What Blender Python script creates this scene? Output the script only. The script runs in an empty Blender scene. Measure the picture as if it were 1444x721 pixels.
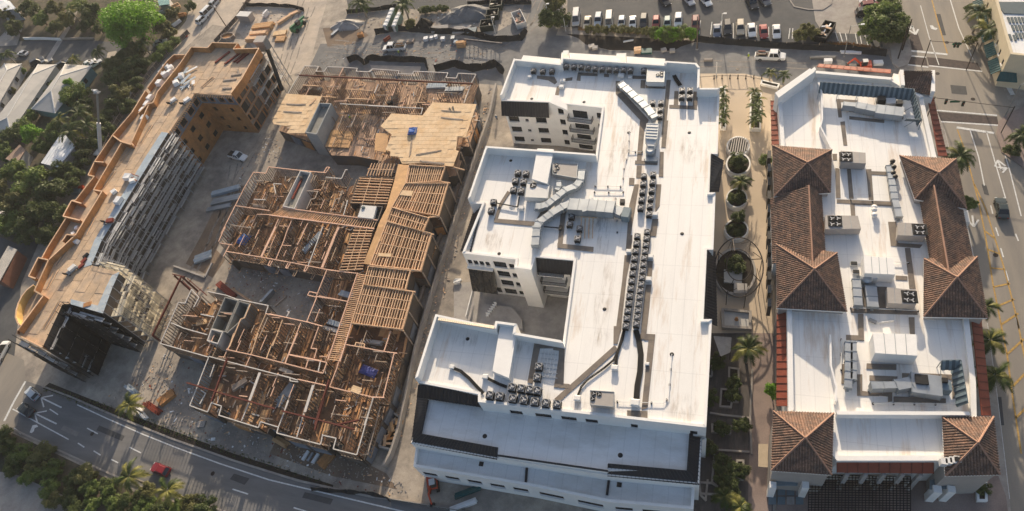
import bpy, bmesh, math, random
from mathutils import Vector, Matrix
random.seed(7)
SC = bpy.context.scene
COL = SC.collection
# ---------------------------------------------------------------- camera
F, CX, CY, HCAM = 964.0, 722.0, 360.5, 108.0
_dn = Vector((249, 676, 964)).normalized()            # straight down, seen by the camera
_nn = Vector((356, -1507, 964)); _nn = (_nn - _dn * _nn.dot(_dn)).normalized()
_up = -_dn
_ee = _nn.cross(_up)
def c2w(c): return Vector((c.dot(_ee), c.dot(_nn), c.dot(_up)))
cam_d = bpy.data.cameras.new('camera'); cam = bpy.data.objects.new('camera', cam_d); COL.objects.link(cam)
cam_d.sensor_fit = 'HORIZONTAL'; cam_d.sensor_width = 36; cam_d.lens = F / 1444 * 36
cam_d.clip_start = 1; cam_d.clip_end = 3000
_r, _u, _b = c2w(Vector((1,0,0))), c2w(Vector((0,-1,0))), c2w(Vector((0,0,-1)))
cam.matrix_world = Matrix(((_r.x,_u.x,_b.x,0),(_r.y,_u.y,_b.y,0),(_r.z,_u.z,_b.z,HCAM),(0,0,0,1)))
SC.camera = cam
# ---------------------------------------------------------------- light
SUN_EL, SUN_AZ = math.radians(17), math.radians(-7)     # azimuth from +Y towards +X
w = bpy.data.worlds.new('World'); SC.world = w; w.use_nodes = True
nt = w.node_tree; nt.nodes.clear()
sky = nt.nodes.new('ShaderNodeTexSky'); sky.sky_type = 'NISHITA'; sky.sun_disc = False
sky.sun_elevation = SUN_EL; sky.sun_rotation = SUN_AZ; sky.air_density = 0.85; sky.dust_density = 3.2; sky.ozone_density = 0.7
bg = nt.nodes.new('ShaderNodeBackground'); bg.inputs[1].default_value = 0.125
ow = nt.nodes.new('ShaderNodeOutputWorld'); nt.links.new(sky.outputs[0], bg.inputs[0]); nt.links.new(bg.outputs[0], ow.inputs[0])
sd = bpy.data.lights.new('sun', 'SUN'); sd.energy = 4.8; sd.angle = math.radians(0.6); sd.color = (1.0, 0.83, 0.62)
so = bpy.data.objects.new('sun', sd); COL.objects.link(so)
_sdir = Vector((math.sin(SUN_AZ)*math.cos(SUN_EL), math.cos(SUN_AZ)*math.cos(SUN_EL), math.sin(SUN_EL)))
so.rotation_euler = (-_sdir).to_track_quat('-Z', 'Y').to_euler(); so.location = (0, 60, 90)
SC.view_settings.view_transform = 'Standard'; SC.view_settings.look = 'None'
SC.view_settings.exposure = 0.62; SC.view_settings.gamma = 1.0; SC.view_settings.use_curve_mapping = False
SC.cycles.use_denoising = True; SC.cycles.max_bounces = 5; SC.cycles.diffuse_bounces = 3; SC.cycles.glossy_bounces = 2
SC.cycles.transparent_max_bounces = 6

# ---------------------------------------------------------------- helpers
def P(x, y, z=0.0):
    """point of the place at height z that the photograph shows at (x, y)"""
    d = c2w(Vector(((x-CX)/F, (y-CY)/F, 1.0)))
    t = (z - HCAM) / d.z
    return Vector((d.x*t, d.y*t, z))
def ZP(T): return lambda x, y: (T[0] + x/T[2], T[1] + y/T[2])
def PT(T, pts, z): return [P(T[0]+x/T[2], T[1]+y/T[2], z) for x, y in pts]
def PP(pts, z): return [P(x, y, z) for x, y in pts]
ORD = ['first','second','third','fourth','fifth','sixth','seventh','eighth','ninth','tenth','eleventh','twelfth','thirteenth','fourteenth','fifteenth','sixteenth','seventeenth','eighteenth','nineteenth','twentieth']
# ---- materials
MATS = {}
def mat(name, col, rough=0.8, var=0.15, scale=0.8, rnd=0.0, metal=0.0, bump=0.0, col2=None, thr=(0.45,0.65), scale2=0.15, stretch=(1,1,1), spec=0.3, fine=0.0, alpha=1.0, seam=0):
    if name in MATS: return MATS[name]
    m = bpy.data.materials.new(name); m.use_nodes = True; MATS[name] = m
    n, l = m.node_tree.nodes, m.node_tree.links
    b = n['Principled BSDF']; b.inputs['Roughness'].default_value = rough; b.inputs['Metallic'].default_value = metal
    b.inputs['Specular IOR Level'].default_value = spec
    geo = n.new('ShaderNodeNewGeometry')
    mp = n.new('ShaderNodeMapping'); mp.inputs['Scale'].default_value = stretch; l.new(geo.outputs['Position'], mp.inputs[0])
    c = n.new('ShaderNodeRGB'); c.outputs[0].default_value = (*col, 1); cur = c.outputs[0]
    if col2 is not None:
        t2 = n.new('ShaderNodeTexNoise'); t2.inputs['Scale'].default_value = scale2; t2.inputs['Detail'].default_value = 6; t2.inputs['Roughness'].default_value = 0.65
        l.new(mp.outputs[0], t2.inputs['Vector'])
        r = n.new('ShaderNodeMapRange'); r.inputs[1].default_value = thr[0]; r.inputs[2].default_value = thr[1]; l.new(t2.outputs[0], r.inputs[0])
        mx = n.new('ShaderNodeMix'); mx.data_type = 'RGBA'; l.new(r.outputs[0], mx.inputs[0]); l.new(cur, mx.inputs[6]); mx.inputs[7].default_value = (*col2, 1); cur = mx.outputs[2]
    hs = n.new('ShaderNodeHueSaturation'); l.new(cur, hs.inputs['Color'])
    t = n.new('ShaderNodeTexNoise'); t.inputs['Scale'].default_value = scale; t.inputs['Detail'].default_value = 8; t.inputs['Roughness'].default_value = 0.7
    l.new(mp.outputs[0], t.inputs['Vector'])
    mr = n.new('ShaderNodeMapRange'); mr.inputs[1].default_value = 0.3; mr.inputs[2].default_value = 0.7; mr.inputs[3].default_value = 1-var; mr.inputs[4].default_value = 1+var
    l.new(t.outputs[0], mr.inputs[0]); val = mr.outputs[0]
    if rnd:
        oi = n.new('ShaderNodeObjectInfo'); r2 = n.new('ShaderNodeMapRange'); r2.inputs[3].default_value = 1-rnd; r2.inputs[4].default_value = 1+rnd
        l.new(oi.outputs['Random'], r2.inputs[0]); mu = n.new('ShaderNodeMath'); mu.operation = 'MULTIPLY'; l.new(val, mu.inputs[0]); l.new(r2.outputs[0], mu.inputs[1]); val = mu.outputs[0]
    if fine:
        t3 = n.new('ShaderNodeTexNoise'); t3.inputs['Scale'].default_value = 6.0; t3.inputs['Detail'].default_value = 3; l.new(geo.outputs['Position'], t3.inputs['Vector'])
        r3 = n.new('ShaderNodeMapRange'); r3.inputs[1].default_value = .3; r3.inputs[2].default_value = .7; r3.inputs[3].default_value = 1-fine; r3.inputs[4].default_value = 1+fine
        l.new(t3.outputs[0], r3.inputs[0]); mu = n.new('ShaderNodeMath'); mu.operation = 'MULTIPLY'; l.new(val, mu.inputs[0]); l.new(r3.outputs[0], mu.inputs[1]); val = mu.outputs[0]
    if seam:
        sx = n.new('ShaderNodeSeparateXYZ'); l.new(geo.outputs['Position'], sx.inputs[0])
        for ax, sp in ((0, seam), (1, seam*3.3)):
            fr = n.new('ShaderNodeMath'); fr.operation = 'PINGPONG'; fr.inputs[1].default_value = sp/2; l.new(sx.outputs[ax], fr.inputs[0])
            r4 = n.new('ShaderNodeMapRange'); r4.inputs[1].default_value = .03; r4.inputs[2].default_value = .09; r4.inputs[3].default_value = .90; r4.inputs[4].default_value = 1.0; l.new(fr.outputs[0], r4.inputs[0])
            mu = n.new('ShaderNodeMath'); mu.operation = 'MULTIPLY'; l.new(val, mu.inputs[0]); l.new(r4.outputs[0], mu.inputs[1]); val = mu.outputs[0]
    l.new(val, hs.inputs['Value']); l.new(hs.outputs[0], b.inputs['Base Color'])
    if bump:
        bp = n.new('ShaderNodeBump'); bp.inputs['Strength'].default_value = bump; bp.inputs['Distance'].default_value = 0.1; l.new(t.outputs[0], bp.inputs['Height']); l.new(bp.outputs[0], b.inputs['Normal'])
    if alpha < 1: b.inputs['Alpha'].default_value = alpha
    return m
# ---- mesh collection
class MB:
    def __init__(s): s.v = []; s.f = []; s.mi = []
    def face(s, pts, mi=0):
        k = len(s.v); s.v += [tuple(p) for p in pts]; s.f.append(tuple(range(k, k+len(pts)))); s.mi.append(mi); return s
    def prism(s, pts, z0, z1, mi=0, top=None):
        """vertical prism over polygon pts (world XY)"""
        n = len(pts); k = len(s.v)
        a = sum(pts[i].x*pts[(i+1)%n].y - pts[(i+1)%n].x*pts[i].y for i in range(n))
        if a < 0: pts = list(reversed(pts))
        s.v += [(p.x, p.y, z0) for p in pts] + [(p.x, p.y, z1) for p in pts]
        s.f.append(tuple(range(k+n-1, k-1, -1))); s.mi.append(mi)
        s.f.append(tuple(range(k+n, k+2*n))); s.mi.append(mi if top is None else top)
        for i in range(n):
            j = (i+1) % n; s.f.append((k+i, k+j, k+n+j, k+n+i)); s.mi.append(mi)
        return s
    def hexa(s, q, mi=0):
        """8 points: bottom 4 (ccw), top 4"""
        k = len(s.v); s.v += [tuple(p) for p in q]
        for f in ((3,2,1,0),(4,5,6,7),(0,1,5,4),(1,2,6,5),(2,3,7,6),(3,0,4,7)): s.f.append(tuple(k+i for i in f)); s.mi.append(mi)
        return s
    def beam(s, p, q, wd, ht, mi=0):
        p, q = Vector(p), Vector(q); d = q-p
        if d.length < 1e-5: return s
        d = d.normalized(); up = Vector((0,0,1)) if abs(d.z) < .95 else Vector((0,1,0))
        sx = d.cross(up).normalized()*wd/2; sz = sx.cross(d).normalized()*ht/2
        return s.hexa([p-sx-sz, p+sx-sz, q+sx-sz, q-sx-sz, p-sx+sz, p+sx+sz, q+sx+sz, q-sx+sz], mi)
    def box(s, c, sx, sy, sz, rz=0, mi=0):
        """box standing on c"""
        c = Vector(c); ca, sa = math.cos(rz), math.sin(rz)
        def r(x, y, z): return c + Vector((x*ca-y*sa, x*sa+y*ca, z))
        x, y = sx/2, sy/2
        return s.hexa([r(-x,-y,0),r(x,-y,0),r(x,y,0),r(-x,y,0),r(-x,-y,sz),r(x,-y,sz),r(x,y,sz),r(-x,y,sz)], mi)
    def tube(s, pts, rad, n=6, mi=0, caps=True):
        pts = [Vector(p) for p in pts]; rings = []
        for i, p in enumerate(pts):
            d = (pts[min(i+1,len(pts)-1)] - pts[max(i-1,0)]).normalized()
            up = Vector((0,0,1)) if abs(d.z) < .9 else Vector((1,0,0))
            a = d.cross(up).normalized(); b_ = a.cross(d).normalized()
            r = rad[i] if isinstance(rad, (list,tuple)) else rad
            k = len(s.v); rings.append(k)
            s.v += [tuple(p + a*math.cos(2*math.pi*j/n)*r + b_*math.sin(2*math.pi*j/n)*r) for j in range(n)]
        for i in range(len(rings)-1):
            for j in range(n):
                j2 = (j+1) % n; s.f.append((rings[i]+j, rings[i+1]+j, rings[i+1]+j2, rings[i]+j2)); s.mi.append(mi)
        if caps:
            s.f.append(tuple(rings[0]+j for j in range(n))); s.mi.append(mi); s.f.append(tuple(rings[-1]+j for j in reversed(range(n)))); s.mi.append(mi)
        return s
    def lathe(s, c, prof, n=16, mi=0, cap=True):
        """prof: (radius, z) rings round the vertical through c"""
        c = Vector(c); rings = []
        for r, z in prof:
            rings.append(len(s.v)); s.v += [(c.x+r*math.cos(2*math.pi*j/n), c.y+r*math.sin(2*math.pi*j/n), c.z+z) for j in range(n)]
        for a, b_ in zip(rings, rings[1:]):
            for j in range(n):
                j2 = (j+1)%n; s.f.append((a+j, a+j2, b_+j2, b_+j)); s.mi.append(mi)
        if cap: s.f.append(tuple(rings[-1]+j for j in range(n))); s.mi.append(mi)
        return s
    def mesh(s, name, mats, off=Vector((0,0,0))):
        me = bpy.data.meshes.new(name); me.from_pydata([(a-off.x, b_-off.y, c-off.z) for a, b_, c in s.v], [], s.f)
        for m in (mats if isinstance(mats, (list,tuple)) else [mats]): me.materials.append(m)
        if any(s.mi): me.polygons.foreach_set('material_index', s.mi)
        me.update(); return me
    def build(s, name, mats, parent=None, off=None, smooth=False):
        """links the collected shapes as one mesh object; points are world points"""
        base = parent['_o'] if False else (wloc(parent) if parent else (off or Vector((0,0,0))))
        me = s.mesh(name, mats, Vector(base))
        if smooth:
            me.polygons.foreach_set('use_smooth', [True]*len(me.polygons))
        o = bpy.data.objects.new(name, me); COL.objects.link(o)
        if parent: o.parent = parent; WL[o.name] = wloc(parent)
        else: o.location = base; WL[o.name] = Vector(base)
        return o
WL = {}
def wloc(o): return WL.get(o.name, Vector((0,0,0)))
def tag(o, label=None, cat=None, group=None, kind=None):
    if label: o['label'] = label
    if cat: o['category'] = cat
    if group: o['group'] = group
    if kind: o['kind'] = kind
    return o
def thing(name, loc, label, cat, group=None):
    o = bpy.data.objects.new(name, None); COL.objects.link(o); o.location = loc; o.empty_display_size = .5
    WL[o.name] = Vector(loc); return tag(o, label, cat, group)
def sub(name, parent):
    o = bpy.data.objects.new(name, None); COL.objects.link(o); o.parent = parent; WL[o.name] = wloc(parent); return o
_cubes = {}
def cube_mesh(m):
    if m.name not in _cubes:
        b_ = MB().box((0,0,-.5), 1, 1, 1); _cubes[m.name] = b_.mesh('piece', m)
    return _cubes[m.name]
def piece(name, parent, m, p, q, wd, ht):
    """straight piece from p to q (world), sharing one mesh per material"""
    p, q = Vector(p), Vector(q); d = q-p; L = d.length
    if L < 1e-4: return None
    x = d/L; up = Vector((0,0,1)) if abs(x.z) < .95 else Vector((0,1,0))
    y = up.cross(x).normalized(); z = x.cross(y)
    R = Matrix((x, y, z)).transposed().to_4x4()
    o = bpy.data.objects.new(name, cube_mesh(m)); COL.objects.link(o)
    if parent: o.parent = parent
    o.matrix_basis = Matrix.Translation((p+q)/2 - (wloc(parent) if parent else Vector())) @ R @ Matrix.Diagonal((L, wd, ht, 1))
    return o
def inst(name, me, parent, loc, rz=0, sc=(1,1,1), rx=0, ry=0):
    o = bpy.data.objects.new(name, me); COL.objects.link(o)
    if parent: o.parent = parent; o.location = Vector(loc) - wloc(parent)
    else: o.location = loc
    o.rotation_euler = (rx, ry, rz); o.scale = sc if isinstance(sc, (tuple,list)) else (sc,sc,sc)
    WL[o.name] = Vector(loc)
    return o
def sheet(name, pts, z, m, kind='structure', label=None, cat=None, parent=None):
    b_ = MB(); q = [Vector((p.x, p.y, z)) for p in pts]
    a = sum(q[i].x*q[(i+1)%len(q)].y - q[(i+1)%len(q)].x*q[i].y for i in range(len(q)))
    if a < 0: q.reverse()
    o = b_.face(q).build(name, m, parent)
    if kind and not parent: o['kind'] = kind
    return tag(o, label, cat)
def lerp(a, b_, t): return a + (b_-a)*t
def walong(pts):
    """cumulative polyline sampler"""
    L = [0]
    for a, b_ in zip(pts, pts[1:]): L.append(L[-1] + (b_-a).length)
    def at(d):
        for i in range(len(pts)-1):
            if d <= L[i+1] or i == len(pts)-2: return lerp(pts[i], pts[i+1], (d-L[i])/max(1e-6, L[i+1]-L[i]))
    return at, L[-1]
def offset_poly(pts, d):
    """inset (d>0) a polygon given in world XY"""
    n = len(pts); a = sum(pts[i].x*pts[(i+1)%n].y - pts[(i+1)%n].x*pts[i].y for i in range(n)); sg = 1 if a > 0 else -1
    out = []
    for i in range(n):
        p0, p1, p2 = pts[i-1], pts[i], pts[(i+1)%n]
        e1 = (p1-p0).to_2d().normalized(); e2 = (p2-p1).to_2d().normalized()
        n1 = Vector((-e1.y, e1.x))*sg; n2 = Vector((-e2.y, e2.x))*sg
        b_ = n1+n2
        k = d/max(.35, 1+n1.dot(n2)) if b_.length > 1e-6 else 0
        out.append(Vector((p1.x+b_.x*k, p1.y+b_.y*k, p1.z)))
    return out
def facade(mb, a, b_, z0, z1, holes, th=.25, mi=0, flip=False):
    """wall face from a to b (world XY) with real openings; holes in (u0,u1,v0,v1) fractions; outside is to the right of a->b"""
    a, b_ = Vector((a.x,a.y,0)), Vector((b_.x,b_.y,0)); d = b_-a; H = z1-z0
    nrm = Vector((d.y, -d.x, 0)).normalized()
    us = sorted({0.,1.} | {h[0] for h in holes} | {h[1] for h in holes}); vs = sorted({0.,1.} | {h[2] for h in holes} | {h[3] for h in holes})
    def pt(u, v, k=0): return a + d*u + Vector((0,0,z0+H*v)) - nrm*th*k
    for u0, u1 in zip(us, us[1:]):
        for v0, v1 in zip(vs, vs[1:]):
            um, vm = (u0+u1)/2, (v0+v1)/2
            if any(h[0] < um < h[1] and h[2] < vm < h[3] for h in holes): continue
            mb.face([pt(u0,v0), pt(u1,v0), pt(u1,v1), pt(u0,v1)], mi)
    for u0, u1, v0, v1 in holes:
        for (A, B) in (((u0,v0),(u1,v0)),((u1,v0),(u1,v1)),((u1,v1),(u0,v1)),((u0,v1),(u0,v0))):
            mb.face([pt(*A), pt(*A,1), pt(*B,1), pt(*B)], mi)
    return pt, nrm
# ---------------------------------------------------------------- materials
M_dirt   = mat('site_dirt', (.385,.335,.275), .95, .22, .5, col2=(.23,.205,.18), thr=(.42,.6), scale2=.13, bump=.4, fine=.1)
M_tan    = mat('tan_haul_road', (.47,.40,.325), .95, .15, .4, col2=(.34,.30,.26), thr=(.45,.65), scale2=.12, bump=.3, fine=.08)
M_alley  = mat('alley_concrete', (.145,.146,.148), .9, .18, .35, col2=(.235,.228,.215), thr=(.44,.64), scale2=.11, fine=.08)
M_asph   = mat('asphalt', (.075,.078,.082), .9, .14, .5, col2=(.10,.10,.10), thr=(.42,.6), scale2=.12, fine=.07)
M_asphR  = mat('worn_road_asphalt', (.285,.255,.215), .9, .1, .4, col2=(.22,.20,.175), thr=(.45,.6), scale2=.2, stretch=(1.6,.25,1), fine=.05)
M_asphS  = mat('boulevard_asphalt', (.155,.153,.15), .9, .12, .4, col2=(.175,.17,.165), thr=(.42,.6), scale2=.2, stretch=(.3,1.5,1), fine=.06)
M_brickx = mat('paver_crossing', (.085,.065,.06), .9, .2, 2.5, col2=(.05,.045,.045), scale2=1.5, fine=.15)
M_paint  = mat('road_paint_white', (.62,.62,.6), .7, .2, 2.0, fine=.2)
M_payel  = mat('road_paint_yellow', (.42,.26,.075), .7, .3, 2.0, fine=.2)
M_walk   = mat('sidewalk_concrete', (.34,.31,.275), .9, .12, .8, col2=(.26,.23,.21), scale2=.3, fine=.06)
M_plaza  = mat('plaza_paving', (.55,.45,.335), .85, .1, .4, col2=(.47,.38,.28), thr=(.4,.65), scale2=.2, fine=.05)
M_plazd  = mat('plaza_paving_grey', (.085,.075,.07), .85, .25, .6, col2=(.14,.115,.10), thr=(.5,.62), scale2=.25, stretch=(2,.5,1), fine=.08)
M_pink   = mat('pink_sidewalk_pavers', (.29,.225,.195), .9, .15, .8, col2=(.20,.155,.14), scale2=.4, fine=.1)
M_soil   = mat('dark_soil', (.035,.028,.022), 1, .3, 1.5, fine=.2)
M_grass  = mat('lawn_ground', (.06,.075,.025), 1, .3, .8, col2=(.11,.09,.05), thr=(.45,.6), scale2=.2, bump=.5, fine=.2)
M_mulch  = mat('dark_yard_earth', (.11,.09,.065), 1, .3, .6, col2=(.05,.055,.03), scale2=.25, fine=.2)  # dark brown earth colour with noise-mixed olive blotches
M_roofw  = mat('white_membrane', (.79,.77,.73), .6, .05, .25, col2=(.56,.44,.33), thr=(.56,.76), scale2=.20, stretch=(2.4,.32,1), fine=.02, seam=1.9)
M_roofg  = mat('white_membrane_dusty', (.74,.745,.74), .6, .06, .4, col2=(.58,.565,.53), thr=(.48,.72), scale2=.18, stretch=(.5,1.3,1), fine=.03, seam=2.2)
M_stucco = mat('white_stucco', (.79,.775,.74), .85, .05, .6, fine=.02)
M_cream  = mat('cream_stucco', (.62,.53,.37), .85, .06, .6, fine=.03)
M_walkpd = mat('roof_walkway_pad', (.22,.185,.15), .9, .12, 1.2, col2=(.15,.13,.115), scale2=.4)
M_tarred = mat('dark_metal_roof', (.022,.024,.03), .45, .12, .6, metal=.3)
M_tarrib = mat('dark_metal_rib', (.03,.032,.04), .45, .12, .6, metal=.3)
M_glass  = mat('dark_glass', (.018,.021,.025), .12, .1, 1, spec=.6)
M_frame  = mat('dark_window_frame', (.03,.03,.032), .5, .1, 1)
M_black  = mat('black_plastic', (.015,.015,.016), .55, .2, 2)
M_fan    = mat('condenser_steel', (.27,.275,.28), .5, .2, 3, metal=.4)
M_fanlt  = mat('condenser_fan_blade', (.45,.45,.45), .45, .15, 3, metal=.3)
M_galv   = mat('galvanised_duct', (.40,.425,.44), .42, .15, 1.2, metal=.55, col2=(.29,.315,.34), scale2=.6)
M_galvd  = mat('duct_flange', (.30,.33,.35), .45, .1, 2, metal=.5)
M_unit   = mat('rooftop_unit_grey', (.36,.33,.30), .6, .08, 1, fine=.04)
M_unitl  = mat('rooftop_unit_light', (.62,.61,.585), .6, .06, 1)
M_pipe   = mat('white_pipe', (.7,.69,.66), .6, .1, 2)
M_rubber = mat('black_insulation', (.012,.012,.012), .6, .2, 3)
M_bluegr = mat('slate_louver', (.07,.10,.115), .55, .12, 1.5)
M_bluegl = mat('slate_louver_light', (.16,.21,.235), .55, .12, 1.5)
M_redmet = mat('brick_red_metal_roof', (.22,.052,.028), .6, .14, .8, fine=.06)
M_redrib = mat('brick_red_rib', (.13,.035,.022), .6, .1, 1)
M_tile   = mat('clay_tile', (.235,.14,.098), .85, .42, 2.4, col2=(.12,.086,.07), thr=(.40,.58), scale2=.9, fine=.4)
M_tilecap= mat('clay_ridge_tile', (.34,.20,.14), .85, .2, 2.5, fine=.1)
M_tilebed= mat('clay_tile_bed', (.10,.055,.038), .9, .25, 2, fine=.15)
M_osb    = mat('osb_deck', (.56,.34,.165), .85, .14, .9, rnd=.13, col2=(.45,.27,.14), thr=(.42,.66), scale2=.35, fine=.09)
M_osbd   = mat('osb_roof_boards', (.54,.39,.255), .88, .16, .8, rnd=.09, col2=(.40,.31,.23), thr=(.42,.62), scale2=.3, fine=.14)
M_osby   = mat('osb_deck_yellow', (.66,.49,.31), .85, .12, .9, rnd=.07, col2=(.60,.40,.215), thr=(.45,.7), scale2=.3, fine=.06)
M_osbo   = mat('orange_sheathing', (.46,.215,.078), .8, .2, .7, rnd=.1, col2=(.33,.17,.075), thr=(.4,.66), scale2=.5, fine=.14, seam=1.22)
M_lum    = mat('pine_lumber', (.63,.42,.26), .85, .15, 1.5, rnd=.2, fine=.1)
M_lump   = mat('pink_plate_lumber', (.66,.42,.30), .85, .12, 1.5, rnd=.12, fine=.1)
M_lumg   = mat('weathered_lumber', (.33,.27,.22), .9, .2, 1.5, rnd=.25, fine=.1)
M_platew = mat('grey_white_plate', (.52,.49,.455), .85, .1, 1.5, rnd=.08, fine=.06)
M_stud   = mat('stud_lumber', (.34,.25,.175), .9, .2, 1.2, rnd=.35, fine=.1)
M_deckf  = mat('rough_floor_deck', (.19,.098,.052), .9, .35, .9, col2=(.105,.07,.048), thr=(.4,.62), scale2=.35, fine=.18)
M_board  = mat('loose_floor_board', (.46,.245,.115), .88, .2, 1.0, rnd=.42, fine=.12)
M_shear  = mat('dark_wall_sheathing', (.13,.105,.085), .9, .3, .6, col2=(.07,.07,.075), scale2=.3, fine=.15)  # dark brown board colour with noise-mixed grey blotches
M_wrap   = mat('grey_house_wrap', (.19,.21,.245), .7, .2, .7, col2=(.10,.12,.16), scale2=.3)
M_steelr = mat('red_primed_steel', (.19,.037,.022), .6, .2, 1.5)
M_conc   = mat('raw_concrete', (.36,.34,.32), .9, .12, .8, col2=(.27,.26,.25), scale2=.3, fine=.06)
M_block  = mat('grey_block_wall', (.30,.315,.315), .9, .1, .8, fine=.06)
M_mem    = mat('blue_roof_membrane', (.33,.40,.46), .6, .14, .8, col2=(.45,.48,.49), scale2=.5, fine=.08)
M_scpl   = mat('scaffold_plank', (.50,.495,.48), .9, .16, .8, rnd=.3, fine=.12)
M_scpll  = mat('scaffold_plank_pale', (.56,.50,.38), .9, .16, .8, rnd=.25, fine=.12)
M_scst   = mat('scaffold_steel', (.34,.34,.345), .6, .2, 2, metal=.2)
M_net    = mat('black_debris_net', (.012,.012,.014), .9, .3, .6, fine=.3)
M_silt   = mat('black_silt_fabric', (.018,.018,.019), .9, .35, .7, fine=.25)
M_house  = mat('pale_shingle_roof', (.47,.45,.415), .9, .1, .6, col2=(.38,.365,.34), scale2=.3, stretch=(.6,1.6,1), fine=.07)
M_houseb = mat('teal_house_wall', (.16,.29,.30), .85, .12, .8)
M_houseg = mat('grey_house_wall', (.33,.33,.33), .85, .12, .8)
M_metroof= mat('white_tin_roof', (.66,.68,.70), .5, .1, .5, col2=(.45,.5,.55), scale2=.25)
M_tarp   = mat('blue_tarp', (.03,.115,.40), .5, .25, 1.5)
M_wrapw  = mat('white_plastic_wrap', (.75,.75,.74), .4, .1, 1.2)
M_green  = mat('green_paint', (.03,.16,.07), .5, .2, 1.5)
M_ored   = mat('orange_red_paint', (.45,.06,.025), .5, .15, 1.5)
M_teal   = mat('teal_panel', (.02,.09,.09), .6, .2, 1)
M_bark   = mat('bark', (.13,.10,.075), .95, .25, 2)
M_palmt  = mat('palm_trunk', (.27,.235,.19), .9, .2, 3)
M_leafs = [mat('leaf_bright', (.15,.30,.022), .6, .35, .5, rnd=.1, fine=.25), mat('leaf_mid', (.135,.185,.045), .6, .35, .5, rnd=.15, fine=.25),
           mat('leaf_dark', (.09,.118,.036), .6, .35, .5, rnd=.15, fine=.25), mat('leaf_olive', (.155,.155,.055), .6, .35, .5, rnd=.15, fine=.25)]
M_frond  = mat('palm_frond', (.062,.09,.018), .55, .3, 1, rnd=.25, fine=.2)
M_frondy = mat('palm_frond_yellow', (.24,.23,.055), .55, .3, 1, rnd=.25, fine=.2)
M_dry    = mat('dry_grass', (.33,.215,.10), 1, .35, 1.5, fine=.25)
M_tyre   = mat('tyre_rubber', (.014,.014,.014), .8, .1, 2)
M_hub    = mat('wheel_hub', (.35,.35,.36), .4, .1, 2, metal=.6)
M_lamp   = mat('head_lamp', (.75,.75,.72), .2, .05, 2)
M_tail   = mat('tail_lamp', (.35,.012,.01), .3, .05, 2)
M_skin   = mat('skin', (.33,.18,.11), .6, .05, 2)
M_hiviz  = mat('lime_safety_vest', (.50,.62,.05), .6, .1, 3)
M_denim  = mat('dark_denim', (.03,.04,.07), .8, .2, 3)
M_blues  = mat('blue_shirt', (.10,.17,.28), .7, .15, 3)
M_hard   = mat('hard_hat', (.75,.75,.70), .4, .05, 3)
M_signal = mat('signal_housing', (.012,.03,.018), .5, .1, 2)
M_streets= mat('galvanised_pole', (.25,.26,.25), .5, .1, 2, metal=.4)
M_sign   = mat('green_street_sign', (.01,.10,.05), .5, .05, 2)
M_basin  = mat('basin_tile_water', (.45,.44,.41), .3, .1, 1)
M_iron   = mat('dark_iron', (.03,.022,.018), .5, .15, 3, metal=.3)

for m_ in M_leafs + [M_frond, M_frondy]:                        # leaves let light through
    n_, l_ = m_.node_tree.nodes, m_.node_tree.links; b_ = n_['Principled BSDF']; tl_ = n_.new('ShaderNodeBsdfTranslucent'); mx_ = n_.new('ShaderNodeMixShader'); mx_.inputs[0].default_value = .38
    l_.new(b_.inputs['Base Color'].links[0].from_socket, tl_.inputs[0]); l_.new(b_.outputs[0], mx_.inputs[1]); l_.new(tl_.outputs[0], mx_.inputs[2]); l_.new(mx_.outputs[0], n_['Material Output'].inputs[0])

M_stain = mat('rust_and_mud_stain', (.42,.28,.16), .8, .3, .8)
n_, l_ = M_stain.node_tree.nodes, M_stain.node_tree.links
g_ = n_.new('ShaderNodeNewGeometry'); mp_ = n_.new('ShaderNodeMapping'); mp_.inputs['Scale'].default_value = (1.6,.3,1); t_ = n_.new('ShaderNodeTexNoise'); t_.inputs['Scale'].default_value = .7; t_.inputs['Detail'].default_value = 8; t_.inputs['Roughness'].default_value = .7
r_ = n_.new('ShaderNodeMapRange'); r_.inputs[1].default_value = .46; r_.inputs[2].default_value = .74; r_.inputs[3].default_value = 0; r_.inputs[4].default_value = .5
l_.new(g_.outputs['Position'], mp_.inputs[0]); l_.new(mp_.outputs[0], t_.inputs['Vector']); l_.new(t_.outputs[0], r_.inputs[0]); tc_ = n_.new('ShaderNodeTexCoord'); sb_ = n_.new('ShaderNodeVectorMath'); sb_.operation = 'DISTANCE'; sb_.inputs[1].default_value = (.5,.5,0); cx_ = n_.new('ShaderNodeMapping'); cx_.inputs['Scale'].default_value = (1,1,0); l_.new(tc_.outputs['Generated'], cx_.inputs[0]); l_.new(cx_.outputs[0], sb_.inputs[0])
fo_ = n_.new('ShaderNodeMapRange'); fo_.inputs[1].default_value = .15; fo_.inputs[2].default_value = .48; fo_.inputs[3].default_value = 1; fo_.inputs[4].default_value = 0; l_.new(sb_.outputs['Value'], fo_.inputs[0]); ml_ = n_.new('ShaderNodeMath'); ml_.operation = 'MULTIPLY'; l_.new(r_.outputs[0], ml_.inputs[0]); l_.new(fo_.outputs[0], ml_.inputs[1]); l_.new(ml_.outputs[0], n_['Principled BSDF'].inputs['Alpha'])

M_beam = mat('dull_red_steel_beam', (.115,.032,.022), .65, .2, 1.5)
M_shaft = mat('shaft_concrete_dim', (.24,.235,.215), .9, .15, .8, fine=.08)

M_plankf = mat('pink_plank_floor', (.47,.305,.20), .88, .25, .9, col2=(.30,.20,.14), thr=(.42,.62), scale2=.5, stretch=(2.5,.4,1), fine=.15)
M_boardp = mat('pale_floor_board', (.58,.40,.26), .88, .18, 1.0, rnd=.3, fine=.12)
M_pitd = mat('brown_dug_earth', (.21,.155,.11), 1, .3, .6, col2=(.13,.10,.08), scale2=.3, fine=.2)

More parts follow.
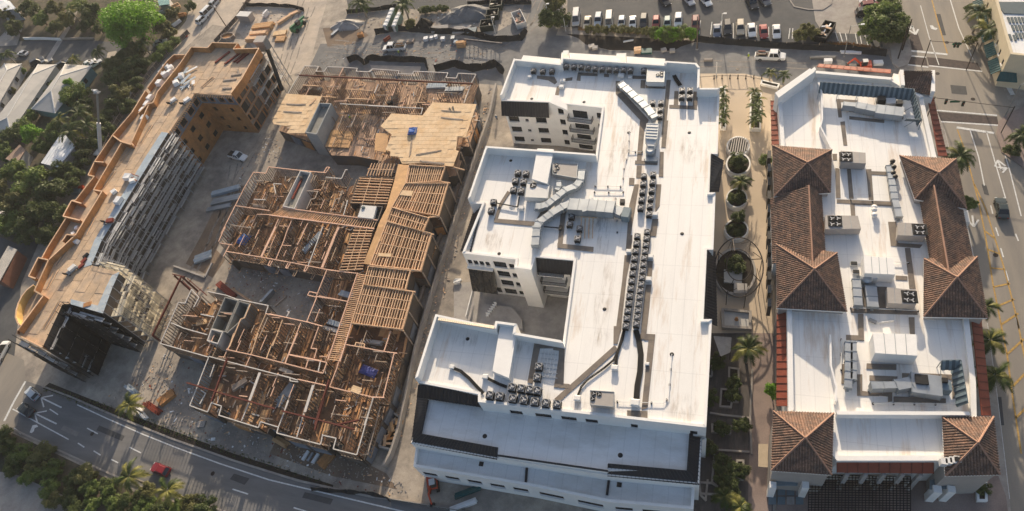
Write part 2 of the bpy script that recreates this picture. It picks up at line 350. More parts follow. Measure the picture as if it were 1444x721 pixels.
M_patch = mat('dark_asphalt_patch', (.075,.075,.076), .9, .15, .8, fine=.1)
M_patchl = mat('pale_asphalt_patch', (.21,.20,.185), .9, .15, .8, fine=.1)
# ---------------------------------------------------------------- ground, roads, paving
g = MB().face([(-700,-500,0),(700,-500,0),(700,900,0),(-700,900,0)]).build('ground', M_dirt); g['kind'] = 'structure'
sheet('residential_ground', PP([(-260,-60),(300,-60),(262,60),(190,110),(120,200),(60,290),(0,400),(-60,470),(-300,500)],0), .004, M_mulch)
sheet('haul_road', PP([(290,-60),(480,-60),(450,40),(436,96),(395,112),(360,70),(330,40),(300,35),(268,62),(215,108),(180,150),(165,150),(205,100),(262,30)],0), .008, M_tan)
sheet('alley_pavement', PP([(436,96),(452,62),(600,58),(688,52),(735,26),(752,-60),(800,-60),(792,30),(784,50),(815,52),(826,64),(862,72),(950,73),(962,64),(1000,56),(1120,70),(1253,78),(1262,98),(1130,118),(960,130),(760,125),(600,112),(480,106)],0), .008, M_alley)
sheet('parking_lot_asphalt', PP([(800,-80),(1225,-80),(1245,66),(1190,72),(1000,56),(960,52),(800,38)],0), .012, M_asph)
sheet('parking_lot_apron', PP([(1135,-60),(1226,-60),(1246,50),(1160,46),(1150,30)],0), .016, M_walk)
sheet('back_street', PP([(-120,60),(40,58),(130,57),(225,66),(222,88),(120,86),(-120,84)],0), .012, M_asph)
sheet('upper_street', PP([(478,-60),(752,-60),(744,6),(660,14),(560,13),(492,17)],0), .012, M_asph)
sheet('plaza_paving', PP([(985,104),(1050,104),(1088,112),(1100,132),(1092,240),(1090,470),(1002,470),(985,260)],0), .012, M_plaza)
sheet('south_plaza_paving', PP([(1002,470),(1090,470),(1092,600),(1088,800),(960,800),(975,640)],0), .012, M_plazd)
sheet('promenade_paving', PP([(1060,470),(1092,470),(1094,600),(1084,800),(1052,800),(1058,600)],0), .016, M_pink)
# the boulevard along the bottom of the picture
bu = [(-160,470),(-60,505),(20,532),(60,545),(100,560),(165,588),(240,618),(330,650),(420,678),(520,700),(570,707),(640,716),(800,745),(1000,790)]
bl = [(1000,900),(800,870),(560,800),(420,755),(300,716),(190,684),(100,643),(20,606),(-60,570),(-160,540)]
sheet('boulevard_asphalt', PP(bu+bl,0), .008, M_asphS)
sheet('cross_street', PP([(-160,470),(10,498),(34,508),(36,545),(24,600),(-10,640),(-160,640)],0), .012, M_asphR)
sheet('west_lane', PP([(-120,440),(-10,330),(26,345),(40,300),(70,250),(90,240),(60,330),(30,400),(24,470),(20,505),(-40,490)],0), .008, M_asph)
# avenue on the right
al = [(1258,-60),(1263,0),(1280,62),(1297,112),(1318,150),(1331,182),(1341,222),(1360,300),(1372,361),(1391,451),(1406,562),(1423,704),(1440,850)]
ar = [(1700,850),(1700,330),(1500,240),(1470,215),(1446,196),(1432,165),(1413,120),(1396,72),(1382,30),(1372,0),(1355,-60)]
sheet('avenue_asphalt', PP(al+ar,0), .008, M_asphR)
sheet('side_street', PP([(1396,72),(1420,118),(1446,120),(1700,150),(1700,95),(1440,88)],0), .012, M_asph)
def kerb(name, pts, m=M_walk, wd=.3, ht=.13):
    mb = MB()
    q = PP(pts, 0)
    for a, b_ in zip(q, q[1:]): mb.beam(a+Vector((0,0,ht/2)), b_+Vector((0,0,ht/2)), wd, ht)
    o = mb.build(name, m); o['kind'] = 'structure'; return o
def raised(name, pts, m, ht=.13):
    o = MB().prism(PP(pts, 0), -.05, ht).build(name, m); o['kind'] = 'structure'; return o
raised('avenue_west_sidewalk', [(1318,150),(1331,182),(1341,222),(1360,300),(1372,361),(1391,451),(1406,562),(1423,704),(1440,850),(1300,850),(1300,600),(1280,300),(1290,160)], M_walk)
raised('southeast_forecourt', [(1100,640),(1395,640),(1418,700),(1430,800),(1090,800)], M_pink, .17)
raised('corner_sidewalk', [(1255,66),(1263,60),(1272,58),(1282,64),(1286,78),(1280,92),(1266,96),(1258,90)], M_walk)
raised('east_corner_sidewalk', [(1446,150),(1422,160),(1408,172),(1405,190),(1412,215),(1440,235),(1500,300),(1600,360),(1600,150)], M_pink)
raised('northeast_sidewalk', [(1372,-60),(1382,20),(1400,64),(1428,104),(1445,108),(1560,110),(1440,-60)], M_pink)
kerb('boulevard_north_kerb', bu[3:12], M_walk, .35, .14)
kerb('boulevard_south_kerb', list(reversed(bl))[2:8], M_walk, .35, .14)
kerb('parking_island_kerb', [(1108,-8),(1120,10),(1140,14),(1160,14),(1172,6),(1174,-8)])
# painted markings -----------------------------------------------------------
def stripe(mb, a, b_, wd, z=.03):
    p, q = P(*a), P(*b_); p.z = q.z = z; d = (q-p).normalized(); s = Vector((-d.y, d.x, 0))*wd/2
    mb.face([p-s, q-s, q+s, p+s])
def marking(name, parent, segs, wd, m=M_paint, z=.03):
    """each separate painted line is one object"""
    out = []
    for a, b_ in segs:
        mb = MB(); stripe(mb, a, b_, wd, z); o = mb.build(name, m, None); o['kind'] = 'structure'; out.append(o)
    return out
def poly_mark(name, pts, m=M_paint, z=.031):
    o = MB().face([Vector((p.x,p.y,z)) for p in PP(pts,0)]).build(name, m); o['kind'] = 'structure'; return o
bou = None
def runline(name, pts, wd, m=M_paint, z=.03):
    q = PP(pts,0); mb = MB()
    for a, b_ in zip(q, q[1:]):
        d = (b_-a).normalized(); s = Vector((-d.y,d.x,0))*wd/2; a2, b2 = a.copy(), b_.copy(); a2.z = b2.z = z
        mb.face([a2-s, b2-s, b2+s, a2+s])
    o = mb.build(name, m); o['kind'] = 'structure'; return o
runline('edge_line', [(109,571),(150,590),(200,612),(250,632),(310,654),(380,677),(460,696),(545,716),(640,738)], .22)
runline('turn_lane_line', [(18,577),(60,600),(97,620)], .22)
runline('stop_line', [(6,594),(20,566),(36,538)], .5)
runline('edge_line', [(20,604),(30,612)], .3)
marking('lane_dash', None, [((70,577),(82,585)),((123,604),(138,612)),((183,631),(199,639)),((110,625),(119,631)),((132,636),(142,642)),((157,648),(167,653)),((328,690),(350,697)),((414,716),(437,723))], .22)
def arrow_px(name, tip, tail, wd=.25, head=2.4, spread=.55):
    t, b_ = P(*tip), P(*tail); d = (t-b_).normalized(); s = Vector((-d.y,d.x,0)); mb = MB(); z = Vector((0,0,.033))
    def strip(a, c, w2):
        e = (c-a).normalized(); k = Vector((-e.y,e.x,0))*w2/2; mb.face([a-k+z, c-k+z, c+k+z, a+k+z])
    strip(b_, t, wd)
    z = Vector((0,0,.036)); strip(t, t-d*head+s*head*spread, wd); z = Vector((0,0,.039)); strip(t, t-d*head-s*head*spread, wd)
    o = mb.build(name, M_paint); o['kind'] = 'structure'; return o
arrow_px('lane_arrow', (58,561), (87,575), .28); arrow_px('lane_arrow', (49,583), (80,598), .28)
poly_mark('turn_arrow', [(42,610),(46,600),(52,599),(54,602),(49,604),(48,608),(45,611)], z=.033)
# avenue markings
runline('edge_line', [(1331,183),(1341,222),(1360,300),(1372,361),(1391,451),(1406,562),(1423,704)], .2)
runline('lane_line', [(1298,8),(1310,52),(1324,92)], .15)
runline('lane_line', [(1340,0),(1352,40),(1372,84)], .2)
marking('stop_line', None, [((1285,72),(1336,77)),((1349,180),(1402,188))], .55)
marking('crossing_line', None, [((1284,79),(1306,81)),((1276,91),(1309,95)),((1310,93),(1385,101)),((1310,155),(1406,163)),((1315,171),(1408,177))], .35)
for nm, q in (('paver_crossing',[(1307,81),(1324,82),(1378,89),(1384,100),(1310,92)]),('paver_crossing',[(1281,48),(1294,47),(1302,71),(1286,71)]),('paver_crossing',[(1282,80),(1306,82),(1308,93),(1276,90)]),('paver_crossing',[(1312,157),(1406,165),(1408,176),(1316,170)])):
    o = MB().face([Vector((p.x,p.y,.02)) for p in PP(q,0)]).build(nm, M_brickx); o['kind'] = 'structure'
runline('lane_line', [(1368,184),(1380,222),(1388,262)], .18); runline('lane_line', [(1391,186),(1404,232),(1418,280)], .18)
runline('edge_line', [(1410,195),(1425,245),(1440,305)], .18)
marking('lane_dash', None, [((1397,290),(1400,302)),((1404,321),(1408,333)),((1411,350),(1415,363)),((1418,382),(1422,396)),((1433,448),(1437,464)),((1432,330),(1436,340))], .2)
runline('centre_line', [(1350,183),(1358,205),(1368,240),(1380,285),(1388,325),(1394,360),(1400,400),(1410,450),(1420,500),(1428,560),(1440,640)], .22, M_payel)
runline('centre_line', [(1374,260),(1390,295),(1404,340),(1414,372),(1424,410),(1434,450),(1444,500),(1456,560)], .22, M_payel)
marking('hatch_stripe', None, [((1389,326),(1402,336)),((1393,352),(1409,358)),((1397,378),(1416,380)),((1412,458),(1436,442)),((1420,500),(1444,478)),((1428,545),(1452,520)),((1432,590),(1462,560)),((1401,405),(1424,400)),((1407,432),(1430,422))], .3, M_payel)
runline('faded_centre_line', [(1314,0),(1322,30),(1336,76)], .25, M_payel)
arrow_px('lane_arrow', (1373,320), (1371,304), .3, 1.6); arrow_px('lane_arrow', (1291,49), (1286,36), .4, 1.6)
poly_mark('turn_arrow', [(1311,36),(1313,41),(1320,43),(1322,40),(1318,39),(1315,36)], z=.033)
poly_mark('turn_arrow', [(1279,40),(1284,37),(1288,36),(1287,39),(1283,42)], z=.033)
arrow_px('lane_arrow', (1407,226), (1412,240), .3, 1.5); arrow_px('lane_arrow', (1420,237), (1410,240), .3, 1.3)
marking('stop_line', None, [((1421,121),(1428,134))], .8)
# parking stall lines
stall = [((988,29),(986,48)),((1004,31),(1002,49)),((1017,30),(1016,52)),((1034,33),(1034,54)),((1114,40),(1112,55)),((1118,40),(1117,55)),((1052,36),(1052,52)),((1067,36),(1067,53)),((1084,38),(1084,54)),((1178,45),(1182,58)),((1192,47),(1195,60)),((1206,47),(1209,62)),((1219,48),(1224,64)),((1184,46),(1188,59)),((1212,47),(1215,62))]
marking('stall_line', None, stall, .16)
# ---------------------------------------------------------------- white apartment building
ZR = 12.4
HF = ZR-.5
WBV = [(725,83,16.6),(791,90,16.6),(792,81,17),(937,91,17),(937,86,17.4),(982,89,17.4),(987,95,17.4),(986,123,17.2),(1015,124,17),(1012,217,15.4),(1003,217,15.4),(1001,272,15.4),(1009,272,15.4),(1006,352,15.4),(997,352,15.4),(992,451,15.4),(1004,451,15.4),(996,603,15.4),(674,567,15.4),(674,556,15.4),(589,539,15.6),(614,443,17),(697,461,17),(699,453,17),(729,457,17),(727,469,17),(791,480,17),(809,367,15.5),(755,362,15.5),(749,381,15.5),(725,378,15.5),(727,366,15.5),(652,357,15.5),(680,287,15.6),(661,284,16.2),(685,206,17),(838,217,17),(849,152,15.5),(775,144,15.5),(706,139,16.0)]
WBE = [16.6,17,17,17.4,17.4,17.4,17.3,17,15.35,15.35,15.35,15.5,15.35,15.35,15.35,15.6,15.45,15.4,15.4,15.4,17,17,17.1,17.1,17.05,17,15.55,15.45,15.5,15.6,15.5,15.5,15.6,15.5,17,17,15.6,15.45,15.45,16.8]
wout = [P(x,y,z-2.6) for x,y,z in WBV]; wout = [Vector((p.x,p.y,0)) for p in wout]
wc = sum(wout, Vector())/len(wout)
WB = thing('apartment_building', (wc.x,wc.y,0), 'large white flat-roofed apartment block with dark metal awnings and two courtyards', 'building')
core = offset_poly(wout, .32)
MB().prism(core, 0, ZR-.02).build('wall_core', M_stucco, WB)
sheet('roof', offset_poly(wout, .3), ZR, M_roofw, None, parent=WB)
win = offset_poly(wout, .42)
for i in range(len(wout)):
    j = (i+1) % len(wout)
    a, b_, c, d = wout[i], wout[j], win[j], win[i]
    k = .0015*(i % 3)
    q = [Vector((p.x,p.y,z)) for z in (HF+k, WBE[i]-2.6+k) for p in (a,d,c,b_)]
    MB().hexa(q).build('parapet', M_stucco, WB)
# plain outer walls below the parapets where no separate facade stands
def plain_wall(i, z0=0, z1=HF, m=M_stucco):
    j = (i+1) % len(wout); mb = MB()
    q = [Vector((p.x,p.y,z)) for z in (z0, z1) for p in (wout[i], win[i], win[j], wout[j])]
    mb.hexa(q).build('outer_wall', m, WB)
for i in list(range(0,37)) + [39]:
    if i not in (17,27,31): plain_wall(i)
def window_part(parent, pt, nrm, h, frame=True, mul=1):
    u0,u1,v0,v1 = h
    w_ = sub('window', parent)
    MB().face([pt(u0,v0,.75), pt(u1,v0,.75), pt(u1,v1,.75), pt(u0,v1,.75)]).build('pane', M_glass, w_)
    mb = MB(); c = lambda u, v: pt(u,v,.55)
    for A, B in (((u0,v0),(u1,v0)),((u0,v1),(u1,v1)),((u0,v0),(u0,v1)),((u1,v0),(u1,v1))): mb.beam(c(*A), c(*B), .1, .1)
    for k in range(1, mul+1): uu = u0+(u1-u0)*k/(mul+1); mb.beam(c(uu,v0), c(uu,v1), .07, .07)
    mb.build('frame', M_frame, w_)
    MB().beam(pt(u0-.002,v0,-.25)-Vector((0,0,.06)), pt(u1+.002,v0,-.25)-Vector((0,0,.06)), .22, .1).build('sill', M_stucco, w_)
    return w_
def balcony(parent, pt, nrm, u0, u1, z, dep=1.3):
    o = sub('balcony', parent); H = None
    a, b_ = pt(u0,0), pt(u1,0); a.z = b_.z = z
    q = [a, b_, b_+nrm*dep, a+nrm*dep]
    MB().prism(q, z-.18, z).build('slab', M_stucco, o)
    r = MB(); ca, cb = a+nrm*(dep-.05), b_+nrm*(dep-.05)
    for p0, p1 in ((a+nrm*.03, ca), (ca, cb), (cb, b_+nrm*.03)):
        r.beam(p0+Vector((0,0,1.05)), p1+Vector((0,0,1.05)), .07, .07); r.beam(p0+Vector((0,0,.1)), p1+Vector((0,0,.1)), .05, .05)
        n = max(2, int((p1-p0).length/.22))
        for k in range(n+1): s = lerp(p0, p1, k/n); r.beam(s+Vector((0,0,.1)), s+Vector((0,0,1.02)), .05, .05)
    r.build('railing', M_frame, o)
# first courtyard, facade that faces the camera
def court_facade(i0, i1, holes, z1=HF, th=.3, mul=None):
    a, b_ = wout[i0], wout[i1]; mb = MB()
    pt, nrm = facade(mb, a, b_, 0, z1, [h for h in holes], th)
    mb.build('facade', M_stucco, WB)
    for h in holes: window_part(WB, pt, nrm, h)
    return pt, nrm
R = lambda f, a, b_: ((f*3.05+a)/HF, (f*3.05+b_)/HF)
holes = []
for f in range(3):
    v0, v1 = R(f,.75,2.25)
    holes += [(.05,.27,v0,v1),(.40,.47,v0+.02,v1-.05),(.63,.85,v0,v1)]
ptA, nA = court_facade(39, 38, holes)
holes = []
for f in range(4):
    v0, v1 = R(f,.75,2.2)
    holes += [(.13,.24,v0,v1),(.42,.70,R(f,.14,2)[0],v1),(.88,.97,v0,v1)]
ptB, nB = court_facade(38, 37, holes)
for f in range(1,4): balcony(WB, ptB, nB, .34, .80, f*3.05+.1)
def metal_awning(parent, top_a, top_b, bot_a, bot_b, m=M_tarred, mr=M_tarrib, name='awning_roof', step=.55):
    """sloping standing-seam roof between an upper and a lower edge"""
    o = sub(name, parent); n = (top_b-top_a).cross(bot_a-top_a).normalized()
    if n.z < 0: n = -n
    MB().hexa([bot_a-n*.15, bot_b-n*.15, top_b-n*.15, top_a-n*.15, bot_a, bot_b, top_b, top_a]).build('panel', m, o)
    k = max(2, int((bot_b-bot_a).length/step)); mb = MB()
    for i in range(k+1):
        a, b_ = lerp(top_a, top_b, i/k), lerp(bot_a, bot_b, i/k); mb.beam(a+n*.04, b_+n*.04, .07, .09)
    mb.build('seam', mr, o); return o
pa = lambda u, v, k: ptA(u,0,0) + Vector((0,0,v)) + nA*k
metal_awning(WB, pa(.0,ZR+.3,.1), pa(.97,ZR+.3,.1), pa(-.02,ZR-2.7,1.3), pa(.97,ZR-2.7,1.3))
# second courtyard
holes = []
for k in range(4): holes.append((.03+k*.115, .03+k*.115+.085, 9.6/HF, 10.9/HF))
for f in range(4):
    v0, v1 = R(f,.5,2.3)
    holes += [(.54,.78,v0,v1),(.83,.93,v0+.02,v1-.02)]
for k in range(3): holes.append((.12+k*.13, .12+k*.13+.1, .4/HF, 2.3/HF))
ptC, nC = court_facade(32, 31, holes)
pc = lambda u, v, k: ptC(u,0,0) + Vector((0,0,v)) + nC*k
MB().hexa([pc(0,8.9,.02),pc(.5,8.9,.02),pc(.5,8.9,.7),pc(0,8.9,.7),pc(0,9.1,.02),pc(.5,9.1,.02),pc(.5,9.1,.7),pc(0,9.1,.7)]).build('ledge', M_stucco, WB)
metal_awning(WB, pc(.0,8.8,.05), pc(.5,8.8,.05), pc(0,3.2,2.0), pc(.5,3.2,2.0), M_glass, M_frame, 'glazed_screen', 1.2)
holes = []
for f in range(3): holes += [(.08,.55,*R(f,.15,2.3)),(.80,.96,*R(f,.8,2.2))]
ptD, nD = court_facade(28, 27, holes)
for f in range(1,4): balcony(WB, ptD, nD, .03, .70, f*3.05+.1, 1.5)
pd = lambda u, v, k: ptD(u,0,0) + Vector((0,0,v)) + nD*k
metal_awning(WB, pd(.02,ZR+.2,.1), pd(.98,ZR+.2,.1), pd(.02,ZR-2.6,1.1), pd(.98,ZR-2.6,1.1))
# courtyard floors
MB().prism(PP([(640,400),(640,470),(850,500),(850,380)],0), -.02, .02).build('courtyard_floor', M_conc, WB)
MB().prism(PT((620,350,5.545), [(340,435),(560,460),(640,550),(650,640),(310,600)], 1.0), .02, 1.0).build('raised_terrace', M_conc, WB)
MB().beam(P(*ZP((620,350,5.545))(265,330),1.4), P(*ZP((620,350,5.545))(210,545),1.4), .15, 1.2).build('courtyard_rail', M_stucco, WB)
# tiled coping on the south wing
tc = PT((570,440,5.148), [(252,28),(655,95),(655,125),(245,62)], 14.5)
mb = MB(); n = 30
for k in range(n):
    a, b_ = lerp(tc[0],tc[1],k/n), lerp(tc[0],tc[1],(k+.8)/n); c, d = lerp(tc[3],tc[2],(k+.8)/n), lerp(tc[3],tc[2],k/n)
    up = Vector((0,0,.14)); dn = Vector((0,0,-.5))
    mb.hexa([a+dn, b_+dn, c-up, d-up, a+dn+up*2, b_+dn+up*2, c+up, d+up])
mb.build('tile_coping', mat('pale_coping_tile', (.55,.47,.38), .85, .12, 2), WB)
# ---- stepped south side: two lower terraces
Z1, Z2 = 9.3, 5.8
T5 = (570,540,3.983); T6 = (780,580,5.113)
s17, s18, s19, s20 = wout[17], wout[18], wout[19], wout[20]
t1 = [Vector((s20.x,s20.y,0)), s19, s18, s17] + PT(T6, [(1075,170),(1055,530)], Z1-1.2) + PT(T6, [(395,470)], Z1-1.2) + PT(T5, [(520,430),(40,345)], Z1-1.2)
t1 = [Vector((p.x,p.y,0)) for p in t1]
MB().prism(offset_poly(t1,.05), 0, Z1-.8).build('terrace_wall', M_stucco, WB)
deck1 = PT(T5, [(138,95),(428,138)], Z1) + [Vector((s18.x,s18.y,Z1)), Vector((s17.x,s17.y,Z1))] + PT(T6, [(985,160),(970,430),(395,428),(0,372)], Z1) + PT(T5, [(525,400),(525,365),(95,287)], Z1)
MB().prism(deck1, Z1-.9, Z1).build('terrace_deck', M_roofg, WB)
t2o = PT(T5, [(66,355),(52,470)], Z2+.7) + PT(T5, [(700,578)], Z2+.7) + PT(T6, [(400,655),(1012,708),(1022,535)], Z2+.7)
t2 = [Vector((p.x,p.y,0)) for p in t2o]
back = PT(T6, [(1000,480)], Z2) + PT(T5, [(520,380),(66,330)], Z2)
t2full = t2 + [Vector((p.x,p.y,0)) for p in back]
MB().prism(offset_poly(t2full,.3), 0, Z2).build('terrace_wall', M_roofg, WB)
t2i = offset_poly(t2full, .4)
for i in range(5):
    j = i+1
    MB().hexa([Vector((p.x,p.y,z)) for z in (Z2-.5+.002*i, Z2+.75+.002*i) for p in (t2full[i], t2full[j], t2i[j], t2i[i])]).build('parapet', M_stucco, WB)
# lower facade with its windows
for (ia, ib, n) in ((1,2,5),(2,3,2),(3,4,3)):
    a, b_ = t2full[ia], t2full[ib]; mb = MB(); holes = []
    for k in range(n):
        u0 = (k+.18)/n; u1 = (k+.82)/n
        holes += [(u0,u1,.5,.78)]
    pt, nr = facade(mb, a, b_, 0, Z2-.5, holes, .28); mb.build('facade', M_stucco, WB)
    for h in holes: window_part(WB, pt, nr, h)
# wall between roof and first terrace (windows are slots seen from above)
mb = MB(); a, b_ = s18, s17
slots = [(.135,.195),(.255,.33),(.375,.445),(.485,.54),(.685,.715),(.935,.965)]
holes = [(u0,u1,.40,.74) for u0,u1 in slots]
pt, nr = facade(mb, a, b_, Z1-1.5, HF+.002, holes, .28); mb.build('facade', M_stucco, WB)
for h in holes: window_part(WB, pt, nr, h)
# wall between the terraces with its windows and dark coping
wA, wB_ = P(*ZP(T5)(525,408),Z1+.25), P(*ZP(T6)(395,432),Z1+.25)
mb = MB(); holes = [(u0,u1,.3,.8) for u0,u1 in ((.09,.22),(.33,.49),(.57,.70),(.79,.93))]
pt, nr = facade(mb, wA, wB_, Z2, Z1-.15, holes, .28); mb.build('facade', M_stucco, WB)
for h in holes: window_part(WB, pt, nr, h)
MB().beam(wA, wB_, .22, .3).build('dark_coping', M_tarred, WB)
def aw(q, zt, zb): a, b_, c, d = q; return (P(*a,zt), P(*b_,zt), P(*d,zb), P(*c,zb))
z5, z6 = ZP(T5), ZP(T6)
metal_awning(WB, *aw((z5(80,12), z5(415,57), z5(428,137), z5(72,82)), ZR+.25, ZR-2.2))
metal_awning(WB, *aw((z5(95,288), z5(527,366), z5(520,432), z5(38,342)), Z1+.5, Z1-1.1))
metal_awning(WB, *aw((z5(135,95), z5(95,285), z5(38,342), z5(72,82)), Z1+.6, Z1-1.0))
metal_awning(WB, *aw((z6(395,380), z6(970,432), z6(1040,532), z6(395,470)), Z1+.5, Z1-1.1))
metal_awning(WB, *aw((z6(987,155), z6(968,430), z6(1052,532), z6(1076,170)), Z1+.52, Z1-1.0))
z8 = ZP((830,170,6.555)); zc = ZP((820,260,6.555)); zd = ZP((820,360,6.009)); z64 = ZP((640,260,6.555))
metal_awning(WB, *aw((z8(1135,310), z8(1122,660), z8(1205,660), z8(1250,375)), ZR+.5, ZR-1.4))
metal_awning(WB, *aw((zc(1165,608), zd(1040,550), zd(1150,600), zc(1240,625)), ZR+.4, ZR-2.4))
metal_awning(WB, *aw((z64(268,180), z64(150,630), z64(60,620), z64(190,215)), ZR+.3, ZR-3.0))
for q in ((z5(690,458),z5(682,572)), (z6(405,475),z6(388,605))): MB().beam(P(*q[0],Z2+.12), P(*q[1],Z2+.12), .35, .24).build('expansion_strip', M_tarred, WB)
# low ledge along the north wall
led = [P(x,y,10.4) for x,y in ((738,78),(790,83),(790,93),(733,88))]; MB().prism(led, 7, 10.4).build('north_ledge', M_stucco, WB)
led = [P(x,y,10) for x,y in ((792,74),(938,83),(936,94),(790,90))]; MB().prism(led, 7, 10).build('north_ledge', M_stucco, WB)
for c in ((798,76,11.6),(876,80,11.6)): MB().box(P(*c)-Vector((0,0,2)), 2.0 if c[0]>850 else 1.2, 1.2, 2.4).build('corner_pier', M_stucco, WB)
# ---- walkway pads and roof blocks
PADN = [0]
def pads(T, polys, z=ZR+.03):
    for q in polys:
        PADN[0] += 1; zz = z + .0023*PADN[0]
        b_ = MB().prism(PT(T, q, zz), ZR+.004, zz).build('walkway_pad', M_walkpd, WB)
A5 = (690,70,6.553); A6 = (850,80,6.553); A7 = (650,170,6.555); A8 = (830,170,6.555); AC = (820,260,6.555); AD = (820,360,6.009); AB = (640,260,6.555); AS = (570,440,5.148); AT = (780,460,4.508)
pads(A5, [[(440,240),(600,250),(628,300),(605,322),(545,285),(440,268)], [(625,340),(655,340),(640,425),(605,425)], [(680,270),(770,255),(765,285),(690,292)], [(820,210),(1000,222),(1000,246),(845,240),(842,290),(805,285)], [(1060,225),(1105,228),(1105,255),(1060,252)]])
pads(A6, [[(120,225),(158,225),(163,300),(425,585),(380,690),(342,690),(350,592),(120,345)], [(590,215),(628,215),(578,720),(542,720)], [(615,445),(870,455),(870,490),(615,476)], [(662,318),(700,318),(696,444),(655,444)], [(838,322),(880,325),(874,453),(832,452)], [(275,175),(400,180),(400,208),(275,204)], [(352,215),(395,218),(390,292),(348,290)], [(395,262),(580,272),(580,296),(395,290)]])
pads(A8, [[(475,0),(525,0),(488,370),(445,370)], [(430,370),(640,378),(636,412),(428,404)], [(445,415),(492,415),(485,530),(440,530)], [(376,530),(425,532),(420,598),(372,596)], [(690,0),(735,0),(712,250),(672,250)], [(660,290),(695,290),(690,520),(650,520)]])
pads(AC, [[(490,0),(530,0),(455,470),(420,470),(440,200)], [(690,0),(738,0),(722,200),(680,260)], [(655,320),(710,320),(690,480),(640,480),(622,620),(610,620)], [(420,470),(470,470),(460,600),(408,620)], [(0,568),(112,580),(108,620),(0,605)]])
pads(AD, [[(365,0),(420,0),(382,180),(345,520),(335,640),(280,720),(300,560),(345,210)], [(560,50),(605,50),(595,190),(555,190)], [(545,250),(592,250),(575,440),(550,660),(500,710),(520,470)], [(535,665),(625,670),(620,720),(530,720)]])
pads(AT, [[(385,0),(435,0),(408,112),(383,112)], [(392,120),(412,150),(38,482),(8,462)], [(555,50),(645,55),(645,88),(555,82)], [(606,90),(645,90),(600,520),(562,530)], [(470,535),(600,540),(600,585),(470,580)], [(0,120),(75,125),(70,158),(0,150)], [(42,160),(72,160),(35,390),(5,388)], [(35,362),(105,368),(98,396),(35,392)]])
pads(AB, [[(372,315),(745,345),(738,386),(370,352)], [(750,342),(835,205),(905,180),(900,205),(775,372)], [(990,250),(1035,250),(1003,560),(957,580)], [(957,545),(1292,580),(1286,622),(957,586)], [(495,60),(520,75),(440,200),(400,330),(378,312),(420,180)]])
pads(AS, [[(945,220),(1170,240),(1168,262),(985,262),(930,520),(895,510)], [(1125,270),(1165,272),(1155,520),(1105,550)]])
def block(pts, T, z0, z1, name='roof_block', m=M_stucco):
    return MB().prism(PT(T, pts, z1), z0, z1).build(name, m, WB)
block([(706,258),(858,266),(798,585),(655,540)], A7, ZR, ZR+1.75)
block([(700,75),(818,90),(815,150),(760,480),(640,430)], AS, ZR, ZR+1.4)
block([(590,420),(650,425),(690,500),(720,510),(722,560),(560,490)], A5, ZR, ZR+.5)
# drains, goosenecks, pipe runs
def dot(T, x, y, r=.22, m=M_black, z=ZR+.06, name='roof_drain'): MB().lathe(P(*ZP(T)(x,y),z)-Vector((0,0,.06)), [(r*1.5,0),(r*1.4,.05),(r,.07),(r*.6,.09)], 10).build(name, m, WB)
for T, x, y in ((A5,392,453),(A5,875,483),(A6,240,700),(A6,800,700),(A7,460,370),(AC,930,455),(AD,195,455),(AS,460,195),(AB,418,640),(AT,755,178)): dot(T, x, y)
for T, x, y in (((570,540,3.983),452,299),((780,580,5.113),484,317)): dot(T, x, y, .25, M_black, Z1+.06)
for T, x, y in (((570,540,3.983),433,456),((780,580,5.113),477,531)): MB().box(P(*ZP(T)(x,y),Z2), .7, .7, .06).build('roof_drain', M_black, WB)
def pipe_run(T, pts, r=.05, m=M_pipe, z=ZR+.25, name='gas_pipe', feet=True):
    q = PT(T, pts, z); o = sub(name, WB); MB().tube(q, r, 6).build('pipe', m, o)
    at, L = walong(q); mb = MB(); n = max(2, int(L/2.2))
    for i in range(n+1): p = at(L*i/n); mb.box((p.x,p.y,ZR+.02), .22, .3, z-ZR-.02)
    mb.build('pipe_block', M_black, o)
pipe_run(A8, [(376,105),(370,285),(325,440),(315,610),(60,605)])
pipe_run(A8, [(370,290),(495,285)], name='gas_pipe'); pipe_run(AT, [(755,178),(735,450),(703,490),(408,480)]); pipe_run(AC, [(315,130),(330,440)], name='gas_pipe'); pipe_run(AC, [(120,70),(385,70)], name='gas_pipe')

# rust and mud stains washed down the membrane
for k, (T, q) in enumerate([(A8,[(250,60),(440,60),(430,420),(330,600),(60,620),(120,400)]),(AC,[(150,300),(260,300),(250,720),(140,720)]),(AC,[(100,100),(420,100),(420,430),(100,430)]),(AD,[(130,0),(320,0),(250,720),(90,720)]),(AB,[(200,400),(560,400),(520,640),(160,640)]),(AB,[(1150,250),(1400,260),(1400,560),(1150,540)]),(AS,[(300,130),(600,150),(600,250),(290,250)]),(AS,[(800,180),(960,200),(900,330),(780,320)]),(AS,[(560,520),(1180,560),(1180,720),(540,650)]),(AT,[(120,440),(220,450),(215,580),(110,575)]),(A6,[(180,560),(320,560),(330,720),(150,720)]),(AT,[(230,0),(380,0),(340,140),(220,140)]),(A8,[(800,100),(1080,100),(1060,420),(780,420)]),(AT,[(700,400),(960,440),(950,640),(690,600)])]):
    z = ZR+.012+.0011*k; MB().face([Vector((p.x,p.y,z)) for p in PT(T, q, z)]).build('roof_stain', M_stain, WB)
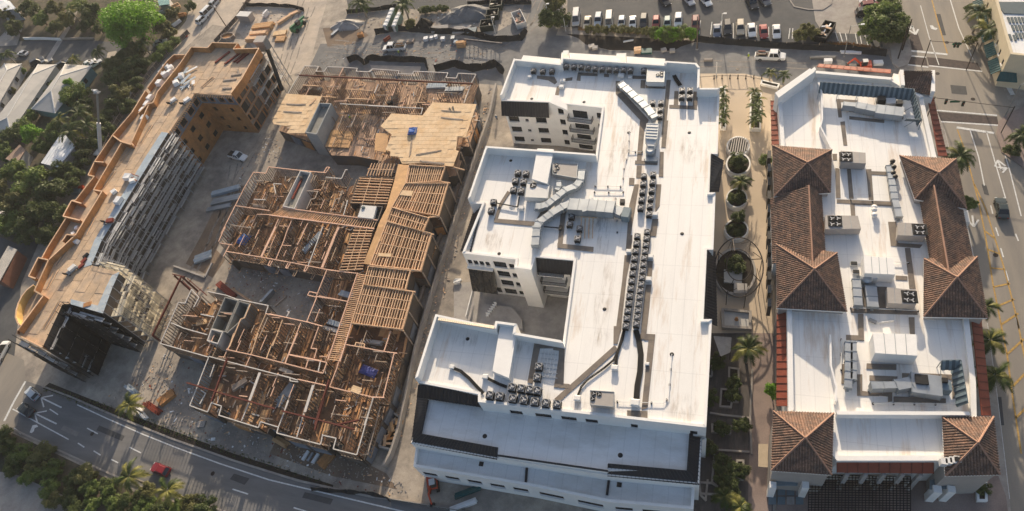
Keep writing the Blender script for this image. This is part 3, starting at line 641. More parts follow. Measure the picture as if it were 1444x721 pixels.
# ---------------------------------------------------------------- rooftop machines on the white building
def condenser_mesh():
    b_ = MB().box((0,0,.12), .92, .92, .78); bt = MB().box((0,0,0), .8, .16, .12)
    body = MB().box((0,0,.14), .92, .92, .74).mesh('condenser_body', M_fan)
    coil = MB()
    for k in range(7):
        z = .2+k*.095; coil.box((0,-.47,z), .84, .03, .06).box((.47,0,z), .03, .84, .06).box((-.47,0,z), .03, .84, .06).box((0,.47,z), .84, .03, .06)
    coil = coil.mesh('condenser_coil', M_black)
    ring = MB().lathe((0,0,.88), [(.41,0),(.41,.07),(.35,.07),(.33,.0)], 18, cap=False).lathe((0,0,.86), [(.34,.0),(.1,.02),(.06,.05)], 18).mesh('fan_guard', M_black)
    fan = MB()
    for k in range(3):
        a = k*2.094; fan.box((.2*math.cos(a),.2*math.sin(a),.925), .26, .12, .015, a+.3)
    fan.lathe((0,0,.92), [(.09,0),(.09,.04)], 8); fan = fan.mesh('fan_blade', M_fanlt)
    feet = MB().box((-.35,0,0), .12, .9, .14).box((.35,0,0), .12, .9, .14).mesh('skid', M_black)
    return [('body',body),('coil_grille',coil),('fan_guard',ring),('fan',fan),('skid',feet)]
COND = condenser_mesh()
def condenser(px, label, group, z=ZR, sc=1.0, rz=None):
    p = P(px[0], px[1], z+.95*sc); p.z = z+.02
    t = thing('condenser_unit', p, label, 'air conditioner', group)
    r = random.uniform(-.04,.04) if rz is None else rz
    for nm, me in COND: inst(nm, me, t, p, r, sc)
    return t
def row(pts, T, fmt, group, z=ZR, sc=1.05):
    zt = ZP(T) if T else (lambda x, y: (x, y))
    for i, q in enumerate(pts): condenser(zt(*q), fmt.format(ORD[i] if i < 20 else 'last'), group, z, sc)
def spaced(a, b_, n): return [(a[0]+(b_[0]-a[0])*i/(n-1), a[1]+(b_[1]-a[1])*i/(n-1)) for i in range(n)]
row(spaced((908,247),(903,292),5), None, '{} condenser from the north in the short west line, central roof strip', 'condensers on the central roof strip')
row(spaced((921,245),(915,301),6), None, '{} condenser from the north in the short east line, central roof strip', 'condensers on the central roof strip')
row(spaced((898.5,332),(882,459),13), None, '{} condenser from the north in the long west line, central roof strip', 'condensers on the central roof strip')
row(spaced((912.5,326),(897,456),15), None, '{} condenser from the north in the long east line, central roof strip', 'condensers on the central roof strip')
row([(798,92),(809,92.6),(819.4,93),(829,94),(839,95.4),(849,95.8),(859,96.4),(868.5,96.8),(879,97),(889,97.4),(907.7,98)], None, '{} condenser from the west along the north parapet', 'condensers along the north parapet', ZR+.4, 1.1)
row([(752,98),(765,98.7),(777.7,98.7)], None, '{} of three condensers from the west in the northwest roof corner', 'condensers in the northwest corner', ZR, 1.1)
row([(962,126),(973,126),(961.4,135.5),(972.6,135.5)], None, '{} unit of the square of four condensers on the northeast roof', 'square of four condensers', ZR+.35, 1.1)
row([(920,144),(932,144),(931,154),(930.5,163)], None, '{} condenser from the north beside the long slanting duct', 'condensers beside the slanting duct', ZR+.2, 1.05)
row([(522,475),(598,482),(498,552),(575,560),(480,634),(550,645)], A7, '{} condenser of the cluster of six beside the raised roof block', 'cluster of six condensers', ZR, 1.15)
row([(362,155),(340,235)], AB, '{} of two condensers from the north at the west edge of the middle wing', 'pair of condensers at the west edge', ZR, 1.15)
row([(1085,290),(1068,360),(1160,400),(1140,495)], AB, '{} condenser of the loose group of four south of the big duct', 'condensers south of the big duct', ZR, 1.1)
row([(975,392),(963,470)], AS, '{} of two condensers from the north standing above the southern rows', 'pair above the southern rows', ZR, 1.2)
row([(780,542),(845,550),(908,560),(965,567)], AS, '{} condenser from the west in the upper row on the south wing', 'upper row of condensers on the south wing', ZR, 1.25)
row([(618,599),(690,607),(785,624),(867,635),(945,647),(1025,657),(1107,665)], AS, '{} condenser from the west in the lower row on the south wing', 'lower row of condensers on the south wing', ZR, 1.25)
# condenser stand rails along the central strip (belongs to the building)
for a, b_ in (((909.5,244),(903.5,298)),((922,242),(915.5,308)),((900,330),(882.5,466)),((914,323),(897,463))):
    for dx in (-.3,.3):
        p, q = P(*a, ZR+.06), P(*b_, ZR+.06); MB().beam(p+Vector((dx,0,0)), q+Vector((dx,0,0)), .1, .1).build('unit_rail', M_galvd, WB)
# refrigerant line bundles
def cable(pts, T, label, r=.13, n=4, z=ZR+.18):
    q = PT(T, pts, z); at, L = walong(q)
    base = q[0].copy(); base.z = ZR
    t = thing('insulated_pipe_bundle', base, label, 'pipe')
    for k in range(n):
        off = (k-(n-1)/2)*r*1.9
        pp = []
        for i in range(len(q)):
            d = (q[min(i+1,len(q)-1)]-q[max(i-1,0)]).normalized(); s = Vector((-d.y,d.x,0)); pp.append(q[i]+s*off+Vector((0,0,random.uniform(-.02,.06))))
        MB().tube(pp, r, 6).build('pipe', M_rubber, t)
cable([(455,25),(440,90),(405,170),(385,215),(330,262),(270,305),(215,345),(180,385),(158,440)], AT, 'black pipe bundle curving southwest from the west condenser line', .06, 3)
cable([(450,30),(432,100),(405,180),(398,250)], AT, 'short black pipe bundle ending at a small white roof hood', .08, 3)
cable([(525,25),(545,90),(558,180),(552,290),(535,380),(528,478)], AT, 'thick black pipe bundle running south from the east condenser line', .075, 6)
cable([(345,405),(410,430),(470,480),(530,545),(575,590)], AS, 'thin rusty pipe bundle crossing the southwest roof corner', .09, 3)
cable([(590,475),(640,500),(690,525),(745,545)], AS, 'short rusty pipe bundle next to the raised block', .08, 3)
cable([(660,175),(680,215),(715,265)], A6, 'short black pipe bundle above the square of four condensers', .14, 3)
def hood(T, x, y, label, sc=1):
    p = P(*ZP(T)(x,y), ZR+.4); p.z = ZR+.02
    t = thing('roof_hood', p, label, 'roof vent', 'white pipe hoods on the white roof')
    MB().box(p, .9*sc, .7*sc, .5*sc).build('curb', M_unitl, t); MB().hexa([p+Vector(v)*sc for v in ((-.55,-.45,.5),(.55,-.45,.5),(.55,.45,.5),(-.55,.45,.5),(-.4,-.3,.68),(.4,-.3,.68),(.4,.3,.68),(-.4,.3,.68))]).build('cap', M_pipe, t)
hood(AT,392,266,'white pipe hood where the short black bundle ends'); hood(AT,155,460,'white pipe hood by the rust stain at the south parapet'); hood(AT,522,492,'white pipe hood at the foot of the thick black bundle',1.3); hood(AT,597,238,'small white pipe hood beside the eastern walkway pad',.6)
hood(AS,345,400,'white pipe hood at the head of the thin rusty bundle',.8); hood(AS,588,472,'white pipe hood at the head of the short rusty bundle',.9); hood(A5,375,250,'white pipe hood west of the northwest condensers',.9); hood(A5,680,290,'upper white box vent of the pair on the stepped roof block',1.0); hood(A5,668,345,'lower white box vent of the pair on the stepped roof block',1.0)
hood(AC,680,278,'white pipe hood east of the short condenser lines',1.0); hood(AC,640,670,'white pipe hood east of the long condenser lines near their head',.9); hood(AC,440,620,'white pipe hood west of the long condenser lines',.9); hood(AD,570,205,'white pipe hood halfway along the long condenser lines',1.0); hood(A6,170,178,'white pipe hood in front of the north parapet condensers',1.2); hood(A6,252,185,'narrow white pipe hood in front of the north parapet condensers',.8)
# package units with small fans
def rtu(T, pts, z0, z1, label, fans, m=M_unit, name='rooftop_unit'):
    q = PT(T, pts, z1); c = sum(q, Vector())/len(q); c.z = ZR
    t = thing(name, c, label, 'air conditioner')
    MB().prism([p for p in q], z0, z1).build('casing', m, t)
    MB().prism(offset_poly(q, .25), ZR, z0).build('curb', M_galvd, t)
    lip = MB()
    for a, b_ in zip(q, q[1:]+q[:1]): lip.beam(a+Vector((0,0,.02)), b_+Vector((0,0,.02)), .09, .09)
    lip.build('edge_trim', M_galvd, t)
    for (x, y, r) in fans:
        p = P(*ZP(T)(x,y), z1+.06); f = sub('fan', t)
        MB().lathe(p-Vector((0,0,.06)), [(r,0),(r,.12),(r*.85,.12),(r*.8,.05)], 16).build('fan_guard', M_black, f)
        mb = MB()
        for k in range(3): a = k*2.094; mb.box(p+Vector((r*.4*math.cos(a),r*.4*math.sin(a),.03)), r*.6, r*.28, .015, a)
        mb.build('fan_blade', M_fanlt, f)
    return t
rtu(A7, [(850,395),(1078,405),(1070,535),(850,495)], ZR+.35, ZR+1.3, 'flat grey package unit with three small fans beside the raised roof block', [(883,410,.36),(895,442,.36),(870,470,.36)])
rtu(AT, [(236,410),(388,420),(384,514),(236,500)], ZR+.3, ZR+1.3, 'flat grey package unit with three small fans at the south parapet', [(258,428,.36),(293,432,.36),(252,462,.36)])
rtu(A6, [(412,118),(572,128),(565,236),(405,232)], ZR+.5, ZR+1.6, 'grey package unit with three small fans in the north corner', [(543,148,.36),(508,170,.36),(543,174,.36)], M_unitl)
rtu(A7, [(612,575),(820,600),(800,720),(590,710)], ZR+.3, ZR+1.4, 'white box unit with one large round fan on the middle wing', [(668,600,.62)], M_unitl)
t = rtu(A8, [(538,30),(645,35),(632,172),(522,165)], ZR+.4, ZR+2.0, 'white ribbed air handler at the head of the condenser lines', [], M_unitl, 'air_handler')
q = PT(A8, [(538,30),(645,35),(632,172),(522,165)], ZR+2.05); mb = MB()
for k in range(1,5): mb.beam(lerp(q[0],q[3],k/5), lerp(q[1],q[2],k/5), .12, .1)
mb.build('roof_rib', M_galvd, t)
q = PT(A8, [(525,172),(628,178),(605,235),(545,232)], ZR+1.7); MB().prism(q, ZR+.4, ZR+1.7).build('outlet_cowl', M_unitl, t)
c = P(*ZP(A8)(568,285), ZR+1.0); c.z = ZR+.3; MB().lathe(c, [(.75,0),(.8,.9),(.55,1.15)], 20).build('blower', M_galv, t); MB().box(c-Vector((0,0,.28)), 2.0, 2.4, .25).build('curb', M_galvd, t)
q = PT(A8, [(522,330),(640,340),(634,378),(520,372)], ZR+.5); MB().prism(q, ZR, ZR+.5).build('curb', M_galvd, t)
# ducts made of sections with flanges
def duct(T, pts, wd, ht, label, z=ZR+.55, legs=True, sect=1.3):
    q = PT(T, pts, z+ht); base = q[0].copy(); base.z = ZR
    t = thing('air_duct', base, label, 'duct')
    for i, (a, b_) in enumerate(zip(q, q[1:])):
        h = Vector((0,0,-ht/2+.003*i)); MB().beam(a+h, b_+h, wd-.004*i, ht).build('duct_section', M_galv, t)
        n = max(1, int((b_-a).length/sect))
        for k in range(n+1):
            p = lerp(a, b_, k/n); d = (b_-a).normalized()*.04; piece('flange', t, M_galvd, p-d+h, p+d+h, wd+.14, ht+.14)
        if i: MB().box(a+Vector((0,0,-ht)), wd*.98, wd*.98, ht+.004*(i+1), math.atan2((b_-a).y,(b_-a).x)+.4).build('elbow', M_galv, t)
    if legs:
        at, L = walong(q); mb = MB(); n = max(2, int(L/3))
        for k in range(n+1):
            p = at(L*k/n)
            for s in (-.4,.4): mb.beam(Vector((p.x+s*wd,p.y,ZR+.01)), Vector((p.x+s*wd,p.y,z)), .08, .08)
        mb.build('support', M_galvd, t)
    return t
duct(A7, [(1118,455),(1105,545),(1060,600),(960,640),(900,690),(800,770),(740,790),(690,790)], 1.25, .9, 'stepped galvanised duct sloping southwest from the package unit')
duct(A7, [(905,560),(905,610),(885,640)], .9, .7, 'short galvanised duct stub joining the stepped duct')
duct(AB, [(1080,170),(1000,205),(900,265),(790,345),(765,400),(750,560)], 1.35, .9, 'long galvanised duct bending down to the tower roof')
t = duct(AB, [(1060,180),(1240,190),(1480,210)], 2.5, 1.7, 'big square galvanised trunk duct in the middle of the roof')
q0 = PT(AC, [(300,215),(375,245),(445,255)], ZR+2.0); MB().beam(q0[0]-Vector((0,0,.9)), q0[1]-Vector((0,0,.9)), 1.7, 1.2).build('reducer', M_galv, t); MB().beam(q0[1]-Vector((0,0,.95)), q0[2]-Vector((0,0,.95)), 2.1, 1.5).build('fan_housing', M_bluegl, t); MB().box(P(*ZP(AC)(377,155),ZR+1.6)-Vector((0,0,.8)), .8, .8, .9).build('inlet_box', M_black, t)
duct(A6, [(160,240),(200,275),(300,365),(400,460),(460,530),(485,560)], 1.35, .85, 'long slanting galvanised duct on the north roof')
# pipe frames by the trunk duct
t = thing('pipe_rack', P(*ZP(AB)(1230,420),ZR), 'cluster of bare conduit pipes south of the trunk duct', 'pipes')
for k in range(7):
    x = 1180+k*18; MB().tube([P(*ZP(AB)(x,300+10*(k%3)),ZR+.9), P(*ZP(AB)(x-6,430+12*(k%2)),ZR+.4), P(*ZP(AB)(x-6,500),ZR+.15)], .07, 6).build('conduit', M_pipe if k%2 else M_lum, t)
MB().beam(P(*ZP(AB)(1170,300),ZR+.9), P(*ZP(AB)(1320,310),ZR+.9), .12, .12).build('rail', M_lum, t)
t = thing('pipe_rack', P(*ZP(AS)(1050,380),ZR), 'pale pipe rack lying beside the two condensers', 'pipes')
for k in range(5): MB().tube([P(*ZP(AS)(995+k*26,285),ZR+.2), P(*ZP(AS)(975+k*24,470),ZR+.2)], .06, 6).build('conduit', M_pipe, t)
for k in range(6): MB().beam(P(*ZP(AS)(985,300+k*34),ZR+.1), P(*ZP(AS)(1112,312+k*34),ZR+.1), .1, .08).build('sleeper', M_unitl, t)
t = thing('refrigerant_header', P(*ZP(AB)(500,195),ZR), 'black pipe header with a tee below the cluster of six condensers', 'pipes')
MB().tube([P(*ZP(AB)(400,175),ZR+.4), P(*ZP(AB)(590,210),ZR+.4)], .12, 6).build('pipe', M_rubber, t); MB().tube([P(*ZP(AB)(590,205),ZR+.4), P(*ZP(AB)(605,120),ZR+.4)], .12, 6).build('pipe', M_rubber, t); MB().box(P(*ZP(AB)(625,220),ZR+.5)-Vector((0,0,.5)), .9, .7, .8).build('junction_box', M_unitl, t)
t = thing('refrigerant_header', P(*ZP(AB)(930,400),ZR), 'black pipe header with a tee east of the bending duct', 'pipes')
MB().tube([P(*ZP(AB)(805,390),ZR+.4), P(*ZP(AB)(985,405),ZR+.4)], .12, 6).build('pipe', M_rubber, t); MB().box(P(*ZP(AB)(985,405),ZR+.3)-Vector((0,0,.25)), .5, .9, .5).build('junction_box', M_rubber, t)
# ---------------------------------------------------------------- shopping building with clay-tiled towers on the right
RZ = 8.6
K1=(990,90,5.545); K2=(1130,90,5.548); L1=(1070,190,5.546); N1=(1200,190,5.546); M1=(1070,310,5.15); O1=(1200,310,5.15); S1=(1070,430,5.153); S2=(1200,430,5.152); Q1=(980,580,5.114); R1=(1180,560,4.477)
rb = [(1097,137,9.6),(1148,99,9.8),(1258,111,9.4),(1302,136,9.4),(1321,220,9.4),(1336,300,9.4),(1352,380,9.4),(1367,449,9.4),(1377,540,9.4),(1378,586,9.4),(1396,640,9.4),(1330,650,9.0),(1180,650,9.0),(1172,640,9.0),(1112,580,9.4),(1110,440,9.4),(1104,300,9.4),(1101,204,9.4)]
rout = [Vector((P(x,y,z).x, P(x,y,z).y, 0)) for x,y,z in rb]
rc = sum(rout, Vector())/len(rout)
RB = thing('shopping_building', (rc.x,rc.y,0), 'low white-roofed building with six brown clay-tiled hip towers', 'building')
MB().prism(offset_poly(rout,.25), 0, RZ-.02).build('wall_core', M_stucco, RB)
sheet('roof', offset_poly(rout,.2), RZ, M_roofw, None, parent=RB)
rin = offset_poly(rout, .7)
rtop = [10.6,9.7,9.5,9.2,9.2,9.2,9.2,9.2,9.2,9.2,9.2,9.1,9.1,9.1,9.4,9.4,9.4,9.4]
for i in range(len(rout)):
    j = (i+1)%len(rout); MB().hexa([Vector((p.x,p.y,z)) for z in (-.02+.001*i, rtop[i]+.002*(i%3)) for p in (rout[i], rin[i], rin[j], rout[j])]).build('parapet_wall', M_stucco, RB)
# thick white slanting parapet at the northwest corner
MB().prism(PP([(1093,131),(1142,96.5),(1149,101),(1098,138)], 11.2), 6, 11.2).build('corner_parapet', M_stucco, RB)
# ---- clay tiles: half-round courses running up the slope, clipped to the slope's outline
def tiled_slope(parent, pts, pitch=.37, name='roof_slope'):
    """pts: eave start, eave end, then the rest of the slope outline"""
    e0, e1 = pts[0], pts[1]; u = (e1-e0).normalized(); n = (e1-e0).cross(pts[2]-e0).normalized()
    if n.z < 0: n = -n
    v = n.cross(u)
    if (pts[2]-e0).dot(v) < 0: v = -v
    q = [((p-e0).dot(u), (p-e0).dot(v)) for p in pts]
    o = sub(name, parent)
    bed = MB(); bed.face(pts if (pts[1]-pts[0]).cross(pts[2]-pts[1]).z > 0 else list(reversed(pts))); bed.build('tile_bed', M_tilebed, o)
    mb = MB(); x0, x1 = min(a for a,_ in q), max(a for a,_ in q); x = x0+pitch*.5
    while x < x1:
        ys = []
        for (a, b_), (c, d) in zip(q, q[1:]+q[:1]):
            if (a-x)*(c-x) <= 0 and abs(c-a) > 1e-6: ys.append(b_+(d-b_)*(x-a)/(c-a))
        if len(ys) >= 2:
            y0, y1 = min(ys), max(ys); L = y1-y0; k = max(1, int(L/1.05))
            for i in range(k):
                s0, s1 = y0+L*i/k, y0+L*(i+1)/k-.02
                a, b_ = e0+u*x+v*s0, e0+u*x+v*s1; r = pitch*.40*random.uniform(.95,1.06)
                # three-sided half round, proud at the lower end
                h0, h1 = .13+random.uniform(-.015,.015), .08
                mb.face([a-u*r+n*.012, a-u*r*.45+n*h0, b_-u*r*.45+n*h1, b_-u*r+n*.012])
                mb.face([a-u*r*.45+n*h0, a+u*r*.45+n*h0, b_+u*r*.45+n*h1, b_-u*r*.45+n*h1])
                mb.face([a+u*r*.45+n*h0, a+u*r+n*.012, b_+u*r+n*.012, b_+u*r*.45+n*h1])
                mb.face([a-u*r+n*.012, a+u*r+n*.012, a+u*r*.45+n*h0, a-u*r*.45+n*h0])
        x += pitch
    t = mb.build('clay_tiles', M_tile, o); t['kind'] = 'stuff'
    return o
def hip_tower(name, corners, apex, ze, za, label_part=None, zwall=0):
    """a hip roof on its own storey; corners nw, ne, se, sw"""
    c = [P(x,y,ze) for x,y in corners]; ap = P(*apex, za)
    t = sub(name, RB)
    ctr = sum(c, Vector())/4
    body = [lerp(Vector((p.x,p.y,0)), Vector((ctr.x,ctr.y,0)), .07) for p in c]
    MB().prism(body, zwall, ze-.05).build('tower_wall', M_unit, t)
    MB().hexa([p-Vector((0,0,.28)) for p in (c[3],c[2],c[1],c[0])] + [p-Vector((0,0,.02)) for p in (c[3],c[2],c[1],c[0])]).build('eave', M_stucco, t)
    for i in range(4): tiled_slope(t, [c[i], c[(i+1)%4], ap])
    for i in range(4): MB().tube([c[i]+Vector((0,0,.1)), lerp(c[i],ap,.5)+Vector((0,0,.13)), ap+Vector((0,0,.14))], .13, 6).build('ridge', M_tilecap, t)
    return t, c, ap
ZE = 10.0
z_ = lambda T, *pts: [ZP(T)(*p) for p in pts]
nw, cnw, anw = hip_tower('hip_tower', z_(L1,(105,85),(570,120),(562,455),(120,485)), ZP(L1)(380,220), ZE, 13.0)
sw1, csw1, asw1 = hip_tower('hip_tower', z_(M1,(125,180),(568,240),(640,670),(132,642)), ZP(M1)(405,360), ZE, 13.2)
ne, cne, ane = hip_tower('hip_tower', z_(N1,(380,165),(820,190),(905,582),(500,505)), ZP(N1)(685,300), ZE, 13.0)
se1, cse1, ase1 = hip_tower('hip_tower', z_(O1,(530,285),(915,270),(992,715),(528,706)), ZP(O1)(770,420), ZE, 13.2)
sw2, csw2, asw2 = hip_tower('hip_tower', [(1090.5,580),(1175.5,583),(1172.6,670),(1087.5,664)], (1135.5,618), ZE-.4, 12.6)
se2, cse2, ase2 = hip_tower('hip_tower', [(1328.5,589),(1401,588),(1410,669.5),(1333,671.7)], (1378.8,624.8), ZE-.4, 12.3)
# connecting saddle roofs between the towers
def saddle(eaveW, eaveE, ridge, zr, ze):
    t = sub('saddle_roof', RB)
    a, b_ = P(*ridge[0], zr), P(*ridge[1], zr); w0, w1 = P(*eaveW[0], ze), P(*eaveW[1], ze); e0, e1 = P(*eaveE[0], ze), P(*eaveE[1], ze)
    tiled_slope(t, [w1, w0, a, b_]); tiled_slope(t, [e0, e1, b_, a])
    MB().tube([a+Vector((0,0,.1)), b_+Vector((0,0,.1))], .13, 6).build('ridge', M_tilecap, t)
    MB().prism([lerp(Vector((p.x,p.y,0)), Vector(((w0+e1).x/2,(w0+e1).y/2,0)), .06) for p in (w0,e0,e1,w1)], 0, ze-.06).build('saddle_wall', M_stucco, t)
saddle([(1086.5,280),(1089,372)], [(1158,270),(1164,362)], [(1140.5,262),(1146,372)], 12.1, 9.3)
saddle([(1296,276),(1311,366)], [(1357,292),(1372,366)], [(1317,262),(1338,385)], 12.0, 9.3)
# brick-red standing-seam strips lower down on the walls
def red_strip(q, zt, zb, step=1.2):
    return metal_awning(RB, *aw(q, zt, zb), M_redmet, M_redrib, 'red_metal_roof', step)
red_strip((ZP(K1)(598,290), ZP(K1)(612,632), ZP(K1)(543,636), ZP(K1)(535,290)), 7.6, 6.6)
red_strip((ZP(S1)(206,60), ZP(S1)(206,735), ZP(S1)(128,735), ZP(S1)(130,60)), 8.2, 7.2)
red_strip((ZP(S2)(880,100), (1385,586), (1398,586), ZP(S2)(950,115)), 8.2, 7.2)
red_strip(((1308,135), (1324,220), (1336,220), (1316,135)), 8.0, 7.2)
red_strip((ZP(R1)(0,415), ZP(R1)(612,415), ZP(R1)(610,484), ZP(R1)(0,478)), 8.4, 7.2)
red_strip(((1152,94), (1256,103), (1256,98), (1155,90)), 5.0, 4.4)
# small north-east gatehouse with white gables
def gatehouse():
    t = sub('gatehouse', RB)
    a, b_, c, d = PT(K2, [(790,92),(1005,100),(1005,248),(800,200)], 9.6)
    MB().prism([Vector((p.x,p.y,0)) for p in PT(K2, [(735,30),(1035,90),(1045,225),(770,190)], 10.6)], 0, 9.2).build('gatehouse_wall', M_stucco, t)
    r0, r1 = lerp(a,d,.16)+Vector((0,0,1.6)), lerp(b_,c,.16)+Vector((0,0,1.6))
    up = lerp(a,d,-.12), lerp(b_,c,-.12)
    tiled_slope(t, [d, c, r1, r0]); tiled_slope(t, [up[1], up[0], r0, r1])
    for p0, p1 in ((up[0],d),(up[1],c)):
        s = (p1-p0).normalized(); k = Vector((-s.y,s.x,0))*.55*(1 if p0 is up[1] else -1)
        k = (up[1]-up[0]).normalized()*(.6 if p0 is up[1] else -.6)
        MB().hexa([p0+Vector((0,0,-3)), p0+k+Vector((0,0,-3)), p1+k+Vector((0,0,-3)), p1+Vector((0,0,-3)), p0+Vector((0,0,1.0)), p0+k+Vector((0,0,1.0)), p1+k+Vector((0,0,1.0)), p1+Vector((0,0,1.0))]).build('gable_wall', M_stucco, t)
    return t
gatehouse()
# slate louvre screens round the rooftop machines
def louver(a, b_, zt, zb, label, lean=.0, side=1, step=.8):
    p0, p1 = P(*a, zt), P(*b_, zt); base = Vector(((p0+p1).x/2,(p0+p1).y/2,RZ))
    t = thing('louvre_screen', base, label, 'screen')
    d = (p1-p0).normalized(); n = Vector((-d.y,d.x,0))*side; dz = Vector((0,0,zb-zt))
    q0, q1 = p0+dz-n*lean, p1+dz-n*lean
    k = max(3, int((p1-p0).length/step))
    MB().hexa([q0, q1, q1+n*.08, q0+n*.08, p0, p1, p1+n*.08, p0+n*.08]).build('backing', M_bluegr, t)
    for i in range(k):
        a_, b2 = lerp(p0,p1,(i+.15)/k), lerp(p0,p1,(i+.6)/k); c_, d_ = lerp(q0,q1,(i+.6)/k), lerp(q0,q1,(i+.15)/k)
        MB().hexa([d_-n*.08, c_-n*.08, c_+n*.0, d_+n*.0, a_-n*.08, b2-n*.08, b2+n*.0, a_+n*.0]).build('louvre', M_bluegl, t)
    for i in range(0, k+1, 4):
        s = lerp(p0,p1,min(1,i/k)); g_ = s-n*2.0; g_.z = RZ; MB().beam(s-Vector((0,0,.4)), g_, .08, .08).build('brace', M_galvd, t)
        g2 = s.copy(); g2.z = RZ; MB().beam(s, g2+n*.06, .1, .1).build('post', M_galvd, t)
    return t
louver(ZP(K2)(150,142), ZP(K2)(882,196), RZ+2.6, RZ+.9, 'long slate louvre screen along the north end of the tiled building', 1.2, 1)
louver(ZP(K2)(882,198), ZP(K2)(940,436), RZ+2.6, RZ+.9, 'slate louvre screen on the east side of the north rooftop machines', .3, 1)
louver(ZP(K2)(945,438), ZP(K2)(822,430), RZ+2.4, RZ+.9, 'short slate louvre return at the southeast end of the north screens', 1.0, 1)
louver(ZP(S2)(800,402), ZP(S2)(850,715), RZ+2.4, RZ+.8, 'slate louvre screen on the east side of the south rooftop machines', .9, 1)
louver(ZP(S2)(660,405), ZP(S2)(800,402), RZ+2.4, RZ+1.2, 'short slate louvre return above the south rooftop machines', .9, 1)
# white low screen walls that divide the roof
def lowwall(pts, T, zt, th=.25, name='screen_wall', m=M_stucco):
    q = PT(T, pts, zt)
    for a, b_ in zip(q, q[1:]): MB().beam(a-Vector((0,0,(zt-RZ)/2)), b_-Vector((0,0,(zt-RZ)/2)), th, zt-RZ).build(name, m, RB)
lowwall([(135,145),(160,220),(165,430),(150,490),(240,670)], K2, RZ+1.5)
lowwall([(0,100),(840,103)], R1, RZ+1.4, .5)
lowwall([(520,215),(525,440),(565,600),(560,700)], S1, RZ+1.2)
# pads
RN = [0]
def rpads(T, polys):
    for q in polys:
        RN[0] += 1; z = RZ+.03+.0023*RN[0]; MB().prism(PT(T, q, z), RZ+.004, z).build('walkway_pad', M_walkpd, RB)
rpads(K2, [[(272,275),(440,285),(440,300),(310,300),(318,420),(290,420)], [(375,410),(650,440),(648,464),(375,435)], [(605,395),(800,415),(798,435),(605,420)], [(305,455),(340,450),(360,640),(330,640)], [(370,350),(450,355),(448,380),(370,375)], [(455,330),(492,332),(494,384),(462,382)], [(528,342),(562,344),(566,390),(534,388)]])
rpads(L1, [[(575,150),(612,150),(612,200),(580,200)], [(598,260),(632,265),(640,495),(605,495)], [(610,505),(870,515),(885,550),(610,535)], [(712,510),(748,510),(756,635),(722,635)], [(690,270),(720,270),(742,500),(708,500)], [(838,270),(880,270),(900,540),(868,540)]])
rpads(N1, [[(150,285),(280,290),(280,318),(152,312)], [(278,320),(305,322),(325,520),(305,520)], [(0,505),(330,525),(330,560),(0,545)], [(122,300),(150,300),(165,510),(140,510)]])
rpads(O1, [[(270,15),(330,15),(340,180),(290,190)], [(290,165),(520,180),(500,205),(290,190)], [(392,205),(430,205),(470,500),(425,500)], [(325,405),(410,410),(410,440),(325,436)], [(65,488),(105,490),(120,630),(78,630)], [(185,485),(262,488),(270,640),(200,640)], [(0,640),(480,655),(485,690),(0,675)]])
rpads(S1, [[(720,70),(755,70),(765,260),(735,260)], [(635,218),(735,222),(735,258),(635,254)], [(605,430),(640,430),(640,572),(600,572)], [(715,505),(752,505),(752,625),(876,640),(876,662),(715,660)]])
rpads(S2, [[(115,425),(330,432),(330,472),(112,465)], [(135,512),(338,520),(338,555),(135,550)], [(372,495),(480,500),(470,530),(372,530)], [(310,665),(690,680),(690,712),(310,705)], [(735,550),(775,550),(778,680),(738,680)], [(500,495),(760,508),(762,550),(700,540),(500,520)], [(420,90),(462,90),(465,215),(430,215)], [(165,630),(300,632),(300,700),(270,705),(270,665),(165,655)], [(50,65),(90,65),(95,255),(55,255)]])
# gas pipe
def rpipe(T, pts, r=.06, z=RZ+.3, m=M_pipe, name='gas_pipe'):
    o = sub(name, RB); MB().tube(PT(T, pts, z), r, 6).build('pipe', m, o); at, L = walong(PT(T, pts, z)); mb = MB(); n = max(2,int(L/2.5))
    for i in range(n+1): p = at(L*i/n); mb.box((p.x,p.y,RZ), .18, .25, z-RZ)
    mb.build('pipe_block', M_black, o)
rpipe(N1, [(0,508),(340,524)]); rpipe(O1, [(0,640),(490,660)]); rpipe(O1, [(90,300),(420,310)]); rpipe(S1, [(600,250),(600,470)]); rpipe(R1, [(230,40),(760,45)])
# ---- machines on this roof
def box_unit(T, pts, h, label, fans=(), z0=.35, m=M_unit, cat='air conditioner'):
    q = PT(T, pts, RZ+h); c = sum(q, Vector())/len(q); c.z = RZ
    t = thing('rooftop_unit', c, label, cat)
    MB().prism(q, RZ+z0, RZ+h).build('casing', m, t); MB().prism(offset_poly(q,.2), RZ, RZ+z0).build('curb', M_galvd, t)
    mb = MB()
    for k in range(1,4): mb.beam(lerp(q[0],q[1],k/4)+Vector((0,0,.01)), lerp(q[3],q[2],k/4)+Vector((0,0,.01)), .06, .05)
    mb.build('panel_joint', M_galvd, t)
    if fans:
        cx = sum((PT(T,[f[:2]],RZ+h)[0] for f in fans), Vector())/len(fans)
        r = fans[0][2]; MB().box(cx, r*4.3, r*4.3, .06).build('fan_deck', M_black, t)
        for x, y, r in fans:
            p = P(*ZP(T)(x,y), RZ+h+.08); f = sub('fan', t); MB().lathe(p-Vector((0,0,.02)), [(r,0),(r,.14),(r*.86,.14),(r*.82,.03)], 16).build('fan_guard', M_black, f); mb = MB()
            for k in range(3): a = k*2.094+x; mb.box(p+Vector((r*.42*math.cos(a),r*.42*math.sin(a),.06)), r*.7, r*.32, .02, a)
            mb.build('fan_blade', M_fanlt, f)
    return t
box_unit(L1, [(640,125),(835,142),(838,225),(640,215)], 1.9, 'grey rooftop unit with four fans beside the northwest tiled tower', [(662,155,.5),(702,155,.5),(662,192,.5),(702,195,.5)])
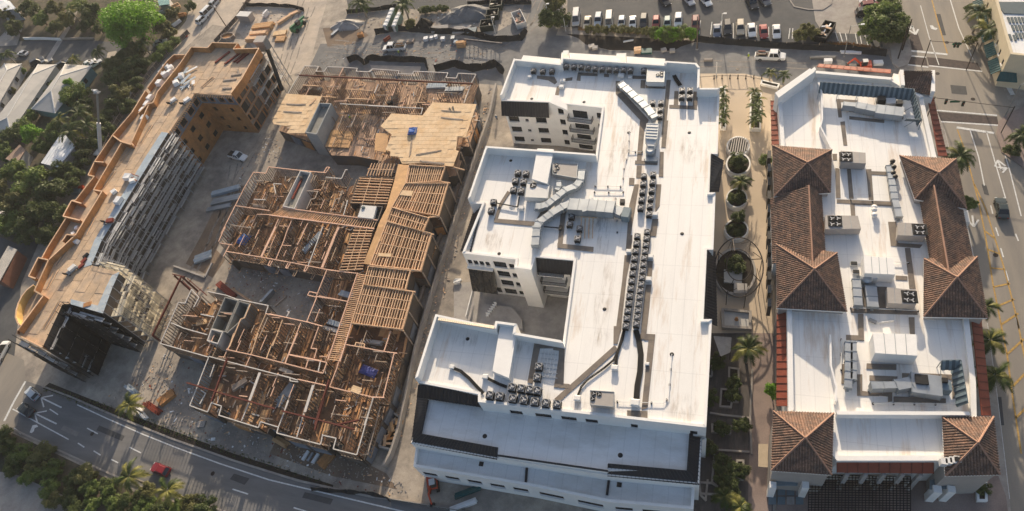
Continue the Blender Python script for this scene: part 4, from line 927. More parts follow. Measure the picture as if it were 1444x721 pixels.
box_unit(L1, [(520,630),(775,635),(800,735),(520,740)], 1.9, 'grey rooftop unit with four fans beside the west saddle roof', [(572,655,.5),(620,655,.5),(572,700,.5),(620,700,.5)])
box_unit(O1, [(345,20),(545,30),(545,120),(340,112)], 1.9, 'grey rooftop unit with four fans beside the east saddle roof', [(482,52,.5),(518,52,.5),(482,90,.5),(518,92,.5)])
box_unit(O1, [(262,490),(470,512),(475,612),(270,605)], 1.9, 'grey rooftop unit with four fans below the white stair bulkhead', [(405,535,.5),(445,540,.5),(405,580,.5),(445,585,.5)])
box_unit(O1, [(92,262),(312,280),(322,398),(100,388)], 2.4, 'white box-shaped stair bulkhead in the middle of the tiled building roof', m=M_stucco, z0=.1, cat='roof structure')
box_unit(S2, [(160,205),(475,215),(485,370),(175,350)], 3.0, 'large white box-shaped bulkhead on the south part of the tiled building', m=M_stucco, z0=.1, cat='roof structure')
def hvac(T, pts, wd, ht, label, extra=()):
    q = PT(T, pts, RZ+.4+ht); base = q[0].copy(); base.z = RZ; t = thing('air_handler', base, label, 'air conditioner')
    for i, (a, b_) in enumerate(zip(q, q[1:])):
        w_ = wd[i]; MB().beam(a-Vector((0,0,ht/2+.003*i)), b_-Vector((0,0,ht/2+.003*i)), w_, ht).build('duct_section', M_galv, t)
        n = max(1,int((b_-a).length/1.4)); d = (b_-a).normalized()*.04
        for k in range(n+1): p = lerp(a,b_,k/n)-Vector((0,0,ht/2)); piece('flange', t, M_galvd, p-d, p+d, w_+.14, ht+.14)
    mb = MB(); at, L = walong(q)
    for k in range(5):
        p = at(L*k/4); mb.box((p.x,p.y,RZ), .3, .3, .4)
    mb.build('support', M_galvd, t)
    for (x, y, s, h, m, nm) in extra: p = P(*ZP(T)(x,y), RZ+h); MB().box((p.x,p.y,RZ+.05), s, s*.9, h).build(nm, m, t)
    return t
hvac(K2, [(330,310),(430,320),(585,350),(800,375)], [1.0,1.5,2.2], 1.3, 'long galvanised air handler behind the north louvre screen', [(770,300,1.0,1.8,M_black,'exhaust_fan'),(700,290,1.6,1.2,M_unitl,'intake_hood'),(630,270,1.3,1.6,M_black,'condenser')])
hvac(S2, [(150,585),(330,580),(440,560),(660,590)], [1.0,1.6,3.0], 1.5, 'long galvanised air handler tapering west on the south roof', [(690,590,1.4,1.7,M_bluegl,'fan_housing'),(684,545,.7,2.2,M_black,'exhaust_fan'),(515,540,1.6,2.1,M_black,'intake_grille')])
def roofduct(T, pts, wd, label):
    q = PT(T, pts, RZ+1.1); base = q[0].copy(); base.z = RZ; t = thing('air_duct', base, label, 'duct')
    for i, (a, b_) in enumerate(zip(q, q[1:])):
        MB().beam(a-Vector((0,0,.35)), b_-Vector((0,0,.35)), wd-.004*i, .7).build('duct_section', M_galv, t); n = max(1,int((b_-a).length/1.3)); d = (b_-a).normalized()*.04
        for k in range(n+1): p = lerp(a,b_,k/n)-Vector((0,0,.35)); piece('flange', t, M_galvd, p-d, p+d, wd+.12, .82)
    mb = MB(); 
    for p in q: mb.box((p.x,p.y,RZ), .4, .4, .45)
    mb.build('support', M_galvd, t); return t
roofduct(N1, [(300,240),(345,500),(380,640)], 1.0, 'long narrow duct running south beside the northeast tiled tower')
roofduct(O1, [(40,430),(55,620)], 1.2, 'broad duct lying west of the two unit pads')
roofduct(O1, [(145,480),(160,630)], 1.6, 'flat duct between the stair bulkhead and the south pads')
roofduct(S1, [(655,270),(655,480),(650,600)], 1.0, 'western duct of the pair beside the large bulkhead')
roofduct(S1, [(690,270),(690,540)], .8, 'eastern duct of the pair beside the large bulkhead')
t = thing('exhaust_blower', P(*ZP(O1)(120,440),RZ), 'grey round blower at the foot of the stair bulkhead', 'blower')
c = P(*ZP(O1)(115,435),RZ+.6); c.z = RZ+.05; MB().lathe(c, [(.8,0),(.85,.9),(.5,1.3)], 18).build('drum', M_galv, t); MB().box(c+Vector((.9,.2,0)), .9, .8, 1.2).build('motor_box', M_unitl, t); MB().box(c-Vector((0,0,.04)), 2.6, 2.0, .06).build('base_plate', M_galvd, t)
for k, (x, y) in enumerate(((690,320),(705,380))):
    t = thing('roof_hatch', P(*ZP(M1)(x,y),RZ), ('northern' if k == 0 else 'southern')+' one of two small dark hatches west of the bulkhead', 'hatch'); c = P(*ZP(M1)(x,y),RZ+.3); c.z = RZ
    MB().box(c, 1.0, .8, .4).build('curb', M_unitl, t); MB().box(c+Vector((0,0,.4)), .9, .6, .12).build('lid', M_black, t)
t = thing('vent_stack', P(*ZP(N1)(325,210),RZ), 'group of black upright vents at the head of the long narrow duct', 'roof vent')
for x, y in ((325,210),(335,255),(330,300),(345,330)): c = P(*ZP(N1)(x,y),RZ+1); c.z = RZ; MB().lathe(c, [(.3,0),(.3,.9),(.42,.95),(.42,1.2),(.1,1.35)], 10).build('vent', M_black, t)
t = thing('vent_stack', P(*ZP(N1)(185,610),RZ), 'white mushroom vent in the middle of the tiled building roof', 'roof vent')
for y in (570,590,630): c = P(*ZP(N1)(182,y),RZ+.6); c.z = RZ; MB().lathe(c, [(.25,0),(.25,.6),(.45,.65),(.45,.85),(.1,1.0)], 12).build('vent', M_pipe, t)
t = thing('lying_pole', P(*ZP(S2)(220,120),RZ), 'bent white pipe lying on the roof above the large bulkhead', 'pipe')
MB().tube(PT(S2,[(200,130),(310,112)],RZ+.15), .12, 6).build('pipe', M_pipe, t); MB().beam(P(*ZP(S2)(130,105),RZ+.2), P(*ZP(S2)(185,130),RZ+.2), .5, .3).build('channel', M_fan, t)
t = thing('wall_unit', P(*ZP(R1)(745,395),ZE), 'white air conditioner standing on the southeast tiled tower eave', 'air conditioner')
for k in range(4):
    c = P(*ZP(R1)(680+k*28,405-k*5),10.9); c.z = 9.8; MB().box(c, .75, .8, 1.1).build('cabinet', M_unitl, t)
c = P(*ZP(R1)(765,388),11.2); c.z = 10.9; MB().lathe(c, [(.32,0),(.32,.12),(.25,.12)], 12).build('fan', M_black, t)
# southern forecourt: pergola with its slats, stone benches, planters
zp = 3.4
pq = [P(1141,669,zp), P(1284,672,zp), P(1284,745,zp), P(1139,745,zp)]
PG = thing('pergola', Vector(((pq[0]+pq[2]).x/2,(pq[0]+pq[2]).y/2,0)), 'dark lattice pergola in front of the tiled building', 'pergola')
for i in range(31): a, b_ = lerp(pq[0],pq[1],i/30), lerp(pq[3],pq[2],i/30); piece('slat', PG, M_iron, a, b_, .09, .16)
for i in range(22): a, b_ = lerp(pq[0],pq[3],i/21)+Vector((0,0,-.14)), lerp(pq[1],pq[2],i/21)+Vector((0,0,-.14)); piece('slat', PG, M_iron, a, b_, .09, .12)
for i in (0,1):
    for j in range(4): p = lerp(lerp(pq[0],pq[1],j/3), lerp(pq[3],pq[2],j/3), .05+.9*i); piece('post', PG, M_stucco, Vector((p.x,p.y,0)), p-Vector((0,0,.3)), .4, .4)
# facade columns below the south eave
for k in range(5):
    p = P(1195+k*26, 668, 7.1); MB().hexa([Vector((p.x+sx*s,p.y+sy*s,z)) for z,s in ((.17,.3),(7.0,.24)) for sx,sy in ((-1,-1),(1,-1),(1,1),(-1,1))]).build('column', M_conc, RB)
for x0, y0, w_, d_, h_, nm in ((1090,684,.9,.9,4.8,'porch_pier'),(1136,684,.9,.9,4.8,'porch_pier'),(1322,690,1.0,1.0,4.6,'porch_pier'),(1342,690,.9,.9,4.6,'porch_pier')):
    p = P(x0,y0,h_); MB().box((p.x,p.y,.1), w_, d_, h_).build(nm, M_stucco, RB)
q = PT(Q1, [(590,470),(745,475),(740,535),(575,535)], 4.2); MB().prism(q, 3.9, 4.2).build('porch_canopy', M_bluegl, RB)
q = PT(R1, [(590,520),(722,520),(722,580),(588,580)], 4.2); MB().prism(q, 3.9, 4.2).build('porch_canopy', M_bluegl, RB)
q = PT(Q1, [(458,236),(528,236),(525,405),(456,400)], 4.4); MB().prism(q, 4.15, 4.4).build('side_canopy', mat('tan_canvas',(.42,.34,.24),.9,.1,1), RB)
# arcade windows on the west wall (pale frames seen from above between dark ones)
for k in range(12):
    y = 212 + k*19
    a = P(1083.5 if y < 430 else 1085, y, 6.4); b2 = P(1083.5 if y < 430 else 1085, y+11, 6.4)
    MB().hexa([Vector((p.x+dx,p.y,z)) for z in (3.2,6.4) for p, dx in ((a,-.12),(a,.5),(b2,.5),(b2,-.12))]).build('west_window', M_glass if k%3 else M_frame, RB)
# rooftop edges of the east arcade
MB().box(P(1358,306,7.5)-Vector((0,0,2)), 1.6, 2.4, 2.2).build('wall_cabinet', M_unitl, RB)
# ---------------------------------------------------------------- plaza between the two finished buildings
def round_planter(cx, cy, rx, ry, label, plants=True, h=1.0):
    c = P(cx, cy, h); c.z = 0.02
    # radii from the picture, in metres
    ax = (P(cx+rx,cy,h)-P(cx-rx,cy,h)).length/2; ay = (P(cx,cy+ry,h)-P(cx,cy-ry,h)).length/2
    t = thing('round_planter', c, label, 'planter', 'round planters in the plaza'); mb = MB(); n = 28
    for i in range(n):
        a0, a1 = 2*math.pi*i/n, 2*math.pi*(i+1)/n
        f = lambda a, k, z: c+Vector((ax*k*math.cos(a), ay*k*math.sin(a), z))
        mb.hexa([f(a0,1.05,0), f(a1,1.05,0), f(a1,.88,0), f(a0,.88,0), f(a0,1,h), f(a1,1,h), f(a1,.88,h), f(a0,.88,h)])
    mb.build('rim', M_stucco, t)
    MB().face([c+Vector((ax*.89*math.cos(2*math.pi*i/n), ay*.89*math.sin(2*math.pi*i/n), h-.15)) for i in range(n)]).build('soil', M_soil, t)
    return t, c, ax, ay
PLANTERS = [round_planter(1041,205.5,16.5,13.5,'northernmost round planter, covered by a pale slatted grate'),
            round_planter(1041,231,17.5,16,'second round planter from the north with a big shrub'),
            round_planter(1039,279,15,14,'third round planter from the north with a palm'),
            round_planter(1038.5,323,17,14.5,'fourth round planter from the north, just above the iron ring')]
t, c, ax, ay = PLANTERS[0]
for k in range(9):
    x = -.8+1.6*k/8; hh = math.sqrt(max(0,1-x*x))*.88
    piece('grate_slat', t, M_unit, c+Vector((ax*x-.2,-ay*hh,1.1)), c+Vector((ax*x+.25,ay*hh,1.1)), .22, .1)
# iron ring canopy on spokes
rcx, rcy, zr = 1042, 376, 4.2
c = P(rcx, rcy, zr); axr = (P(rcx+34,rcy,zr)-P(rcx-34,rcy,zr)).length/2; ayr = (P(rcx,rcy+42,zr)-P(rcx,rcy-42,zr)).length/2
RG = thing('ring_trellis', Vector((c.x,c.y,0)), 'large round iron ring trellis on thin posts in the plaza', 'trellis')
ring = lambda a, k, z: Vector((c.x+axr*k*math.cos(a), c.y+ayr*k*math.sin(a), z))
MB().tube([ring(2*math.pi*i/36,1,zr) for i in range(37)], .11, 6, caps=False).build('outer_ring', M_iron, RG)
MB().tube([ring(2*math.pi*i/24,.52,zr+.5) for i in range(25)], .09, 6, caps=False).build('inner_ring', M_iron, RG)
for k in range(8):
    a = k*math.pi/4+.3; piece('spoke', RG, M_iron, ring(a,1,zr), ring(a+.1,.52,zr+.5), .11, .11); piece('post', RG, M_iron, ring(a,1,zr), ring(a,.98,0.02), .12, .12)
    piece('brace', RG, M_iron, ring(a,1,zr), ring(a+.4,.75,zr+.25), .08, .08)
# oval pond under the ring
pc = P(1036,383,.5); pc.z = .02; PD = thing('plaza_fountain', pc, 'round planted basin with a white slab under the iron ring', 'fountain')
n = 28; mb = MB(); ax, ay = 3.6, 5.0; f = lambda a, k, z: pc+Vector((ax*k*math.cos(a), ay*k*math.sin(a), z))
for i in range(n):
    a0, a1 = 2*math.pi*i/n, 2*math.pi*(i+1)/n; mb.hexa([f(a0,1.04,0),f(a1,1.04,0),f(a1,.9,0),f(a0,.9,0),f(a0,1,.7),f(a1,1,.7),f(a1,.9,.7),f(a0,.9,.7)])
mb.build('rim', M_conc, PD); MB().face([f(2*math.pi*i/n,.91,.5) for i in range(n)]).build('soil', M_soil, PD)
MB().prism([P(1021,380,.8),P(1047,383,.8),P(1046,400,.8),P(1021,398,.8)], .5, .8).build('slab', M_basin, PD)
MB().box(P(1044,408,.9)-Vector((0,0,.4)), 2.2, 2.0, .8).build('step', M_conc, PD)
# square fountain basin
q = [P(1017,434,.9),P(1060,438,.9),P(1060,464,.9),P(1018,462,.9)]
FB = thing('fountain_basin', sum(q,Vector())/4-Vector((0,0,.9)), 'square pale stone basin with a rusty spout south of the iron ring', 'fountain')
qi = offset_poly(q, .45); mb = MB()
for i in range(4): j=(i+1)%4; mb.hexa([Vector((p.x,p.y,z)) for z in (0,.9) for p in (q[i],qi[i],qi[j],q[j])])
mb.build('rim', M_walk, FB); MB().prism(qi, .02, .55).build('basin_floor', M_basin, FB)
cc = sum(qi,Vector())/4; MB().lathe((cc.x,cc.y,.55), [(.35,0),(.15,.3),(.25,.5),(.05,.6)], 10).build('spout', M_osbo, FB)
# long rectangular planters beside the entrance
def long_planter(pts, h, label, rim=M_stucco, name='long_planter', grp=None):
    q = PP(pts, h); t = thing(name, sum(q,Vector())/len(q)-Vector((0,0,h)), label, 'planter', grp); qi = offset_poly(q, .3); mb = MB(); n = len(q)
    for i in range(n): j=(i+1)%n; mb.hexa([Vector((p.x,p.y,z)) for z in (.01,h) for p in (q[i],qi[i],qi[j],q[j])])
    mb.build('rim', rim, t); MB().prism(qi, .01, h-.12).build('soil', M_soil, t); return t, qi
LP1 = long_planter([(1015,122),(1023,122),(1024,180),(1015,180)], .9, 'narrow planter of dark palms against the white building')
LP2 = long_planter([(1058,130),(1074,131),(1073,182),(1057,181)], .9, 'white rectangular planter of palms in the plaza entrance')
LP3 = long_planter([(1074,112),(1100,118),(1097,124),(1072,118)], .6, 'curved mulch bed with two small palms at the plaza mouth')
# bollards across the plaza mouth
for i in range(8):
    p = P(1007+i*11.2, 108.5+.25*abs(i-3)**1.6*.3, .5); p.z = .02
    t = thing('bollard', p, f'{ORD[i]} slim dark bollard from the west across the plaza mouth', 'bollard', 'bollards across the plaza mouth')
    MB().lathe(p, [(.11,0),(.11,.95),(.13,.96),(.1,1.08)], 8).build('post', M_iron, t); MB().lathe(p, [(.2,0),(.2,.05),(.12,.07)], 8).build('base', M_iron, t)
MB().tube([P(985,109,1.0),P(1010,107,1.0),P(1050,107,1.0),P(1074,112,1.0)], .05, 6).build('chain', M_iron, None)
tag(bpy.data.objects['chain'], 'dark chain strung between the plaza bollards', 'chain')
# dark southern plaza: low stone-edged beds
for k, (pts, lab) in enumerate([([(1027,517),(1043,519),(1042,567),(1026,566)],'long dark planting bed with a pale stone edge, south plaza'),([(1016,547),(1028,548),(1034,562),(1032,575),(1014,574)],'short dark bed joined to the long bed, south plaza'),([(1003,597),(1032,600),(1031,612),(1003,609)],'small stone-edged bed beside the south plaza path'),([(1038,648),(1050,648),(1049,677),(1037,676)],'upright stone-edged bed by the promenade')]): long_planter(pts, .6, lab, M_walk)
def edging(pts, label, z=.35):
    q = PP(pts, z); t = thing('stone_edging', q[0]-Vector((0,0,z)), label, 'kerb')
    for a, b_ in zip(q, q[1:]): piece('edging_stone', t, M_walk, a-Vector((0,0,z/2)), b_-Vector((0,0,z/2)), .3, z)
edging([(1057,637),(1008,634),(1004,680),(1010,684)], 'pale stone edging bent round the dark lawn, south plaza'); edging([(988,614),(986,678),(988,698),(996,706)], 'pale stone edging along the white building, south plaza'); edging([(986,680),(1004,681),(1012,686)], 'short pale stone edging linking the two long ones'); edging([(998,676),(995,704)], 'short upright stone edging near the bottom edge'); edging([(988,696),(1014,697)], 'lower crosswise stone edging near the bottom edge'); edging([(1004,504),(1004,530),(1000,530)], 'bracket-shaped stone edging by the white wall'); edging([(1001,582),(1020,585),(1056,589)], 'slanting stone edging across the south plaza'); edging([(1061,520),(1058,590),(1060,640)], 'long stone edging beside the promenade')
t = thing('fabric_sail', P(1010,482,3), 'grey pointed shade sail beside the white building', 'shade sail'); sl = [P(1006,474,3.4),P(1032,476,3.0),P(1030,497,2.8),P(1016,503,3.2)]
MB().face(sl).face([p-Vector((0,0,.03)) for p in reversed(sl)]).build('sail', M_conc, t); [piece('mast', t, M_iron, Vector((p.x,p.y,.02)), p+Vector((0,0,.2)), .1, .1) for p in sl]
# stone tables on the forecourt
FT = thing('paved_terrace', P(1120,700,.17), 'terrace with square dark paving slabs below the southwest tiled tower', 'terrace')
for i in range(4):
    for j in range(2):
        q = PT(Q1, [(530+i*66,550+j*66),(585+i*66,550+j*66),(585+i*66,606+j*66),(530+i*66,606+j*66)], .3); MB().prism(q, .17, .26+.02*((i+j)%2)).build('slab', M_bluegl if (i+j)%3 else M_conc, FT)
long_planter([(1341,676),(1354,676),(1353,690),(1341,690)], .7, 'small square white planter below the southeast tower', M_stucco)
long_planter([(1376,672),(1392,672),(1393,707),(1378,707)], .7, 'white-edged grass bed near the avenue corner', M_stucco)
# ---------------------------------------------------------------- sheathed building under construction on the left
LZ = 13.0
A0=(220,0,5.546); B0=(200,110,5.546); C0=(0,220,5.546); D0=(0,340,5.546); E0=(0,460,5.546); B2=(0,110,5.546)
lo = [(269.6,66.7),(293,67.6),(299,60.4),(335.4,61.3),(329,69.4),(365,68.5),(339,112.7),(326,133.4),(274,130.7),(237,187.5),(216,221),(142.4,341),(129,373.4),(168.6,383.3),(157.8,406.7),(145,442),(99,429),(88,430),(60.4,489.8),(23.4,471.7),(27,457),(21.6,448),(23.4,435.6),(30,420),(45,406.7),(50.5,393),(40.6,389.6),(54,363.4),(59.5,363.4),(66.7,350),(93,308),(89,305),(101,283),(106.4,283),(133,249),(124.4,247),(133.5,228),(158.7,191),(186,159),(205,128),(235,87),(245,77.5),(259.7,77.5)]
lout = [Vector((P(x,y,LZ).x,P(x,y,LZ).y,0)) for x,y in lo]
lc = sum(lout,Vector())/len(lout)
LB = thing('sheathed_building', (lc.x,lc.y,0), 'L-shaped building under construction with orange sheathing and a bare board roof', 'building')
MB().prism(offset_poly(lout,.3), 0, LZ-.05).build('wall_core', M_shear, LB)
sheet('roof_deck', offset_poly(lout,.1), LZ-.03, M_osbd, None, parent=LB)
# roof boards: sheets laid in courses, clipped to the deck by their centres
def inside(p, poly):
    c = False; n = len(poly)
    for i in range(n):
        a, b_ = poly[i], poly[i-1]
        if (a.y > p.y) != (b_.y > p.y) and p.x < (b_.x-a.x)*(p.y-a.y)/(b_.y-a.y)+a.x: c = not c
    return c
def sheets(parent, poly, z, L, W, m, gap=.03, ang=0, name='roof_board', jit=.01, skip=0, rnd=random):
    ca, sa = math.cos(ang), math.sin(ang)
    q = [Vector((p.x*ca+p.y*sa, -p.x*sa+p.y*ca, 0)) for p in poly]
    x0, x1, y0, y1 = min(p.x for p in q), max(p.x for p in q), min(p.y for p in q), max(p.y for p in q)
    k = 0; y = y0; r = 0
    while y < y1:
        x = x0-(L/2 if r%2 else 0)
        while x < x1:
            c = Vector((x+L/2, y+W/2, 0)); cs = [Vector((x+a, y+b_, 0)) for a in (.08*L,.92*L) for b_ in (.1*W,.9*W)]
            if inside(c, q) and all(inside(s, q) for s in cs) and rnd.random() >= skip:
                w_ = lambda v: Vector((v.x*ca-v.y*sa, v.x*sa+v.y*ca, z+jit*rnd.random()))
                a, b_ = w_(Vector((x+gap,y+W/2,0))), w_(Vector((x+L-gap,y+W/2,0))); b_.z = a.z
                piece(name, parent, m, a, b_, W-gap*2, .03); k += 1
            x += L
        y += W; r += 1
    return k
inner = [(269.6,66.7),(255,88.4),(222,130),(212,146),(185,204),(171,203),(138,268),(106.4,332),(94,340),(68.5,367),(48.7,410),(58,418),(27,466),(60.4,489.8),(88,430),(99,429),(145,442),(157.8,406.7),(168.6,383.3),(129,373.4),(142.4,341),(216,221),(237,187.5),(274,130.7),(326,133.4),(339,112.7),(365,68.5),(329,69.4)]
lin = [Vector((P(x,y,LZ).x,P(x,y,LZ).y,0)) for x,y in inner]
NLB = sheets(LB, lin, LZ, 4.9, 1.22*2, M_osbd, .05, math.pi/2)
# parapets: orange-tan sheathing with a lumber cap
def parapet(pts, h, z0=LZ, th=.22, m=M_osbo, cap=M_lum, closed=False):
    q = PP(pts, z0+h); q = [Vector((p.x,p.y,z0)) for p in q]
    for i, (a, b_) in enumerate(zip(q, q[1:])):
        o = sub('parapet', LB); d = (b_-a).normalized()*th*.5; k = .002*(i%4)
        MB().beam(a+Vector((0,0,h/2-.3+k)), b_+Vector((0,0,h/2-.3+k))+d*.0, th, h+.6).build('sheathing', m, o)
        MB().beam(a+Vector((0,0,h+.03+k)), b_+Vector((0,0,h+.03+k)), th+.06, .08).build('cap', cap, o)
parapet([(255,88.4),(269.6,66.7),(293,67.6),(299,60.4),(335.4,61.3),(329,69.4),(365,68.5),(341,111),(326,131.4)], 1.5)
parapet([(259.7,77.5),(245,77.5),(235,87),(208,124)], 1.3)
parapet([(255,88.4),(222,130),(216,145),(208,147)], 1.5)
parapet([(205,128),(186,159),(158.7,191),(171,200),(185,204)], 1.4)
parapet([(195,160),(208,147)], 1.3); parapet([(210.5,146),(186,200)], 1.4)
parapet([(158.7,191),(133.5,228),(147,229)], 1.5); parapet([(171,202),(132,268),(144,270),(106.4,332),(94,331),(88,340)], 1.5)
parapet([(133.5,228),(124.4,247),(133,249),(106.4,283),(101,283),(89,305),(113,311)], 1.4)
parapet([(101,283),(115,287)], 1.4); parapet([(93,308),(66.7,350),(59.5,363.4)], 1.3)
parapet([(69,367),(54,363.4),(40.6,389.6),(50.5,393)], 1.4); parapet([(106,332),(68.5,367),(48.7,410),(61,417.5),(25,466)], 1.4)
arc = [(47,402),(38,409),(31,418),(26,428),(23,438),(22,447),(25,455),(28,459)]
parapet(arc, 1.6, m=mat('yellow_curved_sheathing', (.58,.38,.13), .8, .12, 1))
parapet([(25,466),(23.4,471.7),(60.4,489.8)], .5)
# ledge walls (board faces of the court edges)
for a, b_ in (((326,133.4),(274,130.7)), ((274,130.7),(237,187.5))):
    p, q = P(*a,LZ), P(*b_,LZ); MB().beam(p-Vector((0,0,.3)), q-Vector((0,0,.3)), .3, .5).build('roof_edge_beam', M_lum, LB)
# blue-grey membrane strip along the scaffold edge
q0 = [(237,187.5),(216,221),(142.4,341),(129,373.4),(168.6,383.3),(157.8,406.7),(145,442),(99,429)]
inn = [(228,186),(206,220),(133,339),(118,377),(158,388),(149,406),(138,431),(100,422)]
for i in range(len(q0)-1):
    if i == 3: continue
    z = LZ+.06+.003*i; MB().prism(PP([q0[i],q0[i+1],inn[i+1],inn[i]] if i != 4 else [q0[i],q0[i+1],inn[i+1],(158,388)], z), LZ+.01, z).build('membrane_strip', M_mem, LB)
# sheathed court facades with window openings
def shell(a, b_, z0, z1, holes, m, pane=M_frame):
    mb = MB(); pt, nr = facade(mb, a, b_, z0, z1, holes, .3); mb.build('sheathed_wall', m, LB)
    for h in holes:
        w_ = sub('window_opening', LB); u0,u1,v0,v1 = h
        MB().face([pt(u0,v0,.8),pt(u1,v0,.8),pt(u1,v1,.8),pt(u0,v1,.8)]).build('dark_room', M_black, w_)
        mb = MB()
        for A, B in (((u0,v0),(u1,v0)),((u0,v1),(u1,v1)),((u0,v0),(u0,v1)),((u1,v0),(u1,v1))): mb.beam(pt(*A,-.1), pt(*B,-.1), .1, .12)
        mb.build('buck', M_osbo, w_)
    return pt, nr
i8 = [Vector((P(x,y,LZ).x,P(x,y,LZ).y,0)) for x,y in ((326,133.4),(274,130.7),(237,187.5))]
holes = []
for f in range(3):
    v0, v1 = (f*3.1+.9)/9.6, (f*3.1+2.3)/9.6
    holes += [(.20,.32,v0,v1),(.66,.78,v0,v1)]
shell(i8[1], i8[0], 0, 9.6, holes, M_osbo)
holes = []
for f in range(3):
    v0, v1 = (f*3.1+.9)/9.6, (f*3.1+2.4)/9.6
    holes += [(.08,.20,v0,v1),(.40,.53,v0,v1),(.74,.88,v0,v1)]
shell(i8[2], i8[1], 0, 9.6, holes, M_osbo)
shell(i8[1], i8[0], 9.62, LZ-.6, [(.06,.2,.25,.8),(.3,.42,.25,.8),(.55,.7,.25,.8),(.8,.92,.25,.8)], M_wrap)
shell(i8[2], i8[1], 9.62, LZ-.6, [(.06,.22,.2,.8),(.32,.48,.2,.8),(.6,.76,.2,.8),(.84,.96,.2,.8)], M_wrap)
# north-east face: open framing
e0, e1 = Vector((P(365,68.5,LZ).x,P(365,68.5,LZ).y,0)), Vector((P(326,133.4,LZ).x,P(326,133.4,LZ).y,0))
rge = random.Random(4); holes = []
for f in range(4):
    u = .01
    while u < .93: w_ = rge.choice((.06,.1,.16,.2)); w_ = min(w_, .985-u); holes.append((round(u,3), round(u+w_,3), (f*3.1+rge.choice((.15,.2,.9)))/12.4, (f*3.1+2.75)/12.4)); u += w_+rge.choice((.015,.02,.05))
shell(e1, e0, 0, 12.4, holes, M_lumg)
# timber joist tails under the court eave
for (a, b_, n) in ((i8[1],i8[0],16),(i8[2],i8[1],22)):
    d = (b_-a); nr = Vector((d.y,-d.x,0)).normalized()
    for k in range(n): p = lerp(a,b_,(k+.5)/n); piece('joist_tail', LB, M_lum, p+nr*.02+Vector((0,0,LZ-.75)), p+nr*.55+Vector((0,0,LZ-.75)), .12, .3)
# ---- scaffolds
def scaffold(pts, z_top, levels, bay, dep, label, plank, nm='scaffold', side=1, net=None, zb=0):
    M_scst_ = M_black if net else M_scst
    q = [Vector((p.x,p.y,0)) for p in PP(pts, z_top)]
    t = thing(nm, q[0].copy(), label, 'scaffold')
    for a, b_ in zip(q, q[1:]):
        L = (b_-a).length; n = max(1, round(L/bay)); d = (b_-a)/n; nr = Vector((d.y,-d.x,0)).normalized()*side
        for i in range(n+1):
            for k in (.35, dep): p = a+d*i+nr*k; piece('standard', t, M_scst_, p+Vector((0,0,zb)), p+Vector((0,0,z_top+.9)), .09, .09)
            for l in levels: p = a+d*i; piece('transom', t, M_scst_, p+nr*.3+Vector((0,0,l-.07)), p+nr*(dep+.05)+Vector((0,0,l-.07)), .07, .07)
        for l in levels:
            for i in range(n):
                for k in range(3):
                    if random.random() < .3: continue
                    w_ = (dep-.4)/3; off = .38+w_*(k+.5); j = random.uniform(-.15,.15)
                    piece('plank', t, plank, a+d*(i+.02)+nr*off+Vector((0,0,l+.03*random.random())), a+d*(i+1.0)+nr*off+Vector((0,0,l+.03*random.random())), w_*.8, .06)
            for hh in (.55,1.0): piece('guard_rail', t, M_scst_, a+nr*dep+Vector((0,0,l+hh)), b_+nr*dep+Vector((0,0,l+hh)), .06, .06)
        if net:
            for i in range(n):
                p0, p1 = a+d*i+nr*(dep+.12), a+d*(i+1)+nr*(dep+.12)
                for l0, l1 in zip(net, net[1:]):
                    if random.random() < .02: continue
                    mb = MB(); s = 4
                    for c in range(s):
                        u0, u1 = lerp(p0,p1,c/s), lerp(p0,p1,(c+1)/s); w0, w1 = nr*.12*math.sin(c*2.1+i), nr*.12*math.sin((c+1)*2.1+i)
                        mb.face([u0+w0*.4+Vector((0,0,l0)), u1+w1*.4+Vector((0,0,l0)), u1+w1+Vector((0,0,l1-.05)), u0+w0+Vector((0,0,l1-.05))])
                    mb.build('debris_net', M_net, t)
    return t
LV = [1.2,2.7,4.2,5.7,7.2,8.7,10.2,11.6,12.85]
scaffold([(131,374),(145,341),(218,222),(240,188)], LZ, LV, 2.6, 1.7, 'long grey plank scaffold along the inner side of the sheathed building', M_scpl)
scaffold([(146,442),(159,407),(170,384)], LZ, [1.5,3.5,5.5,7.5,9.5,11.5], 2.2, 2.6, 'short pale plank scaffold at the end of the sheathed wing', M_scpll)
scaffold([(170,384),(131,374)], LZ, LV, 2.4, 1.6, 'pale plank scaffold crossing the inner corner of the sheathed building', M_scpll, side=1)
scaffold([(62,490),(90,430)], LZ, [2,4,6,8,10,12], 2.4, 1.6, 'black-netted scaffold on the east side of the street wing', M_scpl, net=[0.3,3,6,9,12.3], side=1)
scaffold([(88,431),(99,430),(145,443)], LZ, [2,4,6,8,10,12], 2.4, 1.8, 'black-netted scaffold on the street side of the wing', M_scpl, net=[.3,3,6,9,12.6], side=1)
scaffold([(24,473),(60,490)], LZ, [3,6,9,11.5], 2.4, 1.4, 'narrow scaffold at the street corner of the sheathed building', M_scpl, net=[.3,3,6,8], side=1)
scaffold([(346,113),(372,70)], 11, [3,6,9,11], 2.6, 1.6, 'steel scaffold on the northeast side of the sheathed building', M_scpl, side=1)
# plank facing boards that close the short scaffold
t = thing('plank_facing', Vector((P(160,420,5).x,P(160,420,5).y,0)), 'upright pale boards closing the end scaffold of the sheathed wing', 'boarding')
q = [Vector((p.x,p.y,0)) for p in PP([(146,442),(159,407),(170,384)], LZ)]
at, L = walong(q); d0 = (q[-1]-q[0]).normalized(); nr = Vector((d0.y,-d0.x,0))
for k in range(26):
    for f in range(4):
        if random.random() < .25: continue
        p = at(L*(k+.5)/26)+nr*2.8; piece('upright_board', t, M_scpll, p+Vector((0,0,f*3+.4)), p+Vector((0,0,f*3+2.6)), .3, .05)
